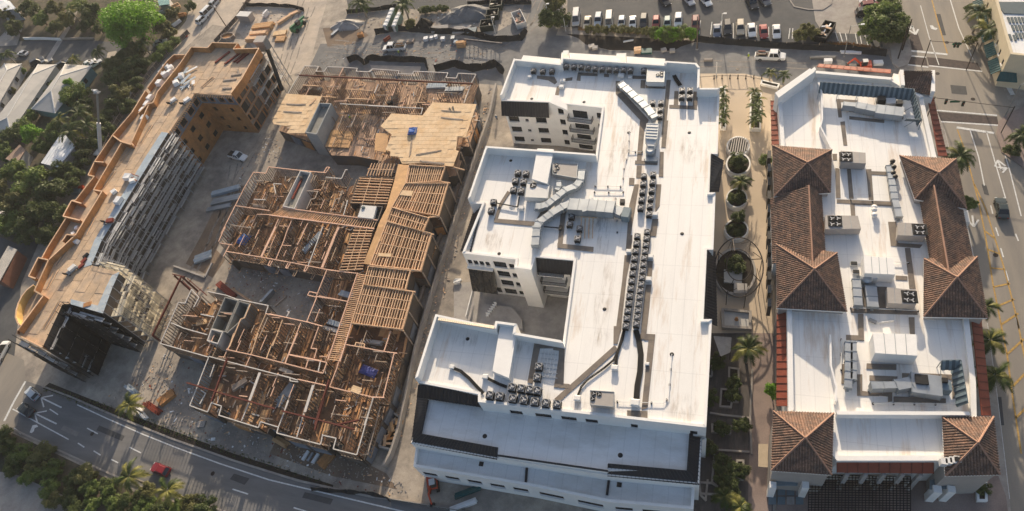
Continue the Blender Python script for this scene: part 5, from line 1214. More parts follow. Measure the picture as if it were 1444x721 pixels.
# telescopic lifts and roof clutter -------------------------------------------------
def bundle(px, z, n, L, W, H, ang, m, label, cat='lumber', name='lumber_stack', grp=None):
    p = P(*px, z+H); p.z = z+.01; t = thing(name, p, label, cat, grp)
    d = Vector((math.cos(ang), math.sin(ang), 0)); s = Vector((-d.y,d.x,0)); lay = max(1, n//4)
    for i in range(n):
        r, c = divmod(i, 4); o = s*(c-1.5)*W/4 + d*random.uniform(-.12,.12)*L*.3 + Vector((0,0,(r+.5)*H/lay))
        piece('board', t, m, p+o-d*L/2, p+o+d*L/2, W/4*.9, H/lay*.85)
    return t
for k, (x, y, a) in enumerate([(313,80,1.05),(327,82,1.0),(339,79,1.1),(343,80,1.1)]): bundle((x,y), LZ, 4, 4.6, .5, .35, a, M_steelr, f'{ORD[k]} dark red bar bundle from the west on the north roof deck', 'steel bars', 'bar_bundle', 'dark bar bundles on the north roof')
for k, (x, y, a, L_) in enumerate([(333,105,.15,2.8),(324,112,.1,3.6),(320,124,0,2.6),(336,101,2.2,1.8)]): bundle((x,y), LZ, 4, L_, .5, .2, a, M_lumg, f'{ORD[k]} short board pile from the north at the northeast roof edge', grp='board piles at the northeast roof edge')
def wrapped(px, z, sx, sy, sz, label, m=M_wrapw, ang=.0, strap=True, grp='wrapped pallets on the board roof', cat='pallet'):
    p = P(*px, z+sz); p.z = z+.02; t = thing('wrapped_pallet', p, label, cat, grp); r = ang
    MB().box(p, sx, sy, .14, r).build('pallet', M_lumg, t)
    b_ = MB(); ca, sa = math.cos(r), math.sin(r); tp = []
    for k, (a, c) in enumerate(((-1,-1),(1,-1),(1,1),(-1,1))):
        x, y = a*sx/2, c*sy/2; tp.append(p+Vector((x*ca-y*sa, x*sa+y*ca, .14)))
    up = [lerp(q, p+Vector((0,0,.14)), .1)+Vector((0,0,sz*random.uniform(.85,1.05))) for q in tp]
    b_.hexa(tp+up).build('wrapped_load', m, t)
    return t
zA = ZP(A0)
for k, (x, y, s) in enumerate([(70,515,1.4),(105,520,1.3),(60,575,1.3),(100,555,1.2),(20,640,1.5),(190,585,1.2),(150,640,1.4),(30,560,1.0)]): wrapped(zA(x,y), LZ, s*1.1, s, 1.0, f'{ORD[k]} white wrapped pallet of the loose group on the northwest roof', ang=.4+.3*k)
zB2 = ZP(B2)
for k, (x, y, sx, sy) in enumerate([(1165,145,1.3,1.6),(1140,195,1.2,1.7),(1110,245,1.2,1.6),(1120,305,1.5,1.5)]): wrapped(zB2(x,y), LZ, sx, sy, .9, f'{ORD[k]} white wrapped pallet from the north in the slanting row behind the parapet', ang=-.05)
zC0 = ZP(C0)
for k, (x, y, s, lab) in enumerate([(990,155,1.9,'white wrapped pallet with a dark trestle at the scaffold edge'),(1030,190,1.2,'small tan wrapped pallet touching the trestle pallet'),(885,275,1.2,'small white wrapped pallet north of the round white pack'),(915,340,1.8,'rounded white wrapped pack on the long roof'),(595,560,.9,'upper of two narrow white packs at the west parapet'),(570,605,.9,'lower of two narrow white packs at the west parapet'),(590,665,1.2,'white pack leaning at the lower west parapet')]): wrapped(zC0(x,y), LZ, s, s*.8, s*.55, lab, ang=.5*k)
t = thing('trestle', P(*zC0(1050,170),LZ), 'dark wooden trestle beside the wrapped pallet', 'trestle')
for a, b_ in (((1015,135),(1085,160)),((1020,160),(1070,195))): piece('rail', t, M_steelr, P(*zC0(*a),LZ+.5), P(*zC0(*b_),LZ+.5), .15, .15)
for a in ((1020,137),(1080,158),(1065,190)): piece('leg', t, M_steelr, P(*zC0(*a),LZ), P(*zC0(*a),LZ+.5), .12, .12)
zD0 = ZP(D0)
def cart(px, z, ang, label, colr=M_unitl, L_=2.2, W_=1.1):
    p = P(*px, z+.6); p.z = z+.02; t = thing('material_cart', p, label, 'cart'); d = Vector((math.cos(ang),math.sin(ang),0)); s = Vector((-d.y,d.x,0))
    for i in (-1,1):
        for j in (-1,1):
            c = p+d*i*L_*.35+s*j*W_*.4+Vector((0,0,.15)); MB().tube([c-s*.06,c+s*.06], .15, 10).build('wheel', M_tyre, t)
    MB().beam(p-d*L_/2+Vector((0,0,.38)), p+d*L_/2+Vector((0,0,.38)), W_, .14).build('bed', M_fan, t)
    MB().beam(p-d*L_*.15+Vector((0,0,.72)), p+d*L_*.45+Vector((0,0,.72)), W_*.8, .5).build('load', colr, t)
    MB().beam(p-d*L_/2+Vector((0,0,.4)), p-d*L_/2+Vector((0,0,1.1)), W_*.9, .08).build('handle', M_black, t)
    return t
cart(zD0(555,225), LZ, 1.1, 'white and black roofing machine on the lower board roof', M_unitl, 2.6, 1.3)
cart(ZP(B0)(240,180), LZ, 1.0, 'white flat cart on the upper board roof', M_wrapw, 2.2, 1.1)
cart(ZP(B0)(345,180), LZ, 1.0, 'white sheet stack on a cart near the court edge', M_wrapw, 2.4, 1.3)
cart(ZP(C0)(850,510), LZ, .2, 'dark trolley of shingle bundles by the scaffold edge', M_steelr, 2.6, 1.2)
for k, (x, y, a) in enumerate([(650,150,1.1),(665,110,1.1),(630,190,1.1)]): bundle(zD0(x,y), LZ, 4, 1.3, .7, .4, a, M_steelr if k != 1 else M_black, f'{ORD[k]} dark shingle bundle of three on the lower roof', 'shingles', 'shingle_bundle', 'dark shingle bundles on the lower roof')
bundle(zD0(680,495), LZ, 4, 1.6, 1.0, .2, .4, M_osbo, 'bright orange board off-cut at the netted roof edge')
# sheet-metal scraps by the upper cart
t = thing('metal_scrap_heap', P(*ZP(A0)(240,600),LZ), 'heap of bluish sheet-metal pieces on the upper roof', 'sheet metal')
for k in range(12):
    x, y = random.uniform(185,300), random.uniform(545,680); a = random.uniform(0,3); p = P(*zA(x,y),LZ+.05+.05*k); d = Vector((math.cos(a),math.sin(a),random.uniform(-.05,.05)))*random.uniform(.8,1.8); piece('metal_sheet', t, M_mem if k%3 else M_wrapw, p-d, p+d, random.uniform(.3,.9), .03)
for k, (p0, p1) in enumerate([((0,720),(0,0))][:0]): pass
# loose lumber laid along the west side of the roof
for k, (T, x0, y0, x1, y1, wh) in enumerate([(B2,905,690,1015,545,'beside the stepped west parapet, uppermost pair'),(C0,800,240,880,120,'east of the west parapet jog'),(D0,350,380,420,240,'below the square west bay'),(D0,255,600,320,470,'inside the curved bay'),(D0,330,690,450,480,'on the street wing'),(D0,430,190,540,30,'west of the roofing machine'),(A0,350,680,440,600,'on the north roof deck'),(C0,655,620,720,480,'near the dark trolley'),(B2,1090,510,1170,370,'by the slanting row of pallets')]):
    a, b_ = P(*ZP(T)(x0,y0),LZ+.1), P(*ZP(T)(x1,y1),LZ+.1); t = thing('long_boards', (a+b_)/2-Vector((0,0,.1)), 'long loose boards lying '+wh, 'boards', 'loose boards on the sheathed roof')
    s = (b_-a).normalized().cross(Vector((0,0,1)))*.35
    for j in range(3): piece('board', t, M_lumg if j%2 else M_lum, a+s*j, b_+s*j*1.3, .16, .06)
# ---------------------------------------------------------------- timber-framed building in the middle
WZ, FZ = 6.3, 3.25
ms = [(379,235.5),(440,242),(459,244),(482,252),(500,244),(523,247),(523,230),(577,233),(628,236),(621,255),(632,259),(619,305),(604,308),(597,327),(609,330),(594,382),(578,381),(572,408),(583,412),(568,466),(559.4,497.6),(541.9,561),(503,641.5),(470,633),(474,618),(455.8,614),(451.6,626.6),(390.4,611),(392.7,602.5),(367.5,595),(364.5,603),(308.8,585.8),(312.6,572.8),(298,568),(292.8,581),(267.6,572),(293,503.6),(226,484.5),(252,426.5),(261,428),(270,408),(281,420),(293,411),(337,422.7),(378.5,431),(374.7,442.5),(432.6,454),(461,380),(318.7,354.7),(315,361),(307,342),(319,315),(344,265),(358,242),(375,244)]
nb = [(429.6,93),(449,94),(446,101),(457,101),(461,94.5),(504,97),(502,101),(522,101.5),(525,98),(563,100),(561,104),(581,105),(584,101),(632,103),(629,110),(643,110.5),(646,103.5),(671,105),(660,140),(672,147),(656.6,194),(645,193),(643,212),(647,213),(639,235),(628,236),(577,233),(523,230),(527,214),(494,208),(459.5,207),(446,190),(430,188),(384,172),(404,132)]
msw = [Vector((P(x,y,WZ).x,P(x,y,WZ).y,0)) for x,y in ms]; nbw = [Vector((P(x,y,WZ).x,P(x,y,WZ).y,0)) for x,y in nb]
wcn = sum(msw,Vector())/len(msw)
TB = thing('timber_frame_building', (wcn.x,wcn.y,0), 'timber-framed building under construction with open stud walls, joists and yellow decks', 'building')
for poly in (msw, nbw):
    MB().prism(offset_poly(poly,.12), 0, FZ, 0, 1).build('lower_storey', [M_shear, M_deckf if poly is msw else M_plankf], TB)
    # lower wall: posts and wrap panels
    n = len(poly)
    for i in range(n):
        a, b_ = poly[i], poly[(i+1)%n]; L = (b_-a).length
        if L < 2: continue
        k = max(1, int(L/3.2))
        for j in range(k):
            p0, p1 = lerp(a,b_,(j+.12)/k), lerp(a,b_,(j+.88)/k)
            if random.random() < .75: piece('wall_panel', TB, M_wrap if random.random() < .55 else M_osbo if random.random() < .3 else M_shear, (p0+Vector((0,0,1.5+.02*j))), (p1+Vector((0,0,1.5+.02*j))), .1, 2.5)
NST = [0]; studs = MB(); STUDMAX = 290
def frame(T, pts, m=M_lump, z=WZ, z0=FZ, wd=.18, sp=.6, stud=True, closed=False):
    q = PT(T, pts, z) if T else PP(pts, z)
    if closed: q.append(q[0])
    for i, (a, b_) in enumerate(zip(q, q[1:])):
        o = sub('wall_frame', TB); k = Vector((0,0,.004*((NST[0]+i)%5)))
        piece('top_plate', o, m, a+k, b_+k, wd, .14)
        d = b_-a; L = d.length
        A, B = Vector((a.x,a.y,z0+.06)), Vector((b_.x,b_.y,z0+.06)); piece('bottom_plate', o, M_stud, A, B, .14, .08)
        if not stud or L < .8: continue
        n = max(1, int(L/sp))
        for j in range(n+1):
            p = lerp(a, b_, j/n)
            if NST[0] < STUDMAX and L > 3: piece('stud', o, M_stud, Vector((p.x,p.y,z0+.08)), Vector((p.x,p.y,z-.08)), .13, .13); NST[0] += 1
            else: studs.beam((p.x,p.y,z0+.08), (p.x,p.y,z-.08), .13, .13)
        if L > 6:                                   # diagonal let-in brace
            p, r = lerp(a,b_,.1), lerp(a,b_,.1+3.0/L); studs.beam((p.x,p.y,z0+.2), (r.x,r.y,z-.3), .12, .1)
W5=(300,230,7.21); W7=(300,320,7.21); W8=(450,320,6.552); W6b=(450,230,6.552); W2=(380,400,6.555); W1c=(200,380,6.555); W4=(220,470,6.555); W5e=(400,490,6.555); W6=(260,540,6.555); W7b=(420,560,6.009)
Na=(370,80,7.21); Nb=(520,80,7.21); T3=(370,160,7.21); T4=(520,160,7.21)
# middle part
frame(W5, [(415,95),(540,105),(570,40),(880,75),(1150,100)]); frame(W5, [(415,95),(320,255),(230,435),(140,610),(85,720)], sp=.7)
frame(W5, [(1150,100),(1190,45),(1160,42),(1130,95)]); frame(W5, [(1150,145),(1310,160),(1350,70),(1370,70)], M_platew)
frame(W5, [(230,435),(580,485)]); frame(W5, [(620,210),(640,310)], M_platew); frame(W5, [(620,210),(700,215)], M_platew); frame(W5, [(670,570),(600,720)]); frame(W5, [(800,590),(745,720)], M_lump); frame(W5, [(970,610),(910,720)])
frame(W5, [(955,470),(1000,370),(1040,360),(1070,290),(960,285)], M_lumg); frame(W5, [(1200,500),(1250,370),(1290,360)], M_lumg); frame(W5, [(1372,380),(1330,530)], M_platew); frame(W5, [(180,630),(380,660)], M_lumg); frame(W5,[(420,370),(540,375)],M_platew)
frame(W7, [(130,0),(60,150)]); frame(W7, [(70,165),(200,185)]); frame(W7, [(170,190),(140,245),(110,300)]); frame(W7, [(135,250),(500,310),(830,370),(1160,435),(1372,465)], M_lump, sp=.7)
frame(W7, [(640,0),(495,305)], M_lump, wd=.45); frame(W7, [(770,0),(720,150),(640,335)]); frame(W7, [(950,0),(905,100),(860,185)]); frame(W7, [(860,210),(810,335)]); frame(W7, [(1285,0),(1240,90),(1110,415)], M_lump, wd=.45); frame(W7, [(1120,0),(970,400)], M_platew)
for x, y in ((590,345),(770,370),(955,400)): frame(W7, [(x+20,y),(x-10,y+52),(x-28,y+48),(x-4,y)], stud=False)
frame(W7, [(1160,440),(1050,715)]); frame(W7, [(1060,675),(985,660),(965,695),(1050,715)])
frame(W8, [(90,400),(345,430)]); frame(W8, [(0,640),(260,690)]); frame(W8, [(180,0),(30,380)], wd=.4)
frame(W2, [(440,120),(345,355)]); frame(W2, [(440,120),(720,165)]); frame(W2, [(0,280),(345,355),(490,395)]); frame(W2, [(290,365),(150,720)]); frame(W2, [(455,400),(385,600),(440,605),(415,690)]); frame(W2, [(180,655),(480,715)]); frame(W2, [(165,258),(185,262),(160,305)], M_platew, stud=False)
frame(W2, [(710,565),(1070,630),(1180,645)]); frame(W2, [(800,545),(880,560),(875,590),(790,580)], M_lum, closed=True, stud=False); frame(W2, [(1120,440),(1060,625)])
# south-west part with pale plates
frame(W1c, [(460,185),(400,315),(340,305),(175,680)], M_platew); frame(W1c, [(460,185),(530,260),(480,350)], M_platew); frame(W1c, [(610,205),(780,240),(900,285)], M_platew); frame(W1c, [(900,280),(1170,335),(1145,410)], M_platew); frame(W1c, [(1145,410),(1311,440)])
frame(W1c, [(1005,320),(950,450),(915,460),(810,720)], M_lum); frame(W1c, [(1145,415),(1040,660)], M_lum); frame(W1c, [(1300,470),(1210,710)], M_lum); frame(W1c, [(275,495),(390,545),(605,605)], M_platew); frame(W1c, [(545,415),(670,440)], M_platew)
frame(W4, [(40,95),(480,220)], M_platew, sp=.7); frame(W4, [(490,215),(315,665)], M_platew); frame(W4, [(490,215),(730,280),(1230,410),(1311,435)], M_platew); frame(W4, [(650,150),(880,200),(1311,310)]); frame(W4, [(720,0),(670,145)], M_lum); frame(W4, [(945,0),(880,195)], M_lum); frame(W4, [(1130,0),(1060,130),(1020,235)], M_lum); frame(W4, [(1311,0),(1195,275)])
frame(W4, [(960,365),(865,625)], M_platew, wd=.5); frame(W4, [(1220,620),(1190,715)], M_platew); frame(W4, [(540,290),(500,405)], M_platew, stud=False); frame(W4, [(415,530),(460,555),(405,655)], M_platew, stud=False)
frame(W5e, [(70,0),(15,150),(365,240),(400,140),(225,105),(55,70)], M_lump); frame(W5e, [(230,110),(205,190)]); frame(W5e, [(340,130),(320,225)], M_platew); frame(W5e, [(130,295),(405,355)]); frame(W5e, [(425,365),(820,460),(930,465)]); frame(W5e, [(540,30),(490,200),(425,365)]); frame(W5e, [(1045,50),(1020,60),(920,460)]); frame(W5e, [(0,265),(60,280),(60,310),(135,320)], M_platew); frame(W5e, [(275,350),(195,600)], M_platew, wd=.5); frame(W5e, [(830,465),(745,720)], M_platew)
frame(W6, [(50,210),(215,270),(250,185),(345,215),(320,300),(685,415),(705,360),(870,410),(855,465),(1260,570),(1280,475)], M_platew, sp=.7); frame(W6, [(135,0),(50,210)], M_platew); frame(W6, [(605,165),(530,350)], M_platew); frame(W6, [(965,165),(870,410)], M_platew); frame(W6, [(1105,280),(1040,500)], M_platew)
frame(W7b, [(215,325),(325,350),(300,440),(500,490)], M_platew); frame(W7b, [(640,0),(500,490)], M_platew, sp=.6); frame(W7b, [(700,80),(590,490)], M_lumg, z=4.6, z0=3.0, sp=.6)
# north part
frame(Na, [(430,95),(570,100),(545,150),(630,150),(660,105),(825,110),(965,120),(955,150),(1095,155),(1120,130)], M_platew); frame(Nb, [(0,155),(35,125),(310,145),(300,175),(440,180),(460,150),(805,165),(785,215),(890,220),(910,170),(1090,180)], M_platew); frame(Nb, [(1090,180),(1040,275),(970,470)], M_platew)
frame(Na, [(430,95),(260,375)], M_platew); frame(Na, [(825,110),(780,200),(700,350)], M_lump); frame(Na, [(580,100),(430,290)], M_lumg); frame(Na, [(410,290),(580,300)], M_lum); frame(Na, [(1180,280),(1140,370)], M_platew); frame(Na, [(845,330),(1120,350)], M_lum); frame(Na, [(855,425),(1100,435)], M_lum); frame(Na, [(790,480),(1370,510)], M_platew); frame(Na, [(600,405),(750,415)], M_lum)
frame(Nb, [(0,500),(550,525),(530,590)], M_platew); frame(Nb, [(465,465),(580,470)], M_lum); frame(Nb, [(690,365),(900,372)], M_lumg); frame(Nb, [(560,90+200),(500,470)], M_lum); frame(Na, [(940,640),(880,720)], M_lumg); frame(T3, [(960,0),(900,140)], M_lumg); frame(T3, [(820,20),(770,150)], M_lumg)
# short partitions inside the rooms
rg9 = random.Random(9); JF = [Vector((P(x,y,WZ).x,P(x,y,WZ).y,0)) for x,y in ((523,230),(640,236),(632,259),(619,305),(609,330),(583,412),(568,466),(496,457),(478,383),(494,287))]
for poly, n in ((msw, 135), (nbw, 60)):
    x0, x1 = min(p.x for p in poly), max(p.x for p in poly); y0, y1 = min(p.y for p in poly), max(p.y for p in poly); k = 0
    for _ in range(8000):
        if k >= n: break
        c = Vector((rg9.uniform(x0,x1), rg9.uniform(y0,y1), 0)); L = rg9.uniform(1.5,3.6); d = Vector((0,1,0) if rg9.random() < .6 else (1,0,0))*L/2
        if all(inside(s, poly) and not inside(s, JF) for s in (c-d*1.15, c, c+d*1.15)):
            k += 1; zt = WZ-rg9.choice((0,0,.1,.9)); o = sub('wall_frame', TB); piece('top_plate', o, (M_lumg, M_lump, M_stud)[k%3], c-d+Vector((0,0,zt)), c+d+Vector((0,0,zt)), .14, .1); m_ = max(2, int(L/.5))
            for j in range(m_+1): p = lerp(c-d, c+d, j/m_); studs.beam((p.x,p.y,FZ+.05), (p.x,p.y,zt-.05), .12, .12)
so_ = studs.build('studs', M_stud, TB); so_['kind'] = 'stuff'
# ---- joist fields
def joists(a, b_, c, d, n, m=M_lum, wd=.12, dp=.34, z=6.5, nm='joist', jit=.0, cross=0):
    """pieces from edge a-b to edge d-c"""
    A, B, C_, D = (P(*p, z) for p in (a,b_,c,d))
    for i in range(n):
        u = (i+.5)/n + random.uniform(-jit,jit)/n; p, q = lerp(A,B,u), lerp(D,C_,u); k = Vector((0,0,-dp/2+.003*(i%3))); piece(nm, TB, m, p+k, q+k, wd, dp)
    for k in range(1, cross+1):
        u = k/(cross+1); piece('blocking', TB, m, lerp(A,D,u)+Vector((0,0,-.05)), lerp(B,C_,u)+Vector((0,0,-.05)), .12, .16)
BAY = [((577,233),(628,236),(621,256),(572,259),16,1),((572,259),(632,259),(619,305),(553,293),18,2),((553,293),(605,308),(597,327),(546,312),15,1),((546,313),(609,330),(594,382),(522,374),18,3),((520,376),(579,382),(572,409),(513,402),16,1),((513,402),(583,412),(568,465),(496,456),19,3)]
for a, b_, c, d, n, cr in BAY: joists(a, b_, c, d, n, M_lum, .17, .55, 6.5, 'joist', .15, cr)
for a, b_, c, d, n, cr in BAY:                                  # rim boards
    for p, q in ((a,b_),(b_,c),(d,c),(a,d)): piece('rim_board', TB, M_lum, P(*p,6.52), P(*q,6.52), .14, .4)
for a, b_, c, d, n, cr in BAY:                                  # solid walls under the joists, added to block the low sun
    for p, q in ((a,b_),(b_,c),(a,d)): A, B = P(*p,6.1), P(*q,6.1); piece('sun_block_wall', TB, M_shear, Vector((A.x,A.y,4.7)), Vector((B.x,B.y,4.7)), .16, 2.7)
    A, B = P(*[(i+j)/2 for i,j in zip(a,d)],6.1), P(*[(i+j)/2 for i,j in zip(b_,c)],6.1); piece('sun_block_wall', TB, M_shear, Vector((A.x,A.y,4.7)), Vector((B.x,B.y,4.7)), .16, 2.7)
for p, q in (((507,249),(555,251)),((500,268),(550,270)),((507,249),(494,287)),((500,319),(527,320)),((500,319),(478,383)),((490,350),(519,350))): A, B = P(*p,6.1), P(*q,6.1); piece('sun_block_wall', TB, M_shear, Vector((A.x,A.y,4.7)), Vector((B.x,B.y,4.7)), .16, 2.7)  # more added sun-blocking walls, under the western joist fields
joists((522,230),(558,231),(553,248),(515,247), 9, M_lum, .13, .3, 6.5, 'joist', .1, 1)
def erows(a, b_, c, d, n, **k): joists(a, d, c, b_, n, **k)
erows((507,249),(555,251),(545,289),(494,287), 10, m=M_lum, wd=.14, dp=.3, z=6.5, nm='joist', jit=.1, cross=2)
erows((500,319),(527,320),(511,381),(478,383), 16, m=M_lum, wd=.14, dp=.3, z=6.5, nm='joist', jit=.1, cross=2)
joists((397,293),(533,311),(528,323),(380,303.5), 44, M_lum, .11, .2, 6.42, 'corridor_joist')
for a, b_ in (((397,293),(533,311)),((380,303.5),(528,323))): piece('rail', TB, M_lump, P(*a,6.44), P(*b_,6.44), .2, .24)
erows((504.5,385),(517,387),(479.5,510),(462,508), 46, m=M_lum, wd=.12, dp=.2, z=6.42, nm='corridor_joist')
for a, b_ in (((504.5,385),(462.5,508)),((517,387),(479.5,510))): piece('rail', TB, M_lump, P(*a,6.44), P(*b_,6.44), .2, .24)
# ---- deck sheets
def deck(pts, z, m, name='deck', T=None, th=.1, sheets_on=True, ang=0, L=2.44, W=1.22):
    q = PT(T, pts, z) if T else PP(pts, z); MB().prism(q, z-th, z).build(name, m, TB)
    if sheets_on: sheets(TB, q, z+.03, L, W, m, .025, ang, 'deck_sheet', .02)
    return q
deck([(404,132),(454,136),(443,160),(429.6,188),(404,187.7),(410,179),(386,175),(384,171)], 6.55, M_osby)
deck([(610,144.5),(672,147),(667.7,160),(656.6,194),(645,193),(643,212),(647,213),(639,235),(594,230),(567,231),(562,221),(550,220),(550.5,214),(543.6,211),(552.6,190),(536.6,178),(552,160),(595.6,163)], 6.58, M_osby)
deck([(467,183),(499,186),(492,208.5),(459.5,207)], 3.6, M_osb)
deck([(530,188),(548,188),(545,215),(528,212)], 6.3, M_osb, sheets_on=False)
deck([(730,10),(830,20),(800,190),(760,250),(680,400),(600,600),(570,720),(500,700),(550,560),(620,420),(690,180)], 6.62, M_osb, 'walkway_deck', W6b, .06, False)
deck([(540,0),(600,0),(470,350),(410,340)], 6.63, M_osb, 'walkway_deck', W8, .06, False)
for T, q in ((W6b,[(735,250),(870,258),(855,305),(735,295)]),(W8,[(545,240),(670,248),(660,278),(545,270)])): MB().prism(PT(T,q,6.6), 6.52, 6.6).build('deck_sheet', M_osby, TB)
# deck edge posts and outriggers seen on the east side
for (x, y) in ((669,152),(663,172),(657,193),(648,214),(640,236),(632,262),(625,285),(619,306),(608,333),(601,358),(594,384),(582,414),(575,440),(568,468)):
    p = P(x,y,6.4); piece('corner_post', TB, M_lumg, Vector((p.x+.25,p.y,0)), Vector((p.x+.25,p.y,6.2)), .2, .2)
for (x0,y0,x1,y1) in ((621,256,635,258.5),(604,307,620,305),(597,328,612,331),(578,382,595,382),(572,410,586,412),(558,463,570,467),(640,236,655,240)): piece('outrigger', TB, M_lum, P(x0,y0,6.5), P(x1,y1,6.5), .2, .3)
# concrete lift and stair shafts
def shaft(T, pts, z1, z0=0, m=M_block, th=.25, label=None, floor=None):
    q = PT(T, pts, z1); qi = offset_poly(q, th); o = sub('stair_shaft', TB); n = len(q)
    for i in range(n): j=(i+1)%n; MB().hexa([Vector((p.x,p.y,z)) for z in (z0,z1+.002*i) for p in (q[i],qi[i],qi[j],q[j])]).build('shaft_wall', m, o)
    if floor is not None: MB().prism(qi, floor-.1, floor).build('landing', M_shaft, o)
    return o
sh = shaft(Na, [(578,470),(702,475),(552,790),(435,770)], 7.4, 0, M_block, .22, floor=6.3)
for x, y in ((515,225),(565,302)):
    p = P(*ZP(T3)(x,y), 4.2 if y < 250 else 1.6); MB().box(p-Vector((0,.0,.5)), 1.2, .3, 1.0).build('opening', M_black, sh)
p = P(*ZP(T3)(690,80), 4.8); MB().box(p, .35, 1.6, 1.6).build('opening', M_black, sh)
sh = shaft(W5, [(890,75),(1000,95),(832,466),(708,440)], 6.7, 3.2, M_platew, .2, floor=5.6)
p0, p1 = P(*ZP(W5)(905,165),5.9), P(*ZP(W5)(810,365),5.9); piece('stringer', sh, M_steelr, p0, p1, .4, .3)
shaft(W1c, [(768,252),(895,285),(770,582),(640,548)], 6.4, 0, M_shaft, .2, floor=3.6)
shaft(W1c, [(900,290),(1000,318),(945,450),(790,590),(775,580)], 6.3, 0, M_shaft, .2, floor=3.4)
shaft(W1c, [(640,547),(752,575),(702,690),(600,660)], 6.6, 0, M_platew, .2, floor=3.5)
sh = shaft(W6b, [(385,385),(590,400),(545,530),(350,505)], 6.5, 3, M_shear, .2, floor=5.0)
c = P(*ZP(W6b)(440,440),6.6); MB().prism(PT(W6b,[(395,390),(530,400),(500,515),(355,500)],6.7), 6.0, 6.7).build('lift_overrun', M_unitl, sh); MB().lathe(P(*ZP(W6b)(410,415),6.7), [(.4,0),(.4,.2),(.2,.25)], 14).build('vent', M_bluegr, sh)
# primed steel beams laid over the plates
def ibeam(T, a, b_, z=6.75):
    p, q = P(*ZP(T)(*a), z), P(*ZP(T)(*b_), z); d = (q-p).normalized(); o = sub('steel_beam', TB)
    for dz, w_, h_ in ((.17,.24,.05),(-.17,.24,.05),(0,.06,.3)): MB().beam(p+Vector((0,0,dz)), q+Vector((0,0,dz)), w_, h_).build('flange' if h_ < .1 else 'web', M_beam, o)
ibeam(W1c, (365,65), (100,610), 6.2); ibeam(W4, (660,230), (515,630)); ibeam(W4, (285,460), (540,535)); ibeam(W4, (545,540), (1100,700), 6.72); ibeam(W6, (905,262), (1225,340), 6.72); ibeam(W7b, (155,190), (480,275), 6.72); ibeam(W5e, (420,300), (290,720)); ibeam(W7b, (218,20), (145,282)); ibeam(W7b, (310,240), (520,195), 6.7); ibeam(Na, (370,190), (1372,237), 6.7); ibeam(Nb, (0,226), (1060,276), 6.7)
for T, x, y in ((W1c,365,65),(W1c,100,610),(W1c,300,60)): p = P(*ZP(T)(x,y),6.0); piece('steel_post', TB, M_beam, Vector((p.x,p.y,0)), p, .3, .3)
for a, b_ in (((285,45),(395,70)),((380,110),(540,265)),((420,85),(600,240))): piece('steel_brace', TB, M_beam, P(*ZP(W1c)(*a),6.0), P(*ZP(W1c)(*b_),6.0), .2, .2)
# ---- floor boards inside the rooms (kept as single boards)
rng = random.Random(3); nbd = 0
for poly, n in ((msw, 190), (nbw, 108)):
    x0, x1 = min(p.x for p in poly), max(p.x for p in poly); y0, y1 = min(p.y for p in poly), max(p.y for p in poly); k = 0; tries = 0
    while k < n and tries < 20000:
        tries += 1
        c = Vector((rng.uniform(x0,x1), rng.uniform(y0,y1)**1, 0)); L = rng.uniform(2.2,5.2); a = math.pi/2+rng.gauss(0,.05)+(rng.uniform(-1,1) if rng.random()<.12 else 0); d = Vector((math.cos(a),math.sin(a),0))*L/2
        if all(inside(s, poly) for s in (c-d*1.05, c, c+d*1.05)):
            z = FZ+.04+.09*rng.random(); piece('floor_board', TB, M_board if poly is msw else M_boardp, c-d+Vector((0,0,z)), c+d+Vector((0,0,z)), rng.uniform(.22,.5), .06); k += 1
for poly, n in ((msw, 70), (nbw, 26)):                           # plywood sheets laid loosely on the floors
    x0, x1 = min(p.x for p in poly), max(p.x for p in poly); y0, y1 = min(p.y for p in poly), max(p.y for p in poly); k = 0
    for _ in range(6000):
        if k >= n: break
        c = Vector((rng.uniform(x0,x1), rng.uniform(y0,y1), 0)); d = Vector((rng.gauss(0,.06),1,0)).normalized()*1.22
        if all(inside(c+Vector((a,b_,0)), poly) for a in (-.8,.8) for b_ in (-1.4,1.4)): z = FZ+.03+.02*rng.random(); piece('floor_sheet', TB, M_osb, c-d+Vector((0,0,z)), c+d+Vector((0,0,z)), 1.2, .03); k += 1
sc_ = MB()
for poly, n in ((msw, 900), (nbw, 420)):
    x0, x1 = min(p.x for p in poly), max(p.x for p in poly); y0, y1 = min(p.y for p in poly), max(p.y for p in poly); k = 0
    while k < n:
        c = Vector((rng.uniform(x0,x1), rng.uniform(y0,y1), 0))
        if inside(c, poly): k += 1; sc_.box(c+Vector((0,0,FZ+.1+.05*rng.random())), rng.uniform(.3,1.8), rng.uniform(.08,.3), .06, rng.choice((0,1.57))+rng.gauss(0,.35), rng.randrange(5))
sc_ = sc_.build('lumber_scraps', [M_lum, M_board, M_lumg, M_boardp, M_platew], TB); sc_['kind'] = 'stuff'
# loose things lying in the frame --------------------------------------------------
def tarp_pack(T, x, y, z, sx, sy, sz, ang, label, m=M_tarp):
    p = P(*ZP(T)(x,y), z+sz); p.z = z+.02; t = thing('tarped_stack', p, label, 'tarpaulin'); ca, sa = math.cos(ang), math.sin(ang)
    MB().box(p, sx*.9, sy*.9, sz*.7, ang).build('load', M_lumg, t); mb = MB(); n = 5
    hgt = [[sz*(.72+.25*random.random()) if 0 < i < n and 0 < j < n else .05+.1*random.random() for j in range(n+1)] for i in range(n+1)]
    g_ = lambda i, j: p+Vector(((i/n-.5)*sx*1.08*ca-(j/n-.5)*sy*1.08*sa, (i/n-.5)*sx*1.08*sa+(j/n-.5)*sy*1.08*ca, hgt[i][j]+.12))
    for i in range(n):
        for j in range(n): mb.face([g_(i,j), g_(i+1,j), g_(i+1,j+1), g_(i,j+1)])
    mb.build('tarp', m, t); return t
tarp_pack(T4, 437, 165, 6.62, 1.9, 2.0, .7, .1, 'crumpled blue tarp on the yellow deck')
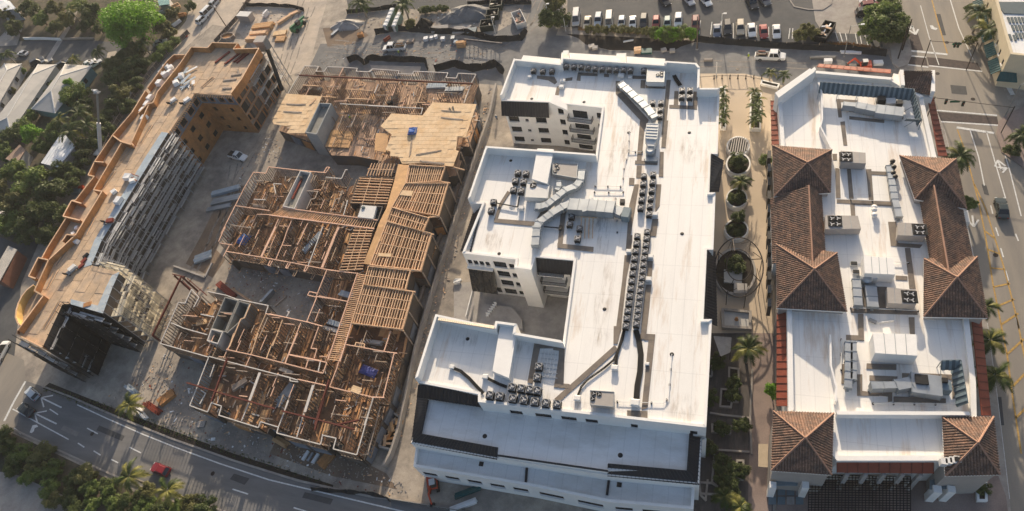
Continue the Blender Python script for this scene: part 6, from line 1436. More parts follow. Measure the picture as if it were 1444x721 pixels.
tarp_pack(W7, 305, 110, FZ, 2.4, 2.6, .8, -.25, 'blue tarp over a stack in the western room')
tarp_pack(W5e, 780, 215, FZ, 3.2, 1.6, .5, -.25, 'blue and white tarped stack in the southeast room', mat('violet_blue_tarp',(.07,.08,.26),.5,.2,1))
for k, (T, x, y, z, n, L, W, H, a, m, lab) in enumerate([(W7,1010,150,FZ,8,5.5,1.2,.5,1.15,M_mem,'long bundle of grey metal studs in the middle bay'),(W8,245,620,FZ,8,3.0,1.2,.5,-.2,M_mem,'pale blue bundle in the room beside the long ladder walkway'),(W2,600,365,FZ,8,3.2,1.0,.5,-.2,M_mem,'second pale blue bundle south of the first one'),(W2,560,420,FZ,4,3.4,.8,.3,-.15,M_platew,'white board bundle at the end of the ladder walkway'),(Nb,690,290,FZ,8,5.0,1.6,.5,0,M_mem,'western grey stud bundle in the north room'),(Nb,870,325,FZ,8,4.6,1.4,.6,0,M_galv,'eastern pale stud bundle in the north room'),(W5,500,440,FZ,6,4.0,1.2,.35,-.1,M_lumg,'grey bundle in the northwest room of the middle part'),(W4,1190,540,FZ,8,4.5,1.0,.4,1.2,M_galv,'steel stud bundle in the south middle room'),(W6,940,120,FZ,8,4.5,.9,.4,1.2,M_galv,'second steel stud bundle beside the pale wall'),(W4,770,470,FZ,5,3.0,1.4,.3,.8,M_lumg,'fan of grey boards under the crossing steel beams'),(W1c,550,485,FZ,4,2.2,1.2,.35,.3,M_osby,'yellow cross of boards in the southwest room'),(W5e,670,390,6.35,4,1.9,1.2,.12,-.2,M_osby,'yellow sheet lying over the south wall plate'),(W4,1200,345,FZ,4,3.0,.7,.3,-.2,M_platew,'white plank in the corridor of the south part'),(Na,520,335,FZ,6,4.2,1.6,.5,0,M_block,'dark grey pile in the northwest room'),(W2,960,540,FZ,6,3.6,.9,.4,-.05,M_platew,'white bundle in the dark southeast bay'),(T3,560,70,4.7,4,1.6,1.2,.3,.4,M_steelr,'reddish heap in the open stair shaft')]): bundle(ZP(T)(x,y), z, n, L, W, H, a, m, lab, 'lumber')
for k, (T, x, y, s) in enumerate([(Nb,265,420,1.0),(Nb,210,460,.7)]):
    p = P(*ZP(T)(x,y),FZ+.8); p.z = FZ+.05; t = thing('tool_box', p, ('tall' if k==0 else 'low')+' dark tool crate on the north timber floor', 'crate'); MB().box(p,1.6*s,1.2*s,1.0*s,.3).build('body', M_black if k else M_lumg, t); MB().box(p+Vector((0,0,1.0*s)),1.7*s,1.3*s,.1,.3).build('lid', M_black, t)
# small litter of boards on the yellow decks
for k, (T, x0, y0, x1, y1, m, lab) in enumerate([(T4,480,420,740,375,M_lumg,'long thin board lying across the yellow deck'),(T4,520,480,770,510,M_lumg,'dark timber edge board on the south side of the yellow deck'),(Nb,740,545,940,560,M_lumg,'upper crosswise board on the yellow deck'),(Nb,735,615,960,640,M_lumg,'lower crosswise board on the yellow deck'),(Nb,820,520,840,560,M_black,'short dark tarred piece standing on the yellow deck'),(Nb,855,505,870,560,M_black,'taller dark tarred piece standing on the yellow deck'),(Na,480,490,545,420,M_lum,'bent hose-like strip on the western yellow deck'),(Na,215,555,400,565,M_lumg,'lower crosswise strip on the western yellow deck'),(Na,245,480,440,485,M_lumg,'upper crosswise strip on the western yellow deck'),(T4,415,440,440,230,M_lumg,'long upright strip below the blue tarp')]):
    a, b_ = P(*ZP(T)(x0,y0),6.68), P(*ZP(T)(x1,y1),6.68); t = thing('board', (a+b_)/2, lab, 'board')
    piece('plank', t, m, a, b_, .22, .1); s = (b_-a).normalized().cross(Vector((0,0,1)))*.22; piece('plank', t, m, lerp(a,b_,.1)+s, lerp(a,b_,.85)+s, .12, .07)
# ---------------------------------------------------------------- vehicles
def loft(mb, secs, mi=0):
    """secs: list of closed rings with the same count"""
    base = []
    for r in secs: base.append(len(mb.v)); mb.v += [tuple(p) for p in r]
    n = len(secs[0])
    for a, b_ in zip(base, base[1:]):
        for j in range(n): j2=(j+1)%n; mb.f.append((a+j, a+j2, b_+j2, b_+j)); mb.mi.append(mi)
    mb.f.append(tuple(base[0]+j for j in reversed(range(n)))); mb.mi.append(mi); mb.f.append(tuple(base[-1]+j for j in range(n))); mb.mi.append(mi)
_paints = {}
def paint(c):
    if c not in _paints: _paints[c] = mat('car_paint_%d' % len(_paints), c, .28, .04, 1, spec=.6)
    return _paints[c]
SPEC = {  # length, width, body height, cabin: x0,x1 base, x0,x1 top, roof height
 'sedan': (4.6,1.8,.86,(-1.55,.95),(-.95,.25),1.42), 'suv': (4.7,1.9,1.0,(-2.1,.95),(-1.8,.35),1.72), 'hatch': (4.1,1.75,.9,(-1.9,.9),(-1.5,.25),1.5),
 'van': (5.4,2.0,1.1,(-2.55,1.75),(-2.45,1.05),2.2), 'pickup': (5.7,2.0,1.02,(-.55,1.35),(-.4,.75),1.82), 'truck': (6.4,2.1,1.1,(-.2,2.0),(-.05,1.5),2.0)}
_cm = {}
def car_meshes(kind, col):
    key = (kind, col)
    if key in _cm: return _cm[key]
    L, W, H, cb, ct, RH = SPEC[kind]; x = L/2; y = W/2; pm = paint(col)
    def ring(px, hw, z0, z1): return [(px,-hw*.92,z0),(px,hw*.92,z0),(px,hw,(z0+z1)*.5),(px,hw*.9,z1),(px,-hw*.9,z1),(px,-hw,(z0+z1)*.5)]
    b_ = MB(); bed = kind in ('pickup','truck')
    hood = H*.93
    loft(b_, [ring(-x, y*.86, .42, H*.86), ring(-x+.15, y*.97, .28, H*.95), ring(-x*.55, y, .24, H), ring(0, y, .24, H), ring(x*.55, y, .24, hood), ring(x-.25, y*.95, .28, hood*.88), ring(x, y*.8, .4, hood*.74)])
    parts = [('body', b_.mesh('car_body', pm))]
    g_ = MB(); yb, yt = y*.88, y*.72
    g_.hexa([(cb[0],-yb,H*.98),(cb[1],-yb,hood*.98),(cb[1],yb,hood*.98),(cb[0],yb,H*.98),(ct[0],-yt,RH-.04),(ct[1],-yt,RH-.04),(ct[1],yt,RH-.04),(ct[0],yt,RH-.04)])
    parts.append(('windows', g_.mesh('car_glass', M_glass)))
    r = MB(); r.hexa([(ct[0]-.04,-yt-.02,RH-.05),(ct[1]+.04,-yt-.02,RH-.05),(ct[1]+.04,yt+.02,RH-.05),(ct[0]-.04,yt+.02,RH-.05),(ct[0]+.12,-yt+.1,RH+.02),(ct[1]-.1,-yt+.1,RH+.02),(ct[1]-.1,yt-.1,RH+.02),(ct[0]+.12,yt-.1,RH+.02)])
    parts.append(('roof', r.mesh('car_roof', pm)))
    pl = MB()
    for s in (-1,1):
        for k in range(4):
            p = ((cb[0],s*yb,H*.98),(ct[0],s*yt,RH-.03)) if k == 0 else ((cb[1],s*yb,hood*.98),(ct[1],s*yt,RH-.03)) if k == 1 else (((cb[0]+cb[1])/2-.2,s*(yb+.0),H),((ct[0]+ct[1])/2-.1,s*(yt+.0),RH-.03)) if k == 2 else ((cb[0]+.05,s*yb,H),(cb[1]-.05,s*yb,hood))
            pl.beam(p[0], p[1], .09, .09)
    parts.append(('pillars', pl.mesh('car_pillars', pm)))
    wh = MB().tube([(0,-.12,0),(0,.12,0)], .34, 14).mesh('wheel_tyre', M_tyre); hb = MB().tube([(0,-.13,0),(0,.13,0)], .19, 10).mesh('wheel_rim', M_hub)
    hl = MB().box((0,0,-.08), .14, .34, .16).mesh('lamp_h', M_lamp); tl = MB().box((0,0,-.08), .12, .3, .2).mesh('lamp_t', M_tail)
    bd = None
    if bed:
        q = MB(); x1 = cb[0]-.1
        q.box(((-x+.12+x1)/2,0,H*.62), x1+x-.2, W*.86, .06)
        bd = MB(); xm, ln = (-x+.12+x1)/2, x1+x-.2
        bd.box((xm,0,H+.005), ln, W*.80, .03)
        bd = bd.mesh('bed_floor', M_black)
    _cm[key] = (parts, wh, hb, hl, tl, bd, L, W, H); return _cm[key]
def vehicle(kind, col, px, ang, label, cat='car', group=None, z=0.02, load=None, world=False, sc=1.0):
    p = P(px[0], px[1], .7); p.z = z
    t = thing('parked_car' if cat == 'car' else cat.replace(' ','_'), p, label, cat, group)
    parts, wh, hb, hl, tl, bd, L, W, H = car_meshes(kind, col)
    ca, sa = math.cos(ang), math.sin(ang); tr = lambda x, y, zz: p+Vector((x*ca-y*sa, x*sa+y*ca, zz))*sc
    for nm, me in parts: inst(nm, me, t, p, ang, sc)
    for x in (-L*.31, L*.31):
        for y in (-W*.46, W*.46):
            w_ = sub('wheel', t); inst('tyre', wh, w_, p+(tr(x,y,.34)-p), ang, sc); inst('rim', hb, w_, p+(tr(x,y,.34)-p), ang, sc)
    for y in (-W*.34, W*.34): inst('headlight', hl, t, tr(L/2-.1,y,H*.66), ang, sc); inst('tail_light', tl, t, tr(-L/2+.06,y,H*.75), ang, sc)
    if bd: inst('bed', bd, t, p, ang, sc)
    if load:
        for k in range(load[0]):
            a = random.uniform(-.1,.1)+ang; c = tr(-L*.28+random.uniform(-.3,.3), random.uniform(-.5,.5), H+.15+.08*k); d = Vector((math.cos(a),math.sin(a),0))*random.uniform(.7,1.2)
            piece('cargo', t, load[1][k%len(load[1])], c-d, c+d, random.uniform(.12,.4), .1)
    return t
def hd(a, b_):
    """heading from pixel a (tail) to pixel b (nose)"""
    d = P(*b_)-P(*a); return math.atan2(d.y, d.x)
WHT, SIL, BLK, RED, GRY, BEI, TEA, BLU = (.72,.72,.70), (.45,.46,.47), (.02,.021,.024), (.30,.02,.018), (.13,.135,.14), (.50,.43,.32), (.25,.34,.33), (.05,.09,.16)
S_ = -math.pi/2; Nn = math.pi/2; g1 = 'cars parked nose to the hedge in the lot'
LOT = [(798,29,'sedan',GRY,'grey sedan half hidden by the tree at the west end of the row'),(812.5,26,'van',SIL,'silver van, tallest in the parked row'),(828,31,'sedan',BEI,'pale gold sedan beside the silver van'),(843.5,28,'suv',(.38,.43,.47),'pale blue wagon in the parked row'),(859,30,'van',(.62,.60,.53),'cream work van with roof ladders'),(876.5,31,'hatch',WHT,'white hatchback next to the cream van'),(892,31,'sedan',WHT,'white sedan with dark rear window in the west row'),(907.5,30,'suv',BLK,'black car with a white roof load in the west row'),(925,31,'hatch',RED,'small red car partly behind the shrubs'),(941,32,'hatch',TEA,'pale green hatchback above the shrubs'),(956.5,29,'suv',WHT,'white car above the brightest shrub'),(981,33,'suv',(.16,.02,.02),'dark red car beside the lone utility pole'),(1011,43,'sedan',BLU,'dark blue sedan beside the white lamp post'),(1026,39,'suv',BLK,'black car next to the white lamp post'),(1044,39,'suv',BEI,'cream and white car in the east row'),(1060,42,'sedan',WHT,'white sedan between the cream car and the red car'),(1077,44,'sedan',RED,'bright red sedan in the east row'),(1095,44,'sedan',WHT,'lone white sedan at the east end of the row')]
for x, y, k, c, lab in LOT: vehicle(k, c, (x,y), S_+random.uniform(-.04,.04)+.05, lab, 'car', g1)
for x, y, k, c, lab, a in ((937,0,'suv',BLK,'black car cut by the top edge, leftmost of the back row',S_+.5),(971,-1,'sedan',SIL,'silver car cut by the top edge',S_+.5),(995,0,'sedan',WHT,'white car cut by the top edge beside the kerb',S_+.5),(1060,2,'pickup',BLK,'large black pickup at the top edge',S_+.3),(1078,-1,'suv',GRY,'dark grey car beside the large black pickup',S_+.4)): vehicle(k, c, (x,y), a, lab, 'car', 'cars cut by the top edge')
for i, (x, y, k, c, lab) in enumerate(((1227,0,'sedan',SIL,'silver car, topmost of the angled cars by the avenue hedge'),(1228,8,'suv',(.16,.02,.02),'dark red car among the angled cars by the avenue hedge'),(1222,17,'suv',BLK,'black car by the round tree near the avenue'),(1237,13,'sedan',SIL,'silver car tucked behind the round tree near the avenue'))): vehicle(k, c, (x,y), .1, lab, 'car', 'cars by the avenue hedge')
vehicle('sedan', (.035,.05,.05), (1413,293), hd((1416,308),(1411,280)), 'dark green sedan driving down the avenue', 'car')
vehicle('hatch', (.20,.015,.018), (226,662), hd((240,667),(213,656)), 'red car driving along the boulevard', 'car')
vehicle('hatch', (.42,.47,.52), (45,555), hd((52,561),(38,549)), 'pale blue car at the boulevard junction', 'car'); vehicle('sedan', (.03,.035,.03), (36,578), hd((44,583),(28,572)), 'dark car waiting at the boulevard junction', 'car')
vehicle('van', WHT, (1,497), hd((-6,510),(8,484)), 'white van cut by the left edge of the cross street', 'van')
vehicle('truck', WHT, (1086,79), hd((1070,79),(1103,80)), 'white pickup with reddish tools in its bed, east alley', 'pickup truck', load=(7,[M_steelr,M_lumg,M_black]))
vehicle('truck', WHT, (556,67), hd((572,66),(540,68)), 'white pickup loaded with dark scrap, west alley', 'pickup truck', load=(9,[M_black,M_lumg,M_osbo]))
vehicle('pickup', WHT, (335,220), hd((325,218),(346,224)), 'white pickup parked in the court of the sheathed building', 'pickup truck')
vehicle('sedan', SIL, (32,75), 3.0, 'silver car on the back street left of the houses', 'car'); vehicle('sedan', (.3,.32,.33), (225,60), .5, 'pale car under the big bright tree', 'car')
vehicle('suv', BLK, (52,87), .9, 'dark car in the driveway beside the middle house', 'car'); vehicle('sedan', WHT, (125,89), .9, 'white car by the teal house front', 'car'); vehicle('sedan', SIL, (133,90), .9, 'silver car at the corner of the teal house', 'car'); vehicle('sedan', GRY, (64,88), .8, 'grey car next to the dark car in the driveway', 'car'); vehicle('hatch', BLK, (88,90), .9, 'black hatchback between the middle and teal houses', 'car')
vehicle('suv', WHT, (285,27), hd((280,32),(292,20)), 'white car parked on the lane, lowest of the column', 'car', 'column of cars on the lane'); vehicle('van', WHT, (294,16), hd((290,20),(300,10)), 'white van parked on the lane, second of the column', 'car', 'column of cars on the lane'); vehicle('suv', SIL, (303,3), hd((299,8),(308,-3)), 'pale car at the top of the lane column', 'car', 'column of cars on the lane')
# skips and machines -------------------------------------------------------------
def skip(px, L, W, H, ang, label, m=M_black, fill=(M_lum, M_lumg, M_wrapw), n=16):
    p = P(*px, H); p.z = .02; t = thing('skip_container', p, label, 'container'); ca, sa = math.cos(ang), math.sin(ang); r = lambda x, y, z: p+Vector((x*ca-y*sa, x*sa+y*ca, z))
    for (a, b_) in (((-L/2,-W/2),(L/2,-W/2)),((L/2,-W/2),(L/2,W/2)),((L/2,W/2),(-L/2,W/2)),((-L/2,W/2),(-L/2,-W/2))): MB().beam(r(*a,H/2), r(*b_,H/2), .12, H).build('side', m, t)
    MB().box(p+Vector((0,0,.05)), L-.1, W-.1, .1, ang).build('floor', m, t)
    for k in range(n):
        a = random.uniform(0,3.1); c = r(random.uniform(-.3,.3)*L, random.uniform(-.28,.28)*W, random.uniform(.4,.95)*H); d = Vector((math.cos(a),math.sin(a),random.uniform(-.2,.2)))*random.uniform(.3,.9); piece('rubble_piece', t, fill[k%len(fill)], c-d, c+d, random.uniform(.15,.6), random.uniform(.1,.35))
    return t
skip((1164,41), 5.6, 2.4, 1.6, hd((1158,50),(1170,32)), 'black skip full of pale rubble at the end of the parking lot')
skip((731,24), 5.5, 2.5, 1.6, hd((736,33),(727,14)), 'dark skip of reddish rubble beside the alley', M_unitl, (M_steelr,M_black,M_lumg))
for k, (x, y, s) in enumerate(((699,4,1),(694,17,1),(686,32,1.05))): skip((x,y), 3.2*s, 2.6*s, 1.7, .1, f'{ORD[k]} dark green bin from the top beside the gravel heap', mat('bin_green',(.03,.04,.032),.6,.15,1), (M_black,M_black), 4)
def excavator(px, ang, label):
    p = P(*px, 1); p.z = .02; t = thing('mini_excavator', p, label, 'excavator'); ca, sa = math.cos(ang), math.sin(ang); r = lambda x, y, z: p+Vector((x*ca-y*sa, x*sa+y*ca, z))
    for y in (-.75,.75): MB().hexa([r(-1.3,y-.22,.1),r(1.3,y-.22,.1),r(1.3,y+.22,.1),r(-1.3,y+.22,.1),r(-1.5,y-.22,.55),r(1.5,y-.22,.55),r(1.5,y+.22,.55),r(-1.5,y+.22,.55)]).build('track', M_tyre, t)
    MB().hexa([r(-1.3,-.85,.6),r(.9,-.85,.6),r(.9,.85,.6),r(-1.3,.85,.6),r(-1.2,-.8,1.35),r(.5,-.8,1.2),r(.5,.8,1.2),r(-1.2,.8,1.35)]).build('body', M_ored, t)
    c = sub('cab', t); MB().hexa([r(-.3,-.1,1.2),r(.8,-.1,1.2),r(.8,.8,1.2),r(-.3,.8,1.2),r(-.2,-.05,2.3),r(.6,-.05,2.3),r(.6,.75,2.3),r(-.2,.75,2.3)]).build('glazing', M_glass, c); MB().box(r(.2,.35,2.3), 1.0, .95, .08, ang).build('roof', M_unitl, c)
    MB().beam(r(.8,-.3,1.0), r(2.2,-.3,2.5), .28, .35).build('boom', M_ored, t); MB().beam(r(2.2,-.3,2.5), r(3.3,-.3,1.2), .22, .28).build('arm', M_ored, t); MB().hexa([r(3.0,-.65,.3),r(3.6,-.65,.5),r(3.6,.05,.5),r(3.0,.05,.3),r(3.1,-.65,1.1),r(3.6,-.65,1.15),r(3.6,.05,1.15),r(3.1,.05,1.1)]).build('bucket', M_black, t)
excavator((609,682), -1.2, 'orange-red excavator beside the white building corner')
excavator((1220,91), 3.2, 'orange excavator on the brick-red strip by the avenue')
def lift_tower(px, label):
    p = P(*px, 0); p.z = .02; t = thing('material_hoist', p, label, 'hoist')
    for sx in (-1.2,1.2):
        for sy in (-1.0,1.0): piece('mast', t, M_scst, p+Vector((sx,sy,0)), p+Vector((sx,sy,14.5)), .16, .16)
    for z in range(2,15,2):
        for a, b_ in (((-1.2,-1),(1.2,-1)),((1.2,-1),(1.2,1)),((1.2,1),(-1.2,1)),((-1.2,1),(-1.2,-1))): piece('ring_beam', t, M_scst, p+Vector((*a,z)), p+Vector((*b_,z)), .1, .1)
    MB().box(p+Vector((0,0,11.5)), 2.6, 2.2, 2.8).build('cage', M_fan, t); MB().box(p+Vector((0,0,14.3)), 2.9, 2.4, .3).build('cage_roof', M_unit, t)
    return t
lift_tower((405,118), 'grey material hoist between the sheathed and timber buildings')
t = thing('rubbish_chute', P(395,175,0), 'long dark chute leaning between the sheathed and timber buildings', 'chute')
a, b_ = P(377,70,12.5), P(398,128,3.0); MB().tube([a, lerp(a,b_,.5)-Vector((0,0,.4)), b_], .5, 10).build('tube', M_black, t); piece('strut', t, M_scst, lerp(a,b_,.6), Vector((*(lerp(a,b_,.75)).to_2d(),0.02)), .15, .15)
def boom_lift(base, top, label):
    p = P(*base, 0); p.z = .02; t = thing('boom_lift', p, label, 'lift'); MB().box(p+Vector((0,0,.4)), 3.2, 2.2, 1.0).build('chassis', M_unitl, t)
    for sx in (-1.2,1.2):
        for sy in (-1.1,1.1): MB().tube([p+Vector((sx,sy-.15,.5)), p+Vector((sx,sy+.15,.5))], .5, 12).build('wheel', M_tyre, t)
    # the boom stands in the plane through base and top seen in the picture
    q = P(*top, 15.5); m_ = lerp(p+Vector((0,0,1.3)), q, .5)
    MB().beam(p+Vector((0,0,1.2)), m_, .85, .85).build('lower_boom', M_unitl, t); MB().beam(m_, q, .45, .45).build('upper_boom', M_streets, t); MB().box(q, 1.8, .9, .15).build('basket_floor', M_fan, t)
    for s in (-.9,.9): piece('basket_post', t, M_unitl, q+Vector((s,0,0)), q+Vector((s,0,1.1)), .08, .08)
    piece('basket_rail', t, M_unitl, q+Vector((-.9,0,1.1)), q+Vector((.9,0,1.1)), .08, .08); MB().box(q+Vector((-.3,.2,.15)), .8, .5, .6).build('control_box', M_wrapw, t)
boom_lift((146,219), (137,131), 'white boom lift raised beside the sheathed building')
# construction workers: one continuous body each
def worker(px, face, label, vest=M_hiviz, legs=M_denim, hat=M_hard, z=.02, arms=((.18,.25,1.02),(.30,.30,1.18))):
    p = P(*px, 1); p.z = z; t = thing('person', p, label, 'person'); me = bpy.data.meshes.new('body')
    v = [(0,0,.95),(0,0,1.15),(0,0,1.38),(0,0,1.52),(0,.02,1.66),(-.10,0,.90),(-.12,.03,.5),(-.12,-.02,.09),(-.12,.14,.05),(.10,0,.90),(.13,.06,.5),(.15,.02,.09),(.15,.18,.05),(-.19,0,1.40),(-.27,.02,1.14),(-.26,.2,1.0),(.19,0,1.40),(.28,.04,1.16),(.26,.22,1.06)]
    e = [(0,1),(1,2),(2,3),(3,4),(0,5),(5,6),(6,7),(7,8),(0,9),(9,10),(10,11),(11,12),(2,13),(13,14),(14,15),(2,16),(16,17),(17,18)]
    r = [.15,.15,.17,.07,.105,.10,.075,.055,.05,.10,.075,.055,.05,.08,.055,.045,.08,.055,.045]
    me.from_pydata(v, e, []); o = bpy.data.objects.new('body', me); COL.objects.link(o); o.parent = t; o.rotation_euler = (0,0,face)
    sk = o.modifiers.new('skin','SKIN'); 
    for i, rr in enumerate(r): me.skin_vertices[0].data[i].radius = (rr, rr*.85)
    me.skin_vertices[0].data[0].use_root = True
    sb = o.modifiers.new('sub','SUBSURF'); sb.levels = 2; sb.render_levels = 2; me.materials.append(legs)
    MB().lathe(p+Vector((0,0,.92)), [(.19,0),(.20,.2),(.24,.42),(.14,.56),(.08,.58)], 14).build('vest', vest, t, smooth=True)
    MB().lathe(p+Vector((0,0,1.52)), [(.06,0),(.10,.06),(.11,.14),(.09,.2)], 12).build('face', M_skin, t, smooth=True)
    MB().lathe(p+Vector((0,0,1.68)), [(.17,0),(.14,.03),(.13,.09),(.07,.15),(.02,.16)], 14).build('hard_hat', hat, t, smooth=True)
    return t
worker((1055.5,79), .5, 'worker in a lime safety vest standing in the east alley'); worker((562,74), 2.0, 'worker in a lime safety vest beside the loaded white pickup'); worker((700,166), 0, 'worker in a blue shirt in the passage west of the white building', M_blues, M_denim, M_hard)
worker((566,125), 1.0, 'worker in a blue shirt on the north timber floor', M_blues, M_denim, M_hard, FZ+.1); worker((501,180), 1.0, 'worker in a lime vest in the middle of the north timber floor', M_hiviz, M_denim, M_hard, FZ+.1)
# ---------------------------------------------------------------- materials and fences on the ground
def silt_fence(pts, h, label, wave=.5, lean=.6, m=M_silt):
    """fabric curtain with posts; leans and sags like the real one"""
    q = PP(pts, 0); at, L = walong(q); t = thing('silt_fence', q[0], label, 'fence'); n = max(4, int(L/1.1)); mb = MB(); row = []
    for i in range(n+1):
        p = at(L*i/n); d = (at(min(L,L*i/n+.3))-at(max(0,L*i/n-.3))).normalized(); s = Vector((-d.y,d.x,0)); w_ = math.sin(i*1.7)*.15*wave; row.append((p+s*(-lean*.4+w_)+Vector((0,0,.02)), p+s*w_+Vector((0,0,h*(.55+.1*math.sin(i*2.3)))), p+s*(lean*.15-w_)+Vector((0,0,h*(.92+.12*math.sin(i*1.3+1))))))
    for a, b_ in zip(row, row[1:]):
        for k in range(2): mb.face([a[k], b_[k], b_[k+1], a[k+1]])
    mb.build('fabric', m, t)
    for i in range(0, n+1, 3): piece('stake', t, M_lumg, Vector((row[i][1].x,row[i][1].y,0)), row[i][2]+Vector((0,0,.15)), .09, .09)
    return t
silt_fence([(530,48),(560,42),(610,46),(660,48),(700,58),(735,56),(742,44)], 1.5, 'long black silt fence curving north of the alley', .8, 1.4)
silt_fence([(492,88),(505,82),(516,92),(520,84),(560,86),(601,87),(605,100)], 1.6, 'black silt fence round the bright ground patch', .6, 1.2)
silt_fence([(614,100),(640,92),(668,99),(690,95),(700,92),(712,104)], 1.7, 'sagging black silt fence beside the white building corner', 1.2, 1.8)
silt_fence([(980,57),(1040,62),(1110,67),(1180,70),(1250,77)], 1.3, 'black silt fence along the parking lot edge', .4, 1.6)
silt_fence([(345,9),(380,9),(415,11),(430,16)], 1.2, 'dark fabric fence above the lumber yard', .6, .6)
silt_fence([(490,19),(540,14),(560,10)], 1.2, 'dark fabric fence along the upper street', .4, .8)
silt_fence([(660,8),(700,4),(750,6)], 1.2, 'dark fabric fence above the gravel heap', .6, .8)
silt_fence([(440,716-26),(520,706-10),(545,702),(552,706)], .9, 'torn black silt fence along the boulevard verge', .8, .8)
sheet('planting_bed_soil', PP([(798,48),(950,56),(985,58),(960,66),(950,72),(860,71),(826,63),(815,54)],0), .02, M_soil)
sheet('dark_verge', PP([(60,548),(130,573),(240,618),(330,650),(470,690),(470,684),(330,640),(240,606),(150,572),(70,540)],0), .02, M_soil, )
sheet('bright_ground_patch', PP([(522,92),(594,94),(590,108),(528,106)],0), .02, M_tan)
sheet('court_paving', PP([(225,430),(300,395),(330,330),(350,240),(330,235),(280,330),(225,390)],0), .012, M_dirt)
sheet('dug_earth_strip', PP([(262,372),(285,330),(300,300),(330,262),(345,262),(318,320),(305,352),(318,366),(300,392)],0), .02, M_pitd)
sheet('dug_earth_strip', PP([(395,610),(520,655),(545,668),(560,690),(470,672),(380,640)],0), .02, M_pitd)
sheet('dug_earth_strip', PP([(455,40),(500,36),(520,50),(500,62),(462,66)],0), .02, M_pitd)
kerb('court_kerb', [(246,376),(290,392),(300,372)], M_conc, .4, .4)
def heap(px, r, h, label, m, n=300, cat='heap'):
    p = P(*px, 0); p.z = 0; t = thing('material_heap', p, label, cat); mb = MB(); k = 18; rings = 6; pts = []
    for i in range(rings+1):
        f = i/rings
        pts.append([p+Vector((r[0]*(1-f)*math.cos(2*math.pi*j/k)*(1+.15*math.sin(j*2.1)), r[1]*(1-f)*math.sin(2*math.pi*j/k)*(1+.12*math.sin(j*1.3+i)), h*(f**.8)*(1+.12*math.sin(j*1.9+i*1.1)) if i else 0.01)) for j in range(k)])
    for i in range(rings):
        for j in range(k): j2=(j+1)%k; mb.face([pts[i][j], pts[i][j2], pts[i+1][j2], pts[i+1][j]])
    mb.build('mound', m, t, smooth=True)
    for i in range(22):
        a = random.uniform(0,6.28); f = random.uniform(.2,1.1); c = p+Vector((r[0]*f*math.cos(a), r[1]*f*math.sin(a), max(.05,h*(1-f)*.9))); d = Vector((random.uniform(-.3,.3),random.uniform(-.3,.3),.05)); piece('lump', t, m, c-d, c+d, random.uniform(.2,.5), random.uniform(.15,.3))
    return t
heap((662,20), (7,4), 2.4, 'pale gravel heap behind the silt fence', M_alley); heap((640,26), (4,3), 1.5, 'smaller pale gravel heap west of the large one', M_alley); heap((598,36), (2.4,2.6), 2.2, 'dark mulch heap beside the palm', M_soil); heap((490,36), (5,2.6), 1.6, 'rubble heap at the corner of the haul road', M_conc)
# lumber yard
YB = [((370,36),10,6.2,3.0,1.0,.1,M_osb,'tan plywood stack, northern one in the lumber yard'),((366,45),10,5.4,2.6,.9,.05,M_lum,'lumber stack in the middle of the lumber yard'),((358,53),10,4.8,2.4,.9,0,M_lum,'lumber stack at the lower west side of the yard'),((394,46),8,4.0,2.0,.7,.15,M_osby,'yellow lumber stack at the east side of the yard'),((395,54),8,3.0,2.2,.7,.0,M_osb,'small plywood stack below the yellow one'),((400,26),8,4.6,1.0,.8,.9,M_lum,'slanting joist stack near the green machine'),((415,17),8,3.4,1.2,.7,.6,M_lum,'short joist stack at the yard corner'),((374,19),6,2.0,1.4,.8,1.3,M_wrapw,'white pipe pile in the yard'),((340,67),4,2.4,1.6,.5,.4,M_osby,'yellow board pile behind the north parapet')]
for px, n, L, W, H, a, m, lab in YB: bundle(px, 0, n, L, W, H, a, m, lab)
for k, (px, sx, sy, h_, m, lab) in enumerate([((344,20),4.4,2.2,2.2,M_unit,'grey site container in the lumber yard'),((320,50),4.6,2.6,1.0,M_lumg,'open wooden bin with orange soil')]):
    p = P(*px, h_); p.z = .02; t = thing('site_container' if k == 0 else 'wooden_bin', p, lab, 'container')
    if k == 0:
        MB().box(p, sx, sy, h_, -.15).build('box', m, t); MB().box(p+Vector((0,0,h_)), sx*1.02, sy*1.02, .08, -.15).build('roof', M_unitl, t)
        for i in range(8): a = -.15; c = p+Vector(((i-3.5)*.5*math.cos(a), (i-3.5)*.5*math.sin(a), 0)); piece('rib', t, M_fan, c+Vector((.17,-1.13,.1)), c+Vector((.17,-1.13,h_-.1)), .08, .08)
    else:
        for i in range(8): a0, a1 = i*math.pi/4, (i+1)*math.pi/4; MB().hexa([p+Vector((2.4*k_*math.cos(a), 1.5*k_*math.sin(a), z)) for z in (0,h_) for a, k_ in ((a0,1),(a1,1),(a1,.85),(a0,.85))]).build('side', m, t)
        MB().face([p+Vector((2.1*math.cos(i*math.pi/4),1.3*math.sin(i*math.pi/4),h_*.6)) for i in range(8)]).build('fill', M_osbo, t)
t = thing('telehandler', P(420,40,0), 'green telehandler at the edge of the lumber yard', 'telehandler'); p = P(420,36,1); p.z = .02; an = hd((411,48),(431,26)); d = Vector((math.cos(an),math.sin(an),0)); s = Vector((-d.y,d.x,0))
MB().beam(p-d*2.6+Vector((0,0,1.0)), p+d*2.0+Vector((0,0,1.0)), 1.7, 1.0).build('body', M_green, t); MB().beam(p-d*2.6+s*.3+Vector((0,0,1.9)), p+d*3.6+s*.3+Vector((0,0,1.3)), .5, .55).build('boom', M_green, t); MB().box(p+s*-.5+Vector((0,0,1.4)), 1.3, 1.0, 1.2, an).build('cab', M_glass, t)
for i in (-1,1):
    for j in (-1,1): c = p+d*i*1.7+s*j*.95+Vector((0,0,.6)); MB().tube([c-s*.2,c+s*.2], .6, 14).build('wheel', M_tyre, t)
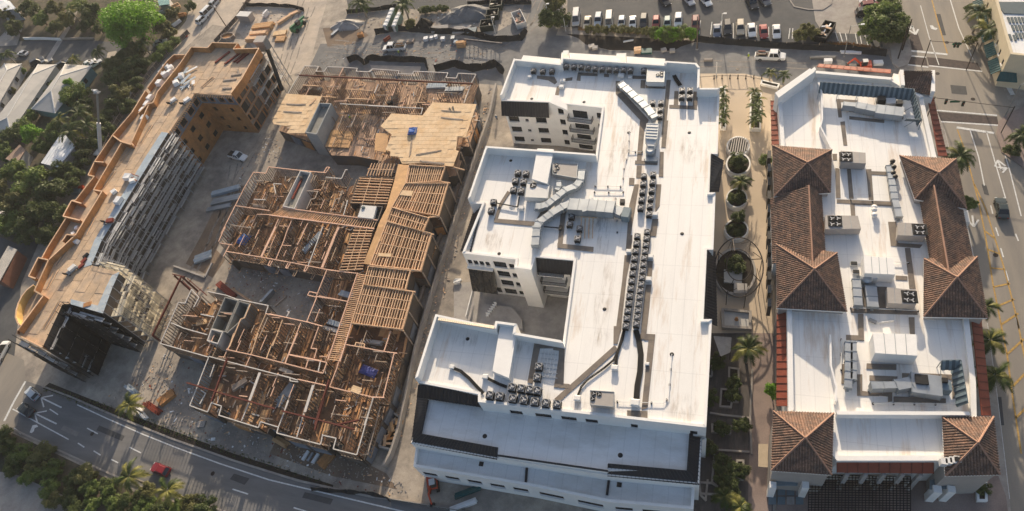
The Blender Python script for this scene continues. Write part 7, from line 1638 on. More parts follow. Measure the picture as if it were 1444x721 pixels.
MB().beam(p+d*3.6+s*.3+Vector((0,0,.4)), p+d*4.6+s*.3+Vector((0,0,.35)), 1.2, .1).build('fork', M_black, t)
# two rows of white bins
for k in range(9):
    x, y = ((553.5-k*2.2, 17+k*5.2) if k < 5 else (563-(k-5)*2, 23+(k-5)*5)); p = P(x,y,1.3); p.z = .02
    t = thing('portable_toilet', p, f'{ORD[k if k < 5 else k-5]} white portable cabin from the top in the {"west" if k < 5 else "east"} row', 'cabin', 'rows of white portable cabins'); MB().box(p, 1.2, 1.2, 2.0, -.2).build('cabin_body', mat('cabin_green',(.18,.26,.22),.6,.1,1), t); MB().hexa([p+Vector(v) for v in ((-.66,-.66,2.0),(.66,-.66,2.0),(.66,.66,2.0),(-.66,.66,2.0),(-.4,-.5,2.25),(.4,-.5,2.25),(.4,.5,2.25),(-.4,.5,2.25))]).build('cabin_roof', M_wrapw, t); MB().box(p+Vector((0,-.62,.1)), .7, .06, 1.8).build('door', M_unitl, t)
# assorted ground stacks
GS = [((318,268),10,7.0,1.6,.5,.35,M_mem,'pale steel plank stack, upper one beside the timber building'),((318,281),10,7.0,2.0,.5,.3,M_galv,'broad pale steel plank stack in the court'),((308,292),8,6.0,1.2,.4,.28,M_galv,'lowest pale steel plank stack in the court'),((286,362),6,4.0,2.4,.3,.5,M_mem,'blue-grey sheet pile at the court corner'),((318,408),8,6.0,1.4,.8,-.5,M_steelr,'rusty red beam stack in the small courtyard'),((340,415),3,7.0,.6,.3,-.42,M_lum,'long yellow timber beside the rusty stack'),((376,418),6,3.4,1.2,.6,1.15,M_galv,'pale plank stack in the small courtyard'),((395,424),4,3.0,.6,.3,1.0,M_lumg,'brown plank near the pale stack'),((233,560),8,3.2,1.8,.9,.9,M_osbo,'orange board pile on the boulevard verge'),((215,575),6,4.4,1.2,.5,-.35,M_steelr,'rusty red plank pile near the verge palm'),((200,583),6,3.4,.8,.4,-.5,M_wrapw,'white pipe pile beside the verge palm'),((185,549),6,3.4,1.0,.5,-.4,M_mem,'dark blue plank pile above the verge palm'),((430,642),4,1.8,.5,.5,1.3,M_wrapw,'left white plank of three under the south wall'),((437,644),4,1.6,.4,.4,1.3,M_galv,'middle grey plank of three under the south wall'),((444,646),4,1.8,.5,.5,1.3,M_wrapw,'right white plank of three under the south wall'),((459,648),8,2.8,2.0,.4,1.1,M_osbo,'orange board pile under the south wall'),((396,623),6,3.0,1.2,.5,-.3,M_osb,'tan board pile at the south wall notch'),((660,693),6,4.4,1.0,.4,.5,M_teal,'upper teal pipe bundle at the white building corner'),((654,712),6,4.4,1.0,.4,.5,M_wrapw,'lower pale pipe bundle at the white building corner'),((492,32),4,2.2,1.6,.9,.0,M_osbo,'orange crate at the rubble heap'),((507,47),4,1.6,1.2,1.2,.3,M_osbo,'rusty crate below the rubble heap'),((474,43),4,4.0,.8,.4,1.1,M_galv,'grey planks beside the rubble heap'),((899,68),4,1.6,1.4,1.2,.1,M_lum,'tan crate in the planting bed'),((911,71),4,2.6,1.6,.6,0,M_teal,'teal sheet pile in the planting bed'),((834,64),4,1.4,1.2,.7,.2,M_unit,'left grey slab pile in the planting bed'),((839,66),4,1.3,1.1,.7,.1,M_conc,'right grey slab pile in the planting bed'),((886,57),3,2.4,.5,.3,.2,M_wrapw,'white plank in the planting bed'),((936,69),4,1.2,1.0,.7,.3,M_conc,'left boulder pile at the bed end'),((948,70),4,1.2,1.0,.7,.1,M_conc,'right boulder pile at the bed end'),((999,83),4,1.8,.6,.6,0,M_walk,'pale concrete block on the plaza approach'),((1160,80),6,5.0,1.2,.3,-.05,M_alley,'long grey slab pile in the east alley'),((1168,84),4,1.6,1.0,.9,0,M_wrapw,'white cabinet near the brick-red strip'),((1200,73),4,4.0,.8,.4,-.1,M_wrapw,'white pipe bundle below the silt fence'),((1239,87),4,1.8,1.2,.7,0,M_wrapw,'white crate beside the orange excavator'),((600,53),4,1.2,1.2,.9,.1,M_wrapw,'leftmost white bag below the silt fence'),((608,52),4,.9,.9,.8,.1,M_wrapw,'second small white bag below the silt fence'),((614,50),4,.9,.9,.9,.4,M_wrapw,'third white bag below the silt fence'),((624,53),4,1.1,1.1,.9,.1,M_wrapw,'fourth white bag below the silt fence'),((638,52),4,1.0,1.2,1.2,.1,M_galv,'grey water tank cube at the fence end'),((650,61),6,2.2,1.8,.9,.1,M_osb,'tan material crate at the alley edge'),((642,58),4,1.1,1.0,.8,.2,M_mem,'pale blue box beside the tan crate'),((545,54),5,2.0,1.0,.6,.9,M_steelr,'reddish post pile above the loaded pickup'),((578,57),4,2.0,1.4,.6,.1,M_lumg,'brown pallet behind the loaded pickup'),((620,38+2),4,4.6,2.6,.5,.1,M_conc,'flat concrete form behind the silt fence'),((651,41),4,4.8,2.8,.7,.1,M_conc,'square concrete slab form near the gravel heap'),((665,42),4,2.4,2.0,.8,.1,M_bluegl,'blue-grey box beside the slab form'),((246,9),5,3.0,1.6,1.0,.7,M_lum,'tan scrap wood pile beside the lane'),((229,16),5,2.6,1.6,.6,.4,M_mem,'pale blue scrap pile under the lane trees'),((248,32),5,3.0,1.6,.5,1.1,M_wrapw,'white scrap pile beside the lane'),((256,20),5,2.4,1.4,.7,.2,M_osbo,'orange scrap pile beside the lane'),((258,52),4,2.4,.7,.5,.7,M_ored,'red barrier at the lane bend'),((236,60),4,1.6,1.0,.8,.3,M_lumg,'brown crate by the lane hedge'),((520,640),4,1.4,.8,.4,.3,M_conc,'grey rubble below the south wall corner'),((283,598),4,1.6,1.2,.4,.2,M_conc,'grey rubble on the sandy verge'),((300,619),4,.8,.5,.4,.2,M_wrapw,'small white lump on the sandy verge'),((106,268),4,2.4,1.6,.8,.3,M_bluegl,'blue-grey cart between the trees and the sheathed building'),((113,263),4,1.2,1.0,.9,.3,M_ored,'orange machine part beside the blue-grey cart')]
for px, n, L, W, H, a, m, lab in GS: bundle(px, 0, n, L, W, H, a, m, lab, 'material', 'material_stack')
# ladder-like form panels at the fence
t = thing('form_panel', P(680,62,0), 'ladder-like row of pale form panels against the silt fence', 'formwork')
for k in range(9): piece('rung', t, M_walk, P(657+k*6,55+k*.7,0), P(657+k*6,55+k*.7,1.7), .18, .18)
piece('rail', t, M_walk, P(655,55,1.6), P(708,61,1.6), .2, .2); piece('rail', t, M_walk, P(655,55,.2), P(708,61,.2), .2, .2)
# passage wall between the timber and the white building
t = thing('passage_wall', P(640,300,0), 'long grey boundary wall between the timber and white buildings', 'wall')
q = PP([(699,118),(690,160),(676,200),(656,262),(634,330),(606,418),(585,490),(571,560),(560,608),(549,640),(540,656)], 1.6)
for a, b_ in zip(q, q[1:]): piece('wall_panel', t, M_conc, a-Vector((0,0,.8)), b_-Vector((0,0,.8)), .3, 1.6); piece('coping', t, M_walk, a+Vector((0,0,.03)), b_+Vector((0,0,.03)), .42, .1)
q = PP([(652,238),(640,280),(612,352),(588,435),(572,505),(560,565)], 1.0); t = thing('footing_wall', q[0]-Vector((0,0,1)), 'lower grey footing wall beside the timber building', 'wall')
for a, b_ in zip(q, q[1:]): piece('wall_panel', t, M_lumg, a-Vector((0,0,.5)), b_-Vector((0,0,.5)), .4, 1.0)
def trench(pts, label):
    q = PP(pts, 1.0); t = thing('rubble_pit', sum(q,Vector())/len(q)-Vector((0,0,1)), label, 'pit'); n = len(q)
    for i in range(n): piece('pit_wall', t, M_conc, q[i]-Vector((0,0,.5-.002*i)), q[(i+1)%n]-Vector((0,0,.5-.002*i)), .3, 1.0)
    MB().prism(q, .01, .2).build('pit_floor', M_soil, t); c = sum(q,Vector())/n
    for k in range(26):
        u, v = random.random(), random.random(); p = lerp(lerp(q[0],q[1],u), lerp(q[3],q[2],u), v*.75+.1); a = random.uniform(0,3.1); d = Vector((math.cos(a),math.sin(a),0))*random.uniform(.3,1.0); p.z = random.uniform(.3,1.0); piece('board_scrap', t, (M_lum,M_osb,M_lumg,M_osbo)[k%4], p-d, p+d, random.uniform(.2,.6), .1)
trench([(548,577),(563,588),(553,634),(534,629)], 'walled pit of scrap boards at the southeast corner of the timber building')
skip((645,396), 1, 1, .5, .2, 'small pale tub in the second courtyard', M_unitl, (M_wrapw,M_galv), 5)
t = thing('chair_stack', P(693,441,1), 'stack of white garden chairs on the courtyard terrace', 'chairs')
for k in range(6): p = P(688+k*2.2,446-k*3,1.0); p.z = 1.0; MB().box(p+Vector((0,0,.4)), .5, .5, .08).box(p+Vector((0,.22,.45)), .5, .06, .5).box(p+Vector((-.2,-.2,0)), .06, .06, .4).box(p+Vector((.2,-.2,0)), .06, .06, .4).build('chair', M_wrapw, t)
# poles, lamps and signals ------------------------------------------------------
def pole(base, h, label, r=.13, arm=None, m=M_bark, cat='pole', head=True):
    p = P(*base, 0); t = thing('utility_pole' if m is M_bark else 'lamp_post', p, label, cat); MB().tube([p, p+Vector((0,0,h*.5)), p+Vector((0,0,h))], [r, r*.85, r*.65], 8).build('post', m, t); MB().lathe(p, [(r*2,0),(r*2,.15),(r*1.1,.25)], 8).build('base', M_conc, t)
    if arm:
        d = Vector((arm[0],arm[1],0)); piece('arm', t, m, p+Vector((0,0,h*.96)), p+d+Vector((0,0,h)), .1, .1)
        if head: MB().box(p+d+Vector((0,0,h-.1)), .7, .35, .15, math.atan2(arm[1],arm[0])).build('lamp_head', M_lamp, t)
    return t
pole((322,42), 9, 'bare wooden pole beside the lane', .16); pole((983,70), 9, 'lone dark utility pole at the parking lot hedge', .16); pole((1017,50), 6, 'white lamp post between the parked cars', .1, (.6,.0), M_pipe, 'lamp post'); pole((1190,80), 8, 'thin grey lamp post in the east alley', .12, (2.2,.3), M_streets, 'lamp post'); pole((775,34), 6, 'lamp post hidden in the dark trees', .1, (.5,0), M_pipe, 'lamp post'); pole((1010,108), 4, 'short white lamp post by the plaza mouth', .1, None, M_pipe, 'lamp post'); pole((1417,164), 8, 'lamp post with two warm lamps at the east corner', .12, (.8,.2), M_streets, 'lamp post'); pole((1272,72), 8, 'dark signal pole on the corner island', .16, None, M_iron); pole((1266,84), 9, 'leaning-looking dark pole behind the gatehouse', .14, None, M_iron); pole((798,45), 4, 'short white post at the hedge', .08, None, M_pipe); pole((700,52), 6, 'thin pole by the form panels', .09, (.5,0), M_pipe, 'lamp post')
def signal_span(a, b_, heads, label):
    p, q = P(*a, 6.5), P(*b_, 6.5); t = thing('traffic_signal', (p+q)/2-Vector((0,0,6.5)), label, 'traffic light'); piece('span_wire', t, M_iron, p, q, .07, .07)
    for e in (p, q): piece('span_post', t, M_iron, Vector((e.x,e.y,0)), e+Vector((0,0,.3)), .13, .13)
    for f in heads: c = lerp(p,q,f); MB().box(c-Vector((0,0,1.1)), .38, .35, 1.1).build('signal_head', M_signal, t); MB().lathe(c-Vector((0,.2,.4)), [(.12,0),(.12,.05)], 8).build('lens', M_tail, t)
    c = lerp(p,q,(heads[0]+heads[-1])/2); MB().box(c-Vector((0,0,.55)), 1.6, .06, .45).build('street_sign', M_sign, t)
signal_span((1318,138), (1430,152), [.16,.38], 'span-wire traffic signals over the southern crossing'); signal_span((1312,58), (1378,62), [.55,.62], 'span-wire traffic signal over the northern crossing')
# fences along the lots on the left
def rail_fence(pts, h, label, m=M_lumg, step=1.6):
    q = PP(pts,0); at, L = walong(q); t = thing('site_fence', q[0], label, 'fence'); n = max(2,int(L/step))
    for i in range(n+1): p = at(L*i/n); piece('post', t, m, p, p+Vector((0,0,h)), .1, .1)
    for a, b_ in zip(q, q[1:]):
        for f in (.25,.9): piece('rail', t, m, a+Vector((0,0,h*f)), b_+Vector((0,0,h*f)), .08, .1)
        piece('mesh_screen', t, M_shear, a+Vector((0,0,h*.5)), b_+Vector((0,0,h*.5)), .03, h*.8)
rail_fence([(268,48),(240,75),(215,105),(190,140),(165,180),(150,215)], 1.8, 'dark screened fence along the west side of the sheathed building'); rail_fence([(354,0),(336,28),(318,48),(305,62)], 1.6, 'dark screened fence between the lane and the lumber yard'); rail_fence([(552,706),(600,714),(660,724)], 1.2, 'thin fence along the boulevard by the white building', M_streets)

# rubble, off-cuts and tyre tracks scattered over the site (nobody could count them)
def litter(name, polys, n, mats_, label, lo=.08, hi=.45, thin=.12):
    mb = MB(); rg = random.Random(len(name)+n)
    for pts, share in polys:
        q = PP(pts,0); x0,x1 = min(p.x for p in q), max(p.x for p in q); y0,y1 = min(p.y for p in q), max(p.y for p in q); c = 0; tr_ = 0
        while c < n*share and tr_ < n*20:
            tr_ += 1; p = Vector((rg.uniform(x0,x1), rg.uniform(y0,y1), .02))
            if inside(p, q): mb.box(p, rg.uniform(lo,hi)*(3 if rg.random()<.25 else 1), rg.uniform(lo,hi), rg.uniform(.03,thin), rg.uniform(0,3.14), rg.randrange(len(mats_))); c += 1
    o = mb.build(name, mats_); return tag(o, label, 'rubble', None, 'stuff')
SITE = [([(225,430),(320,395),(345,240),(385,180),(400,225),(340,235),(318,345),(330,370),(455,385),(430,448),(340,418),(285,405),(230,470)],.35),([(150,560),(230,500),(290,510),(265,575),(300,590),(480,645),(510,650),(600,700),(540,700),(300,632)],.3),([(395,112),(436,96),(480,60),(600,62),(690,66),(690,100),(600,92),(500,80),(440,104)],.12),([(500,12),(740,10),(740,40),(600,40),(540,40),(500,45)],.15),([(330,12),(430,14),(425,50),(400,64),(345,60)],.1)]
litter('site_rubble', SITE, 2200, [M_conc, M_tan, M_dirt, M_walk], 'scattered rubble and stones on the building site ground', .08, .22)
litter('timber_offcuts', SITE, 800, [M_lum, M_osb, M_lumg, M_wrapw, M_steelr], 'scattered timber off-cuts and litter on the site ground', .08, .3, .06)
litter('passage_rubble', [([(690,125),(700,150),(600,520),(560,640),(545,640),(600,430),(660,230)],1)], 500, [M_conc,M_lumg,M_lum], 'scattered rubble in the passage beside the white building', .08, .3)
def ruts(pts, label, gauge=1.8, w_=.35):
    q = PP(pts,0); at, L = walong(q); mb = MB(); n = int(L/1.2)
    for sd in (-1,1):
        pr = None
        for i in range(n+1):
            p = at(L*i/n); d = (at(min(L,L*i/n+.5))-at(max(0,L*i/n-.5))).normalized(); s = Vector((-d.y,d.x,0)); c = p+s*sd*gauge/2+s*.12*math.sin(i*.7+sd); e = (c-s*w_/2+Vector((0,0,.022)), c+s*w_/2+Vector((0,0,.022)))
            if pr and i%5: mb.face([pr[0], e[0], e[1], pr[1]])
            pr = e
    o = mb.build('tyre_track', M_soil2 if False else M_ruts); o['kind'] = 'structure'; return o
M_ruts = mat('tyre_track_dirt', (.24,.215,.19), .95, .3, 1.2, fine=.2)
for pts in ([(440,10),(425,50),(408,100),(400,118)],[(425,0),(412,40),(395,100)],[(460,70),(560,78),(650,80),(720,66),(770,20)],[(470,60),(600,70),(690,72),(740,45),(762,-5)],[(330,232),(315,300),(290,360),(245,420)],[(372,190),(350,225),(330,260),(300,340),(260,400)],[(240,520),(215,545),(190,575)],[(800,100),(900,92),(1000,90),(1100,92),(1240,96)],[(300,-5),(285,50),(240,92)]): ruts(pts, '')
# ---------------------------------------------------------------- trees, palms, shrubs
def crown_mesh(seed, n, m, leaf=.07, clumps=26, flat=.75, name='crown'):
    """unit crown: leaf quads gathered in clumps through an uneven volume"""
    r = random.Random(seed); mb = MB(); cl = []
    for k in range(clumps):
        a, e = r.uniform(0,6.28), math.asin(r.uniform(-.55,1)); f = r.uniform(.35,.88) if k else 0
        cl.append((Vector((f*math.cos(e)*math.cos(a), f*math.cos(e)*math.sin(a), f*math.sin(e)*flat)), r.uniform(.17,.36)))
    for i in range(n):
        c, cr = cl[r.randrange(clumps)]; v = Vector((r.gauss(0,1),r.gauss(0,1),r.gauss(0,1))).normalized()*cr*r.uniform(.55,1.08); v.z *= .8; p = c+v
        nrm = (v.normalized()*.8+Vector((r.uniform(-1,1),r.uniform(-1,1),r.uniform(.0,1.2)))).normalized(); u = nrm.cross(Vector((r.uniform(-1,1),r.uniform(-1,1),r.uniform(-1,1)))).normalized(); w_ = nrm.cross(u); s = leaf*r.uniform(.6,1.4)
        mb.face([p-u*s, p-w_*s*.55, p+u*s, p+w_*s*.55])
    return mb.mesh(name, m), cl
CR = {}
for k, m in enumerate(M_leafs):
    for v in range(2): CR[(k,v)] = crown_mesh(11+k*7+v, 5200, m, .066, 30)
CRB = crown_mesh(77, 15000, M_leafs[0], .036, 64, .62)
def tree(px, r, h, kind, label, group=None, v=None, big=None, trunk=True, z=0):
    """px: crown centre in the picture, r crown radius, h height of the crown's centre"""
    p = P(px[0], px[1], h); b_ = Vector((p.x, p.y, z)); t = thing('leafy_tree' if r > 1.6 else 'shrub', b_, label, 'tree' if r > 1.6 else 'shrub', group)
    me, cl = big or CR[(kind, random.randrange(2) if v is None else v)]; rz = random.uniform(0,6.28); sz = min(1.0, (h-.15)/(.62*r)) if not big else .9
    inst('crown', me, t, p, rz, (r*random.uniform(.92,1.1), r*random.uniform(.92,1.1), r*sz))
    mb = MB(); top = p+Vector((0,0,-r*.25)); mb.tube([b_, lerp(b_,top,.5)+Vector((r*.05,0,0)), top], [max(.06,r*.085), max(.05,r*.065), max(.03,r*.045)], 7)
    ca, sa = math.cos(rz), math.sin(rz)
    for c, cr in cl[1:8]: e = p+Vector((c.x*ca-c.y*sa, c.x*sa+c.y*ca, c.z))*r*.85; mb.tube([lerp(b_,top,.65), lerp(lerp(b_,top,.9),e,.5), e], [max(.04,r*.04), max(.03,r*.025), .03], 5)
    mb.build('trunk', M_bark, t)
    return t
def frond_mesh(m, seed, L=2.6, droop=1.0):
    r = random.Random(seed); mb = MB(); n = 16; pt = lambda s: Vector((L*s*(1-.18*s), 0, .55*math.sin(s*2.2)-droop*s*s*1.1))
    for i in range(n):
        s0, s1 = i/n, (i+1)/n; a, b_ = pt(s0), pt(s1); mb.face([a+Vector((0,-.03,0)), b_+Vector((0,-.025,0)), b_+Vector((0,.025,0)), a+Vector((0,.03,0))])
        if i < 1: continue
        ln = .62*math.sin(math.pi*min(1,(s0*.86+.14)))**.7
        for sd in (-1,1):
            tip = b_+Vector((.28, sd*ln, -.16-.2*r.random())); mb.face([a+Vector((0,0,.01)), lerp(a,b_,.8)+Vector((0,0,.01)), tip])
            tip2 = tip+Vector((-.12,0,.02)); mb.face([lerp(a,b_,.45)+Vector((0,0,.015)), lerp(a,b_,1.2)+Vector((0,0,.015)), tip+Vector((.1,-sd*.05,.05))])
    return mb.mesh('frond', m)
FR = [frond_mesh(M_frond,1,2.6,.9), frond_mesh(M_frond,2,2.6,1.3), frond_mesh(M_frondy,3,2.6,1.0), frond_mesh(M_frondy,4,2.6,1.4)]
def palm(px, h, label, sc=1.0, yellow=.0, group=None, n=14, z=0, atbase=False):
    p = P(px[0], px[1], h+z); b_ = Vector((p.x, p.y, z)); t = thing('palm_tree', b_, label, 'palm', group)
    MB().tube([b_, lerp(b_,p,.5)+Vector((.08*h*.3,0,0)), p+Vector((0,0,.1))], [.2*sc,.15*sc,.13*sc], 8).build('trunk', M_palmt, t)
    for i in range(n):
        yl = random.random() < yellow; me = FR[(2 if yl else 0)+random.randrange(2)]; inst('frond', me, t, p+Vector((0,0,.1)), 6.283*i/n+random.uniform(-.2,.2), sc*random.uniform(.85,1.12), 0, random.uniform(-.45,.35))
    return t
# residential trees
tree((183,28), 10.5, 7.0, 0, 'huge bright green tree beside the lane', big=CRB)
RT = [((20,38),3.6,3.0,2,'dark tree at the upper left edge'),((8,20),3.2,3.0,3,'olive tree beside the corner roof'),((40,12),3.6,3.2,2,'dark tree right of the corner roof'),((58,26),3.0,2.6,1,'mid green tree in the first garden'),((75,12),3.2,3.0,3,'pale olive tree in the first garden'),((92,30),3.4,2.8,3,'olive tree above the garden path'),((75,38),2.4,2.0,2,'dark bush above the low garden wall'),((108,8),3.2,3.0,1,'mid green tree at the top behind the garden path'),((128,16),4.2,3.6,2,'dark tree left of the huge bright tree'),((122,34),3.0,2.6,2,'dark tree beside the garden path'),((140,40),2.4,2.0,2,'dark bush under the huge bright tree edge'),((160,92),3.4,3.0,3,'olive tree behind the teal house'),((175,80),3.0,2.6,2,'dark tree by the bare yard patch'),((188,72),3.2,3.0,3,'olive brown tree above the yard patch'),((160,108),3.4,3.0,2,'dark tree below the olive tree'),((180,100),3.4,3.0,2,'dark tree at the yard centre'),((200,92),3.0,2.4,2,'dark tree near the north pallets'),((192,118),2.6,2.4,2,'dark tree close to the sheathed building'),((170,132),3.6,3.0,3,'brown olive tree right of the lift'),((158,150),3.2,2.8,2,'dark tree right of the boom'),((178,148),2.8,2.2,2,'dark bush against the sheathed building'),((104,134),4.2,3.6,1,'round green tree on the teal house corner'),((98,122),2.6,3.0,0,'bright top beside the teal roof'),((120,150),3.2,3.0,2,'dark tree behind the palms'),((76,188),3.6,3.0,1,'sunlit green tree above the brown shed'),((42,190),3.4,3.0,0,'bright tree between the brown shed and houses'),((30,178),2.8,2.4,1,'small tree at the end of the middle house'),((14,192),3.6,3.0,2,'dark tree at the end of the left house'),((8,215),3.2,2.8,1,'green tree at the left edge near the shed'),((45,162),2.2,1.8,1,'small green bush between the roofs'),((34,147),1.8,1.6,1,'tiny tree between the left and middle roofs'),((58,206),3.0,2.4,1,'green tree right of the brown shed'),((110,205),2.6,2.4,2,'dark tree on the white tin roof corner'),((116,222),3.0,2.4,2,'dark tree right of the tin roof'),((128,200),3.0,2.6,2,'dark tree left of the white boom'),((20,240),4.0,3.6,1,'sunlit tree at the left, second from the top of the grove'),((44,260),5.6,4.6,1,'largest sunlit tree of the left grove'),((66,276),4.6,4.0,2,'dark side tree of the left grove'),((28,285),4.6,4.0,3,'olive tree low in the left grove'),((52,300),4.6,3.8,2,'dark tree low in the left grove'),((76,300),3.6,3.0,2,'dark tree beside the parapet bays'),((12,315),3.8,3.4,1,'green tree at the bottom of the left grove'),((36,325),3.6,3.0,2,'dark bottom tree of the left grove'),((90,262),3.4,3.0,2,'dark tree near the square bay'),((84,240),3.4,3.0,2,'dark tree below the tin roof'),((104,246),2.8,2.4,2,'dark bush beside the upper bay'),((0,270),3.4,3.0,3,'olive tree cut by the left edge'),((66,330),3.0,2.2,2,'dark bush against the parapet'),((145,170),2.8,2.2,2,'dark bush behind the boom'),((140,190),2.8,2.2,2,'dark bush under the boom'),((152,182),2.4,2.0,2,'dark bush close to the parapet corner'),((243,20),2.4,2.2,3,'olive tree among the lane scrap'),((228,38),2.8,2.4,3,'olive tree under the huge bright tree'),((240,48),2.2,1.8,3,'brownish bush beside the lane'),((232,68),2.4,1.8,1,'green hedge tree at the lane bend'),((222,80),2.2,1.6,1,'lower green hedge tree at the lane bend'),((246,58),1.8,1.4,1,'small hedge bush by the lane'),((268,8),2.0,1.8,2,'dark bush at the top of the lane'),((66,130),1.4,1.2,1,'small bush strip between middle and teal houses'),((74,118),1.4,1.2,1,'narrow bush beside the teal house wall'),((56,146),1.3,1.1,1,'low bush at the teal house foot'),((18,128),1.4,1.1,3,'dry bush between left and middle houses'),((30,100),1.6,1.4,1,'green bush at the left house front')]
for px, r, h, k, lab in RT: tree(px, r, h, k, lab, 'trees and bushes of the residential blocks')
for px, h, lab, s, y in [((137,72),5,'palm on the back street corner',1.25,.1),((103,83),4,'small yellow palm in front of the teal house',.9,.4),((100,16),5,'yellow-green palm over the garden path',1.2,.5),((8,76),4,'dark palm at the left edge of the street',1.2,0),((98,185),6,'large palm above the white tin roof',1.5,.3),((110,160),6,'large palm behind the round green tree',1.5,.3),((122,176),5.5,'palm left of the boom',1.4,.2),((84,170),5,'palm beside the sunlit tree',1.2,.35),((200,62),5,'palm under the huge bright tree',1.2,.1),((186,84),4.5,'palm behind the yard patch',1.1,.2)]: palm(px, h, lab, s, y)
# trees and palms round the lots
for px, r, h, k, lab in [((780,6),3.6,3.2,3,'upper olive tree at the alley corner'),((776,24),3.4,2.6,2,'lower dark tree at the alley corner'),((790,26),2.8,2.2,2,'dark bush beside the grey sedan'),((1240,24),4.2,3.6,1,'round tree at the parking lot corner by the avenue'),((1248,38),3.8,3.2,2,'dark lower tree at the parking lot corner'),((1232,42),3.2,2.6,1,'left part tree at the parking lot corner'),((1256,12),2.6,2.0,1,'hedge tree at the avenue, upper one'),((1262,30),2.6,2.0,1,'hedge tree at the avenue, middle one'),((1268,46),2.4,1.8,2,'hedge tree at the avenue, lower one'),((1250,-2),2.4,1.8,1,'hedge tree at the avenue cut by the top edge'),((1436,92),3.2,2.6,2,'dark round tree beside the cream building')]: tree(px, r, h, k, lab, 'trees round the lots')
for i in range(15):
    x = 832+i*11.2; y = 41+i*.55+random.uniform(-1,1); tree((x if i < 11 else 930+(i-11)*11,y+ (0 if i < 11 else 3)), random.uniform(1.2,1.6) if i < 8 else random.uniform(1.5,1.9), 1.2, 3 if i < 8 else (0 if i%2 else 1), f'{ORD[i]} shrub from the west in the parking lot hedge', 'shrubs of the parking lot hedge')
for i in range(4): tree((940+i*11, 44+(i%2)*3), 1.9, 1.6, 0 if i%2 else 1, f'{ORD[i]} of four bright shrubs hiding the parked cars', 'bright shrubs at the parked cars')
for i, (x, y) in enumerate(((1136,42),(1145,46),(1130,50))): tree((x,y), 1.8, 1.4, 3, ('left','right','lower')[i]+' dry brown shrub beside the skip', 'dry shrubs beside the skip')
palm((508,4), 5, 'tall dark palm on the upper street, west one', 1.5, 0); palm((568,6), 6, 'tall dark palm above the portable cabins', 1.5, .1)
tree((580,34), 1.9, 1.3, 3, 'olive shrub at the foot of the cabin palm'); tree((598,14), 1.6, 1.1, 2, 'dark shrub beside the cabin palm')
for i in range(4): tree((600+i*9,13-i*.5), 1.3, .9, 2, f'{ORD[i]} dark shrub from the west along the upper street', 'dark shrubs along the upper street')
# plaza and avenue planting
for i in range(5): palm((1018.5+(i%2)*3, 127+i*11), 2.0, f'{ORD[i]} small dark palm from the north in the narrow planter', .62, 0, 'palms in the narrow planter', 10, .8)
for i in range(5): palm((1064+(i%2)*5, 130+i*10), 2.2, f'{ORD[i]} small palm from the north in the white planter', .75, .1, 'palms in the white planter', 10, .8)
palm((1086,103), 2.4, 'left small palm at the plaza mouth', .7, .2, None, 10); palm((1106,106), 2.4, 'right small palm at the plaza mouth', .7, .1, None, 10)
tree((1041,226), 1.9, 2.6, 2, 'dark shrub in the second round planter'); palm((1046,256), 3.4, 'palm spreading over the third round planter', .95, .15); tree((1041,306), 1.5, 2.4, 2, 'dark feathery shrub above the fourth round planter'); tree((1036,372), 2.1, 1.2, 2, 'dark shrub in the basin under the iron ring'); tree((1041,233),1.75,1.25,2,'low ground cover in the second round planter'); tree((1038,324),1.75,1.25,2,'low ground cover in the fourth round planter')
tree((1081,226), 1.5, 2.0, 1, 'green shrub against the west wall of the tiled building'); palm((1055,492), 5, 'yellow-tipped palm on the dark south plaza', 1.15, .5); tree((1089,549), 1.5, 1.6, 0, 'bright shrub beside the red roof strip'); palm((1022,700), 2.2, 'dark palm at the bottom of the south plaza', .9, .1); palm((1044,715), 2.0, 'yellow-green palm at the bottom edge, south plaza', .8, .4); tree((1028,690), 1.9, 1.3, 2, 'dark bush at the bottom of the south plaza'); tree((1044,664),1.4,1.2,2,'dark plant in the upright stone bed')
palm((1354,220), 6, 'dark palm beside the northeast tiled tower', 1.35, .15); tree((1366,287), 1.6, 3.0, 1, 'small dark tree on the avenue pavement'); palm((1390,432), 4.5, 'green palm at the southeast tower, upper one', .95, .25); palm((1396,480), 4.5, 'green palm beside the red roof strip, middle one', 1.1, .4); palm((1403,530), 4.5, 'green palm beside the red roof strip, lower one', 1.2, .3)
palm((1383,18), 5, 'palm in front of the cream building, upper one', 1.2, .2); palm((1392,42), 5, 'palm in front of the cream building, lower one', 1.2, .2); palm((1440,190), 3.5, 'palm on the east corner pavement', .95, .2); tree((1428,212),1.5,1.1,2,'dark shrub bed on the east corner pavement'); tree((1370,12),1.4,1.1,2,'dark shrub bed at the north pavement'); tree((1369,58),1.3,1.0,3,'brown shrub in the pavement bed'); tree((1385,688),1.2,.9,2,'low green planting in the grass bed')
palm((183,572), 4, 'yellow-green palm on the boulevard verge', 1.15, .6); palm((182,672), 4.5, 'yellow-green palm below the boulevard, left one', 1.25, .6); palm((237,692), 4.5, 'yellow-green palm below the boulevard, right one', 1.2, .6)
tree((1039,280),1.6,1.2,2,'low ground cover in the third round planter'); tree((1035,540),1.5,1.1,2,'dark plants in the long bed, south plaza'); tree((1034,556),1.4,1.0,2,'dark plants at the lower end of the long bed, south plaza'); tree((1017,604),1.4,1.0,2,'dark plants in the small stone-edged bed'); tree((1020,655),1.9,1.2,2,'dark shrub inside the bent stone edging'); tree((1024,672),1.7,1.2,2,'lower dark shrub inside the bent stone edging'); tree((1000,560),1.6,1.1,2,'dark shrub at the foot of the white wall, south plaza'); tree((996,630),1.6,1.1,2,'dark shrub beside the long wall edging'); tree((1012,510),1.5,1.1,2,'dark shrub below the shade sail'); tree((1046,600),1.4,1.0,2,'dark shrub by the slanting stone edging')
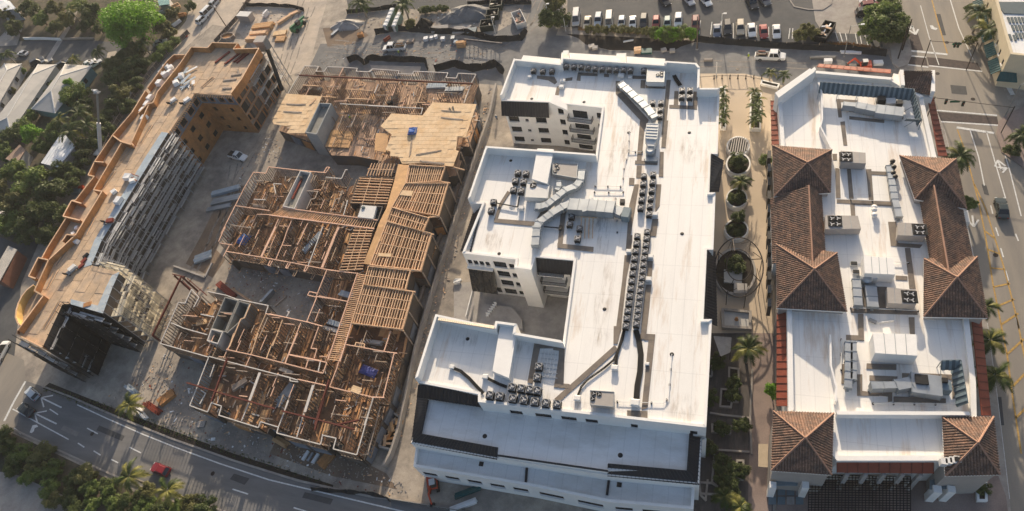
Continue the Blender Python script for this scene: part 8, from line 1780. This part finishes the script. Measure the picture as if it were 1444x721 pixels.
# hedge of trees under the boulevard
k = 0; rg = random.Random(5)
HT = [(10,628,1),(30,640,1),(52,650,3),(18,655,3),(75,662,1),(44,672,1),(100,676,1),(70,688,1),(128,690,0),(96,702,1),(155,700,0),(130,712,0),(182,706,1),(162,722,0),(205,714,1),(225,722,1),(250,716,1),(-8,640,2),(4,612,2),(60,640,2),(118,672,2),(150,684,2),(270,724,2),(200,728,0),(104,722,1),(74,708,3),(268,708,2),(288,716,2),(210,694,2)]
for i, (x, y, kd) in enumerate(HT):
    r = rg.uniform(1.7,2.4); tree((x,y), r, 1.4, {0:1,1:1,2:3,3:3}[kd] if i%3 else 2, f'{["round","broad","narrow","low","tall"][i%5]} tree of the boulevard grove, {ORD[i] if i < 20 else "twenty-"+ORD[i-20]} in the belt counted from its upper left end', 'trees of the grove below the boulevard')
for k, (pts, m) in enumerate([([(255,664),(276,673),(268,692),(246,682)],M_patchl),([(200,652),(215,659),(205,676),(192,670)],M_patchl),([(330,668),(352,675),(345,684),(324,676)],M_patch),([(140,600),(176,615),(172,622),(136,607)],M_patch),([(90,600),(112,610),(108,616),(86,606)],M_patchl),([(430,694),(470,704),(466,712),(426,702)],M_patch),([(1384,260),(1391,262),(1395,276),(1388,274)],M_patch),([(1320,20),(1326,20),(1334,50),(1328,50)],M_patch),([(1400,560),(1412,560),(1416,600),(1404,600)],M_patch),([(1340,120),(1362,122),(1364,134),(1342,132)],M_patch)]): sheet('asphalt_patch', PP(pts,0), .0225+.0005*k, m)
for x, y in ((1322,104),(1372,140),(1335,60),(1404,360),(300,668),(130,612),(900,96),(1040,98),(600,82)): MB().lathe(P(x,y,0)+Vector((0,0,.01)), [(.4,0),(.4,.02),(.3,.022)], 14).build('manhole_cover', M_iron)['kind'] = 'structure'
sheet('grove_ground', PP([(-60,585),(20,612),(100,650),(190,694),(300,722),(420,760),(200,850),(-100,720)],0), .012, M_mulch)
sheet('pale_lot', PP([(-120,650),(20,668),(120,712),(180,760),(-120,860)],0), .016, M_walk)
# dry verge strips (uncountable)
def grass_strip(name, pts, n, m, h=.35, label=None):
    q = PP(pts,0); mb = MB(); x0,x1 = min(p.x for p in q), max(p.x for p in q); y0,y1 = min(p.y for p in q), max(p.y for p in q); c = 0; tr_ = 0
    while c < n and tr_ < n*30:
        tr_ += 1; p = Vector((random.uniform(x0,x1), random.uniform(y0,y1), .02))
        if inside(p, q): a = random.uniform(0,6.28); d = Vector((math.cos(a),math.sin(a),0))*.16; mb.face([p-d, p+d, p+Vector((random.uniform(-.15,.15),random.uniform(-.15,.15),h*random.uniform(.5,1.2)))]); c += 1
    o = mb.build(name, m); tag(o, label, 'grass', None, 'stuff'); return o
grass_strip('dry_grass', [(1158,60),(1200,62),(1240,68),(1238,73),(1190,70),(1155,66)], 900, M_dry, .6, 'dry orange grass on the bank below the parking lot')
grass_strip('dry_grass', [(815,39),(955,47),(955,51),(815,43)], 900, M_dry, .5, 'dry grass strip under the parking lot hedge')
grass_strip('roadside_weeds', [(60,552),(150,584),(240,612),(330,645),(470,685),(460,678),(330,636),(240,600),(150,570),(64,544)], 700, M_leafs[2], .25, 'dark weeds on the verge above the boulevard')
# ---------------------------------------------------------------- houses on the left, cream building on the right
def hip_house(corners, ridge, ze, zr, label, mr=M_house, mw=M_houseg):
    c = [P(x,y,ze) for x,y in corners]; r0, r1 = P(*ridge[0],zr), P(*ridge[1],zr); ctr = sum(c,Vector())/4
    t = thing('house', Vector((ctr.x,ctr.y,0)), label, 'house')
    MB().prism([lerp(Vector((p.x,p.y,0)), Vector((ctr.x,ctr.y,0)), .05) for p in c], 0, ze-.05).build('wall', mw, t)
    rf = sub('roof', t)
    for q in ([c[0],c[1],r0],[c[1],c[2],r1,r0],[c[2],c[3],r1],[c[3],c[0],r0,r1]):
        n = (q[1]-q[0]).cross(q[2]-q[0]).normalized(); n = n if n.z > 0 else -n
        mb = MB(); q2 = [p-n*.12 for p in q]; mb.face(q).face(list(reversed(q2)))
        for a, b_, a2, b2 in zip(q, q[1:]+q[:1], q2, q2[1:]+q2[:1]): mb.face([a2,b2,b_,a])
        mb.build('roof_slope', mr, rf)
    for a, b_ in ((r0,r1),(c[0],r0),(c[1],r0),(c[2],r1),(c[3],r1)): MB().beam(a+Vector((0,0,.04)), b_+Vector((0,0,.04)), .28, .1).build('ridge_cap', M_unitl, rf)
    e = c[2]-c[1]
    for k in range(3):
        p = lerp(c[1],c[2],.25+.25*k); q = lerp(Vector((p.x,p.y,1.2)), Vector((ctr.x,ctr.y,1.2)), .035); w_ = sub('window', t); d = e.normalized(); MB().beam(q-d*.6+Vector((0,0,.5)), q+d*.6+Vector((0,0,.5)), .2, 1.1).build('pane', M_glass, w_)
    return t
hip_house([(6,89.5),(31,90),(-12,165),(-48,150)], [(10,99),(-20,150)], 2.8, 4.2, 'grey hip-roofed house at the left edge')
hip_house([(54,91),(80,91),(15,188),(-14,178)], [(46,105),(10,166)], 2.9, 4.3, 'long grey hip-roofed house, middle of the three')
hip_house([(92,90.5),(130,93),(78,160),(44,154)], [(85,107),(72,128)], 3.0, 4.6, 'pale hip-roofed house with teal walls, right one of the three', M_house, M_houseb)
def flat_house(pts, z, label, m, mw=M_houseg):
    q = PP(pts, z); c = sum(q,Vector())/len(q); t = thing('outbuilding', Vector((c.x,c.y,0)), label, 'shed'); MB().prism([lerp(p,c,.04) for p in q], 0, z-.15).build('wall', mw, t)
    k = len(q); up = [p+Vector((0,0,.0 if i < 2 else .5)) for i, p in enumerate(q)]; MB().hexa([p-Vector((0,0,.14)) for p in up]+up).build('roof', m, t); n = 7
    mb = MB()
    for i in range(n+1): mb.beam(lerp(up[0],up[1],i/n)+Vector((0,0,.04)), lerp(up[3],up[2],i/n)+Vector((0,0,.04)), .08, .08)
    mb.build('roof_seam', m, t); return t
flat_house([(88,186),(106,206),(84,238),(60,232)], 3.4, 'white tin-roofed shed among the palms', M_metroof)
flat_house([(28,204),(36,212),(26,232),(10,226)], 3.0, 'brown-roofed shed between the bright trees', mat('brown_roof',(.30,.22,.17),.9,.15,1))
flat_house([(12,347),(24,352),(2,398),(-12,394)], 3.4, 'pale flat-roofed shed beside the west lane', M_house, mat('rust_brown_wall',(.22,.10,.065),.9,.15,1))
flat_house([(-12,296),(10,296),(20,304),(-12,312)], 3.2, 'pale roof peeping out of the left grove', M_house)
flat_house([(-8,-6),(14,2),(24,14),(0,18)], 4.0, 'pale house roof in the upper left corner', M_metroof, M_houseg)
flat_house([(222,-2),(238,-4),(240,8),(226,10)], 2.6, 'small teal roof beside the scrap heaps', M_houseb)
t = thing('garden_wall', P(60,52,0), 'low white garden wall along the back street', 'wall')
q = PP([(32,53),(60,53),(84,54)], .9)
for a, b_ in zip(q, q[1:]): piece('wall_panel', t, M_stucco, a-Vector((0,0,.45)), b_-Vector((0,0,.45)), .25, .9)
q = PP([(84,54),(110,53),(132,53)], .7)
for a, b_ in zip(q, q[1:]): piece('wall_panel', t, M_lumg, a-Vector((0,0,.35)), b_-Vector((0,0,.35)), .2, .7)
sheet('garden_path', PP([(64,84),(72,84),(104,32),(110,14),(100,14),(96,34)],0), .02, M_walk)
sheet('driveway', PP([(-10,66),(24,64),(34,34),(22,30),(0,52)],0), .02, M_walk)
sheet('bare_yard', PP([(152,74),(164,72),(168,82),(150,84)],0), .02, M_tan); sheet('bare_yard', PP([(200,74),(216,72),(212,88),(200,90)],0), .02, M_tan); sheet('red_earth_yard', PP([(135,110),(158,110),(150,122),(130,122)],0), .02, M_mulch)
# cream shop building beyond the avenue
zt = 7.6
cb = [P(1391,-40,zt), P(1424,78,zt), P(1600,98,zt), P(1600,-40,zt)]
CB = thing('shop_building', Vector((P(1480,30,zt).x,P(1480,30,zt).y,0)), 'cream shop building with teal awnings across the avenue', 'building')
MB().prism(offset_poly(cb,.3), 0, zt-.3).build('wall_core', M_cream, CB)
sheet('roof', offset_poly(cb,.3), zt-.28, M_roofg, None, parent=CB)
ci = offset_poly(cb,.5)
for i in range(4): j=(i+1)%4; MB().hexa([Vector((p.x,p.y,z)) for z in (zt-1,zt+.3+.002*i) for p in (cb[i],ci[i],ci[j],cb[j])]).build('parapet', M_cream, CB)
mb = MB(); a, b_ = Vector((cb[0].x,cb[0].y,0)), Vector((cb[1].x,cb[1].y,0)); holes = [((k+.35)/9,(k+.6)/9,.62,.8) for k in range(9)]
pt, nr = facade(mb, a, b_, 0, zt-1, holes, .28); mb.build('facade', M_cream, CB)
if nr.x > 0: nr = -nr
for h in holes: window_part(CB, pt, nr, h)
mb = MB(); a2, b2 = b_, Vector((cb[2].x,cb[2].y,0)); pt2, nr2 = facade(mb, a2, b2, 0, zt-1, [], .28); mb.build('facade', M_cream, CB)
for k in range(5): p, q = lerp(a,b_,.12+k*.18), lerp(a,b_,.26+k*.18); n_ = Vector((-1,0,0)); metal_awning(CB, p+n_*.1+Vector((0,0,3.6)), q+n_*.1+Vector((0,0,3.6)), p+n_*1.5+Vector((0,0,2.6)), q+n_*1.5+Vector((0,0,2.6)), M_teal, M_teal, 'teal_awning', .6)
p, q = b_+Vector((-.3,-.1,3.8)), lerp(b_,b2,.12)+Vector((0,-.1,3.8)); metal_awning(CB, p, q, p+Vector((-.6,-1.5,-1)), q+Vector((.2,-1.5,-1)), M_teal, M_teal, 'teal_awning', .6)
# dark roof panels
for i in range(6):
    for j in range(3): q = [P(1420+i*5+j*5.5+dx, 24+j*11+dy, zt-.1) for dx, dy in ((0,0),(3.4,0),(6.4,8),(3.0,8))]; MB().prism(q, zt-.26, zt-.1+.004*j).build('roof_panel', M_bluegr, CB)
for i in range(3): q = [P(1416+i*6+dx, 47+i+dy, zt-.1) for dx, dy in ((0,0),(3,0),(6,8),(3,8))]; MB().prism(q, zt-.26, zt-.1).build('roof_panel', M_bluegr, CB)
MB().prism([P(1405,2,zt),P(1444,2,zt),P(1470,20,zt),P(1416,18,zt)], zt-.27, zt-.12).build('dark_roof_patch', M_bluegr, CB)
# ---------------------------------------------------------------- thin haze
hz = MB().prism([Vector(p) for p in ((-720,-520,0),(720,-520,0),(720,920,0),(-720,920,0))], -1.2, 109.5).build('haze', bpy.data.materials.new('haze_air')); tag(hz, 'thin pale haze in the air over the whole site', 'haze', None, 'stuff')
hm = hz.data.materials[0]; hm.use_nodes = True; hn = hm.node_tree; hn.nodes.clear()
ho = hn.nodes.new('ShaderNodeOutputMaterial'); hv = hn.nodes.new('ShaderNodeVolumePrincipled'); hv.inputs['Color'].default_value = (.86,.88,.9,1); hv.inputs['Density'].default_value = .00013; hv.inputs['Anisotropy'].default_value = .2
hn.links.new(hv.outputs[0], ho.inputs['Volume'])
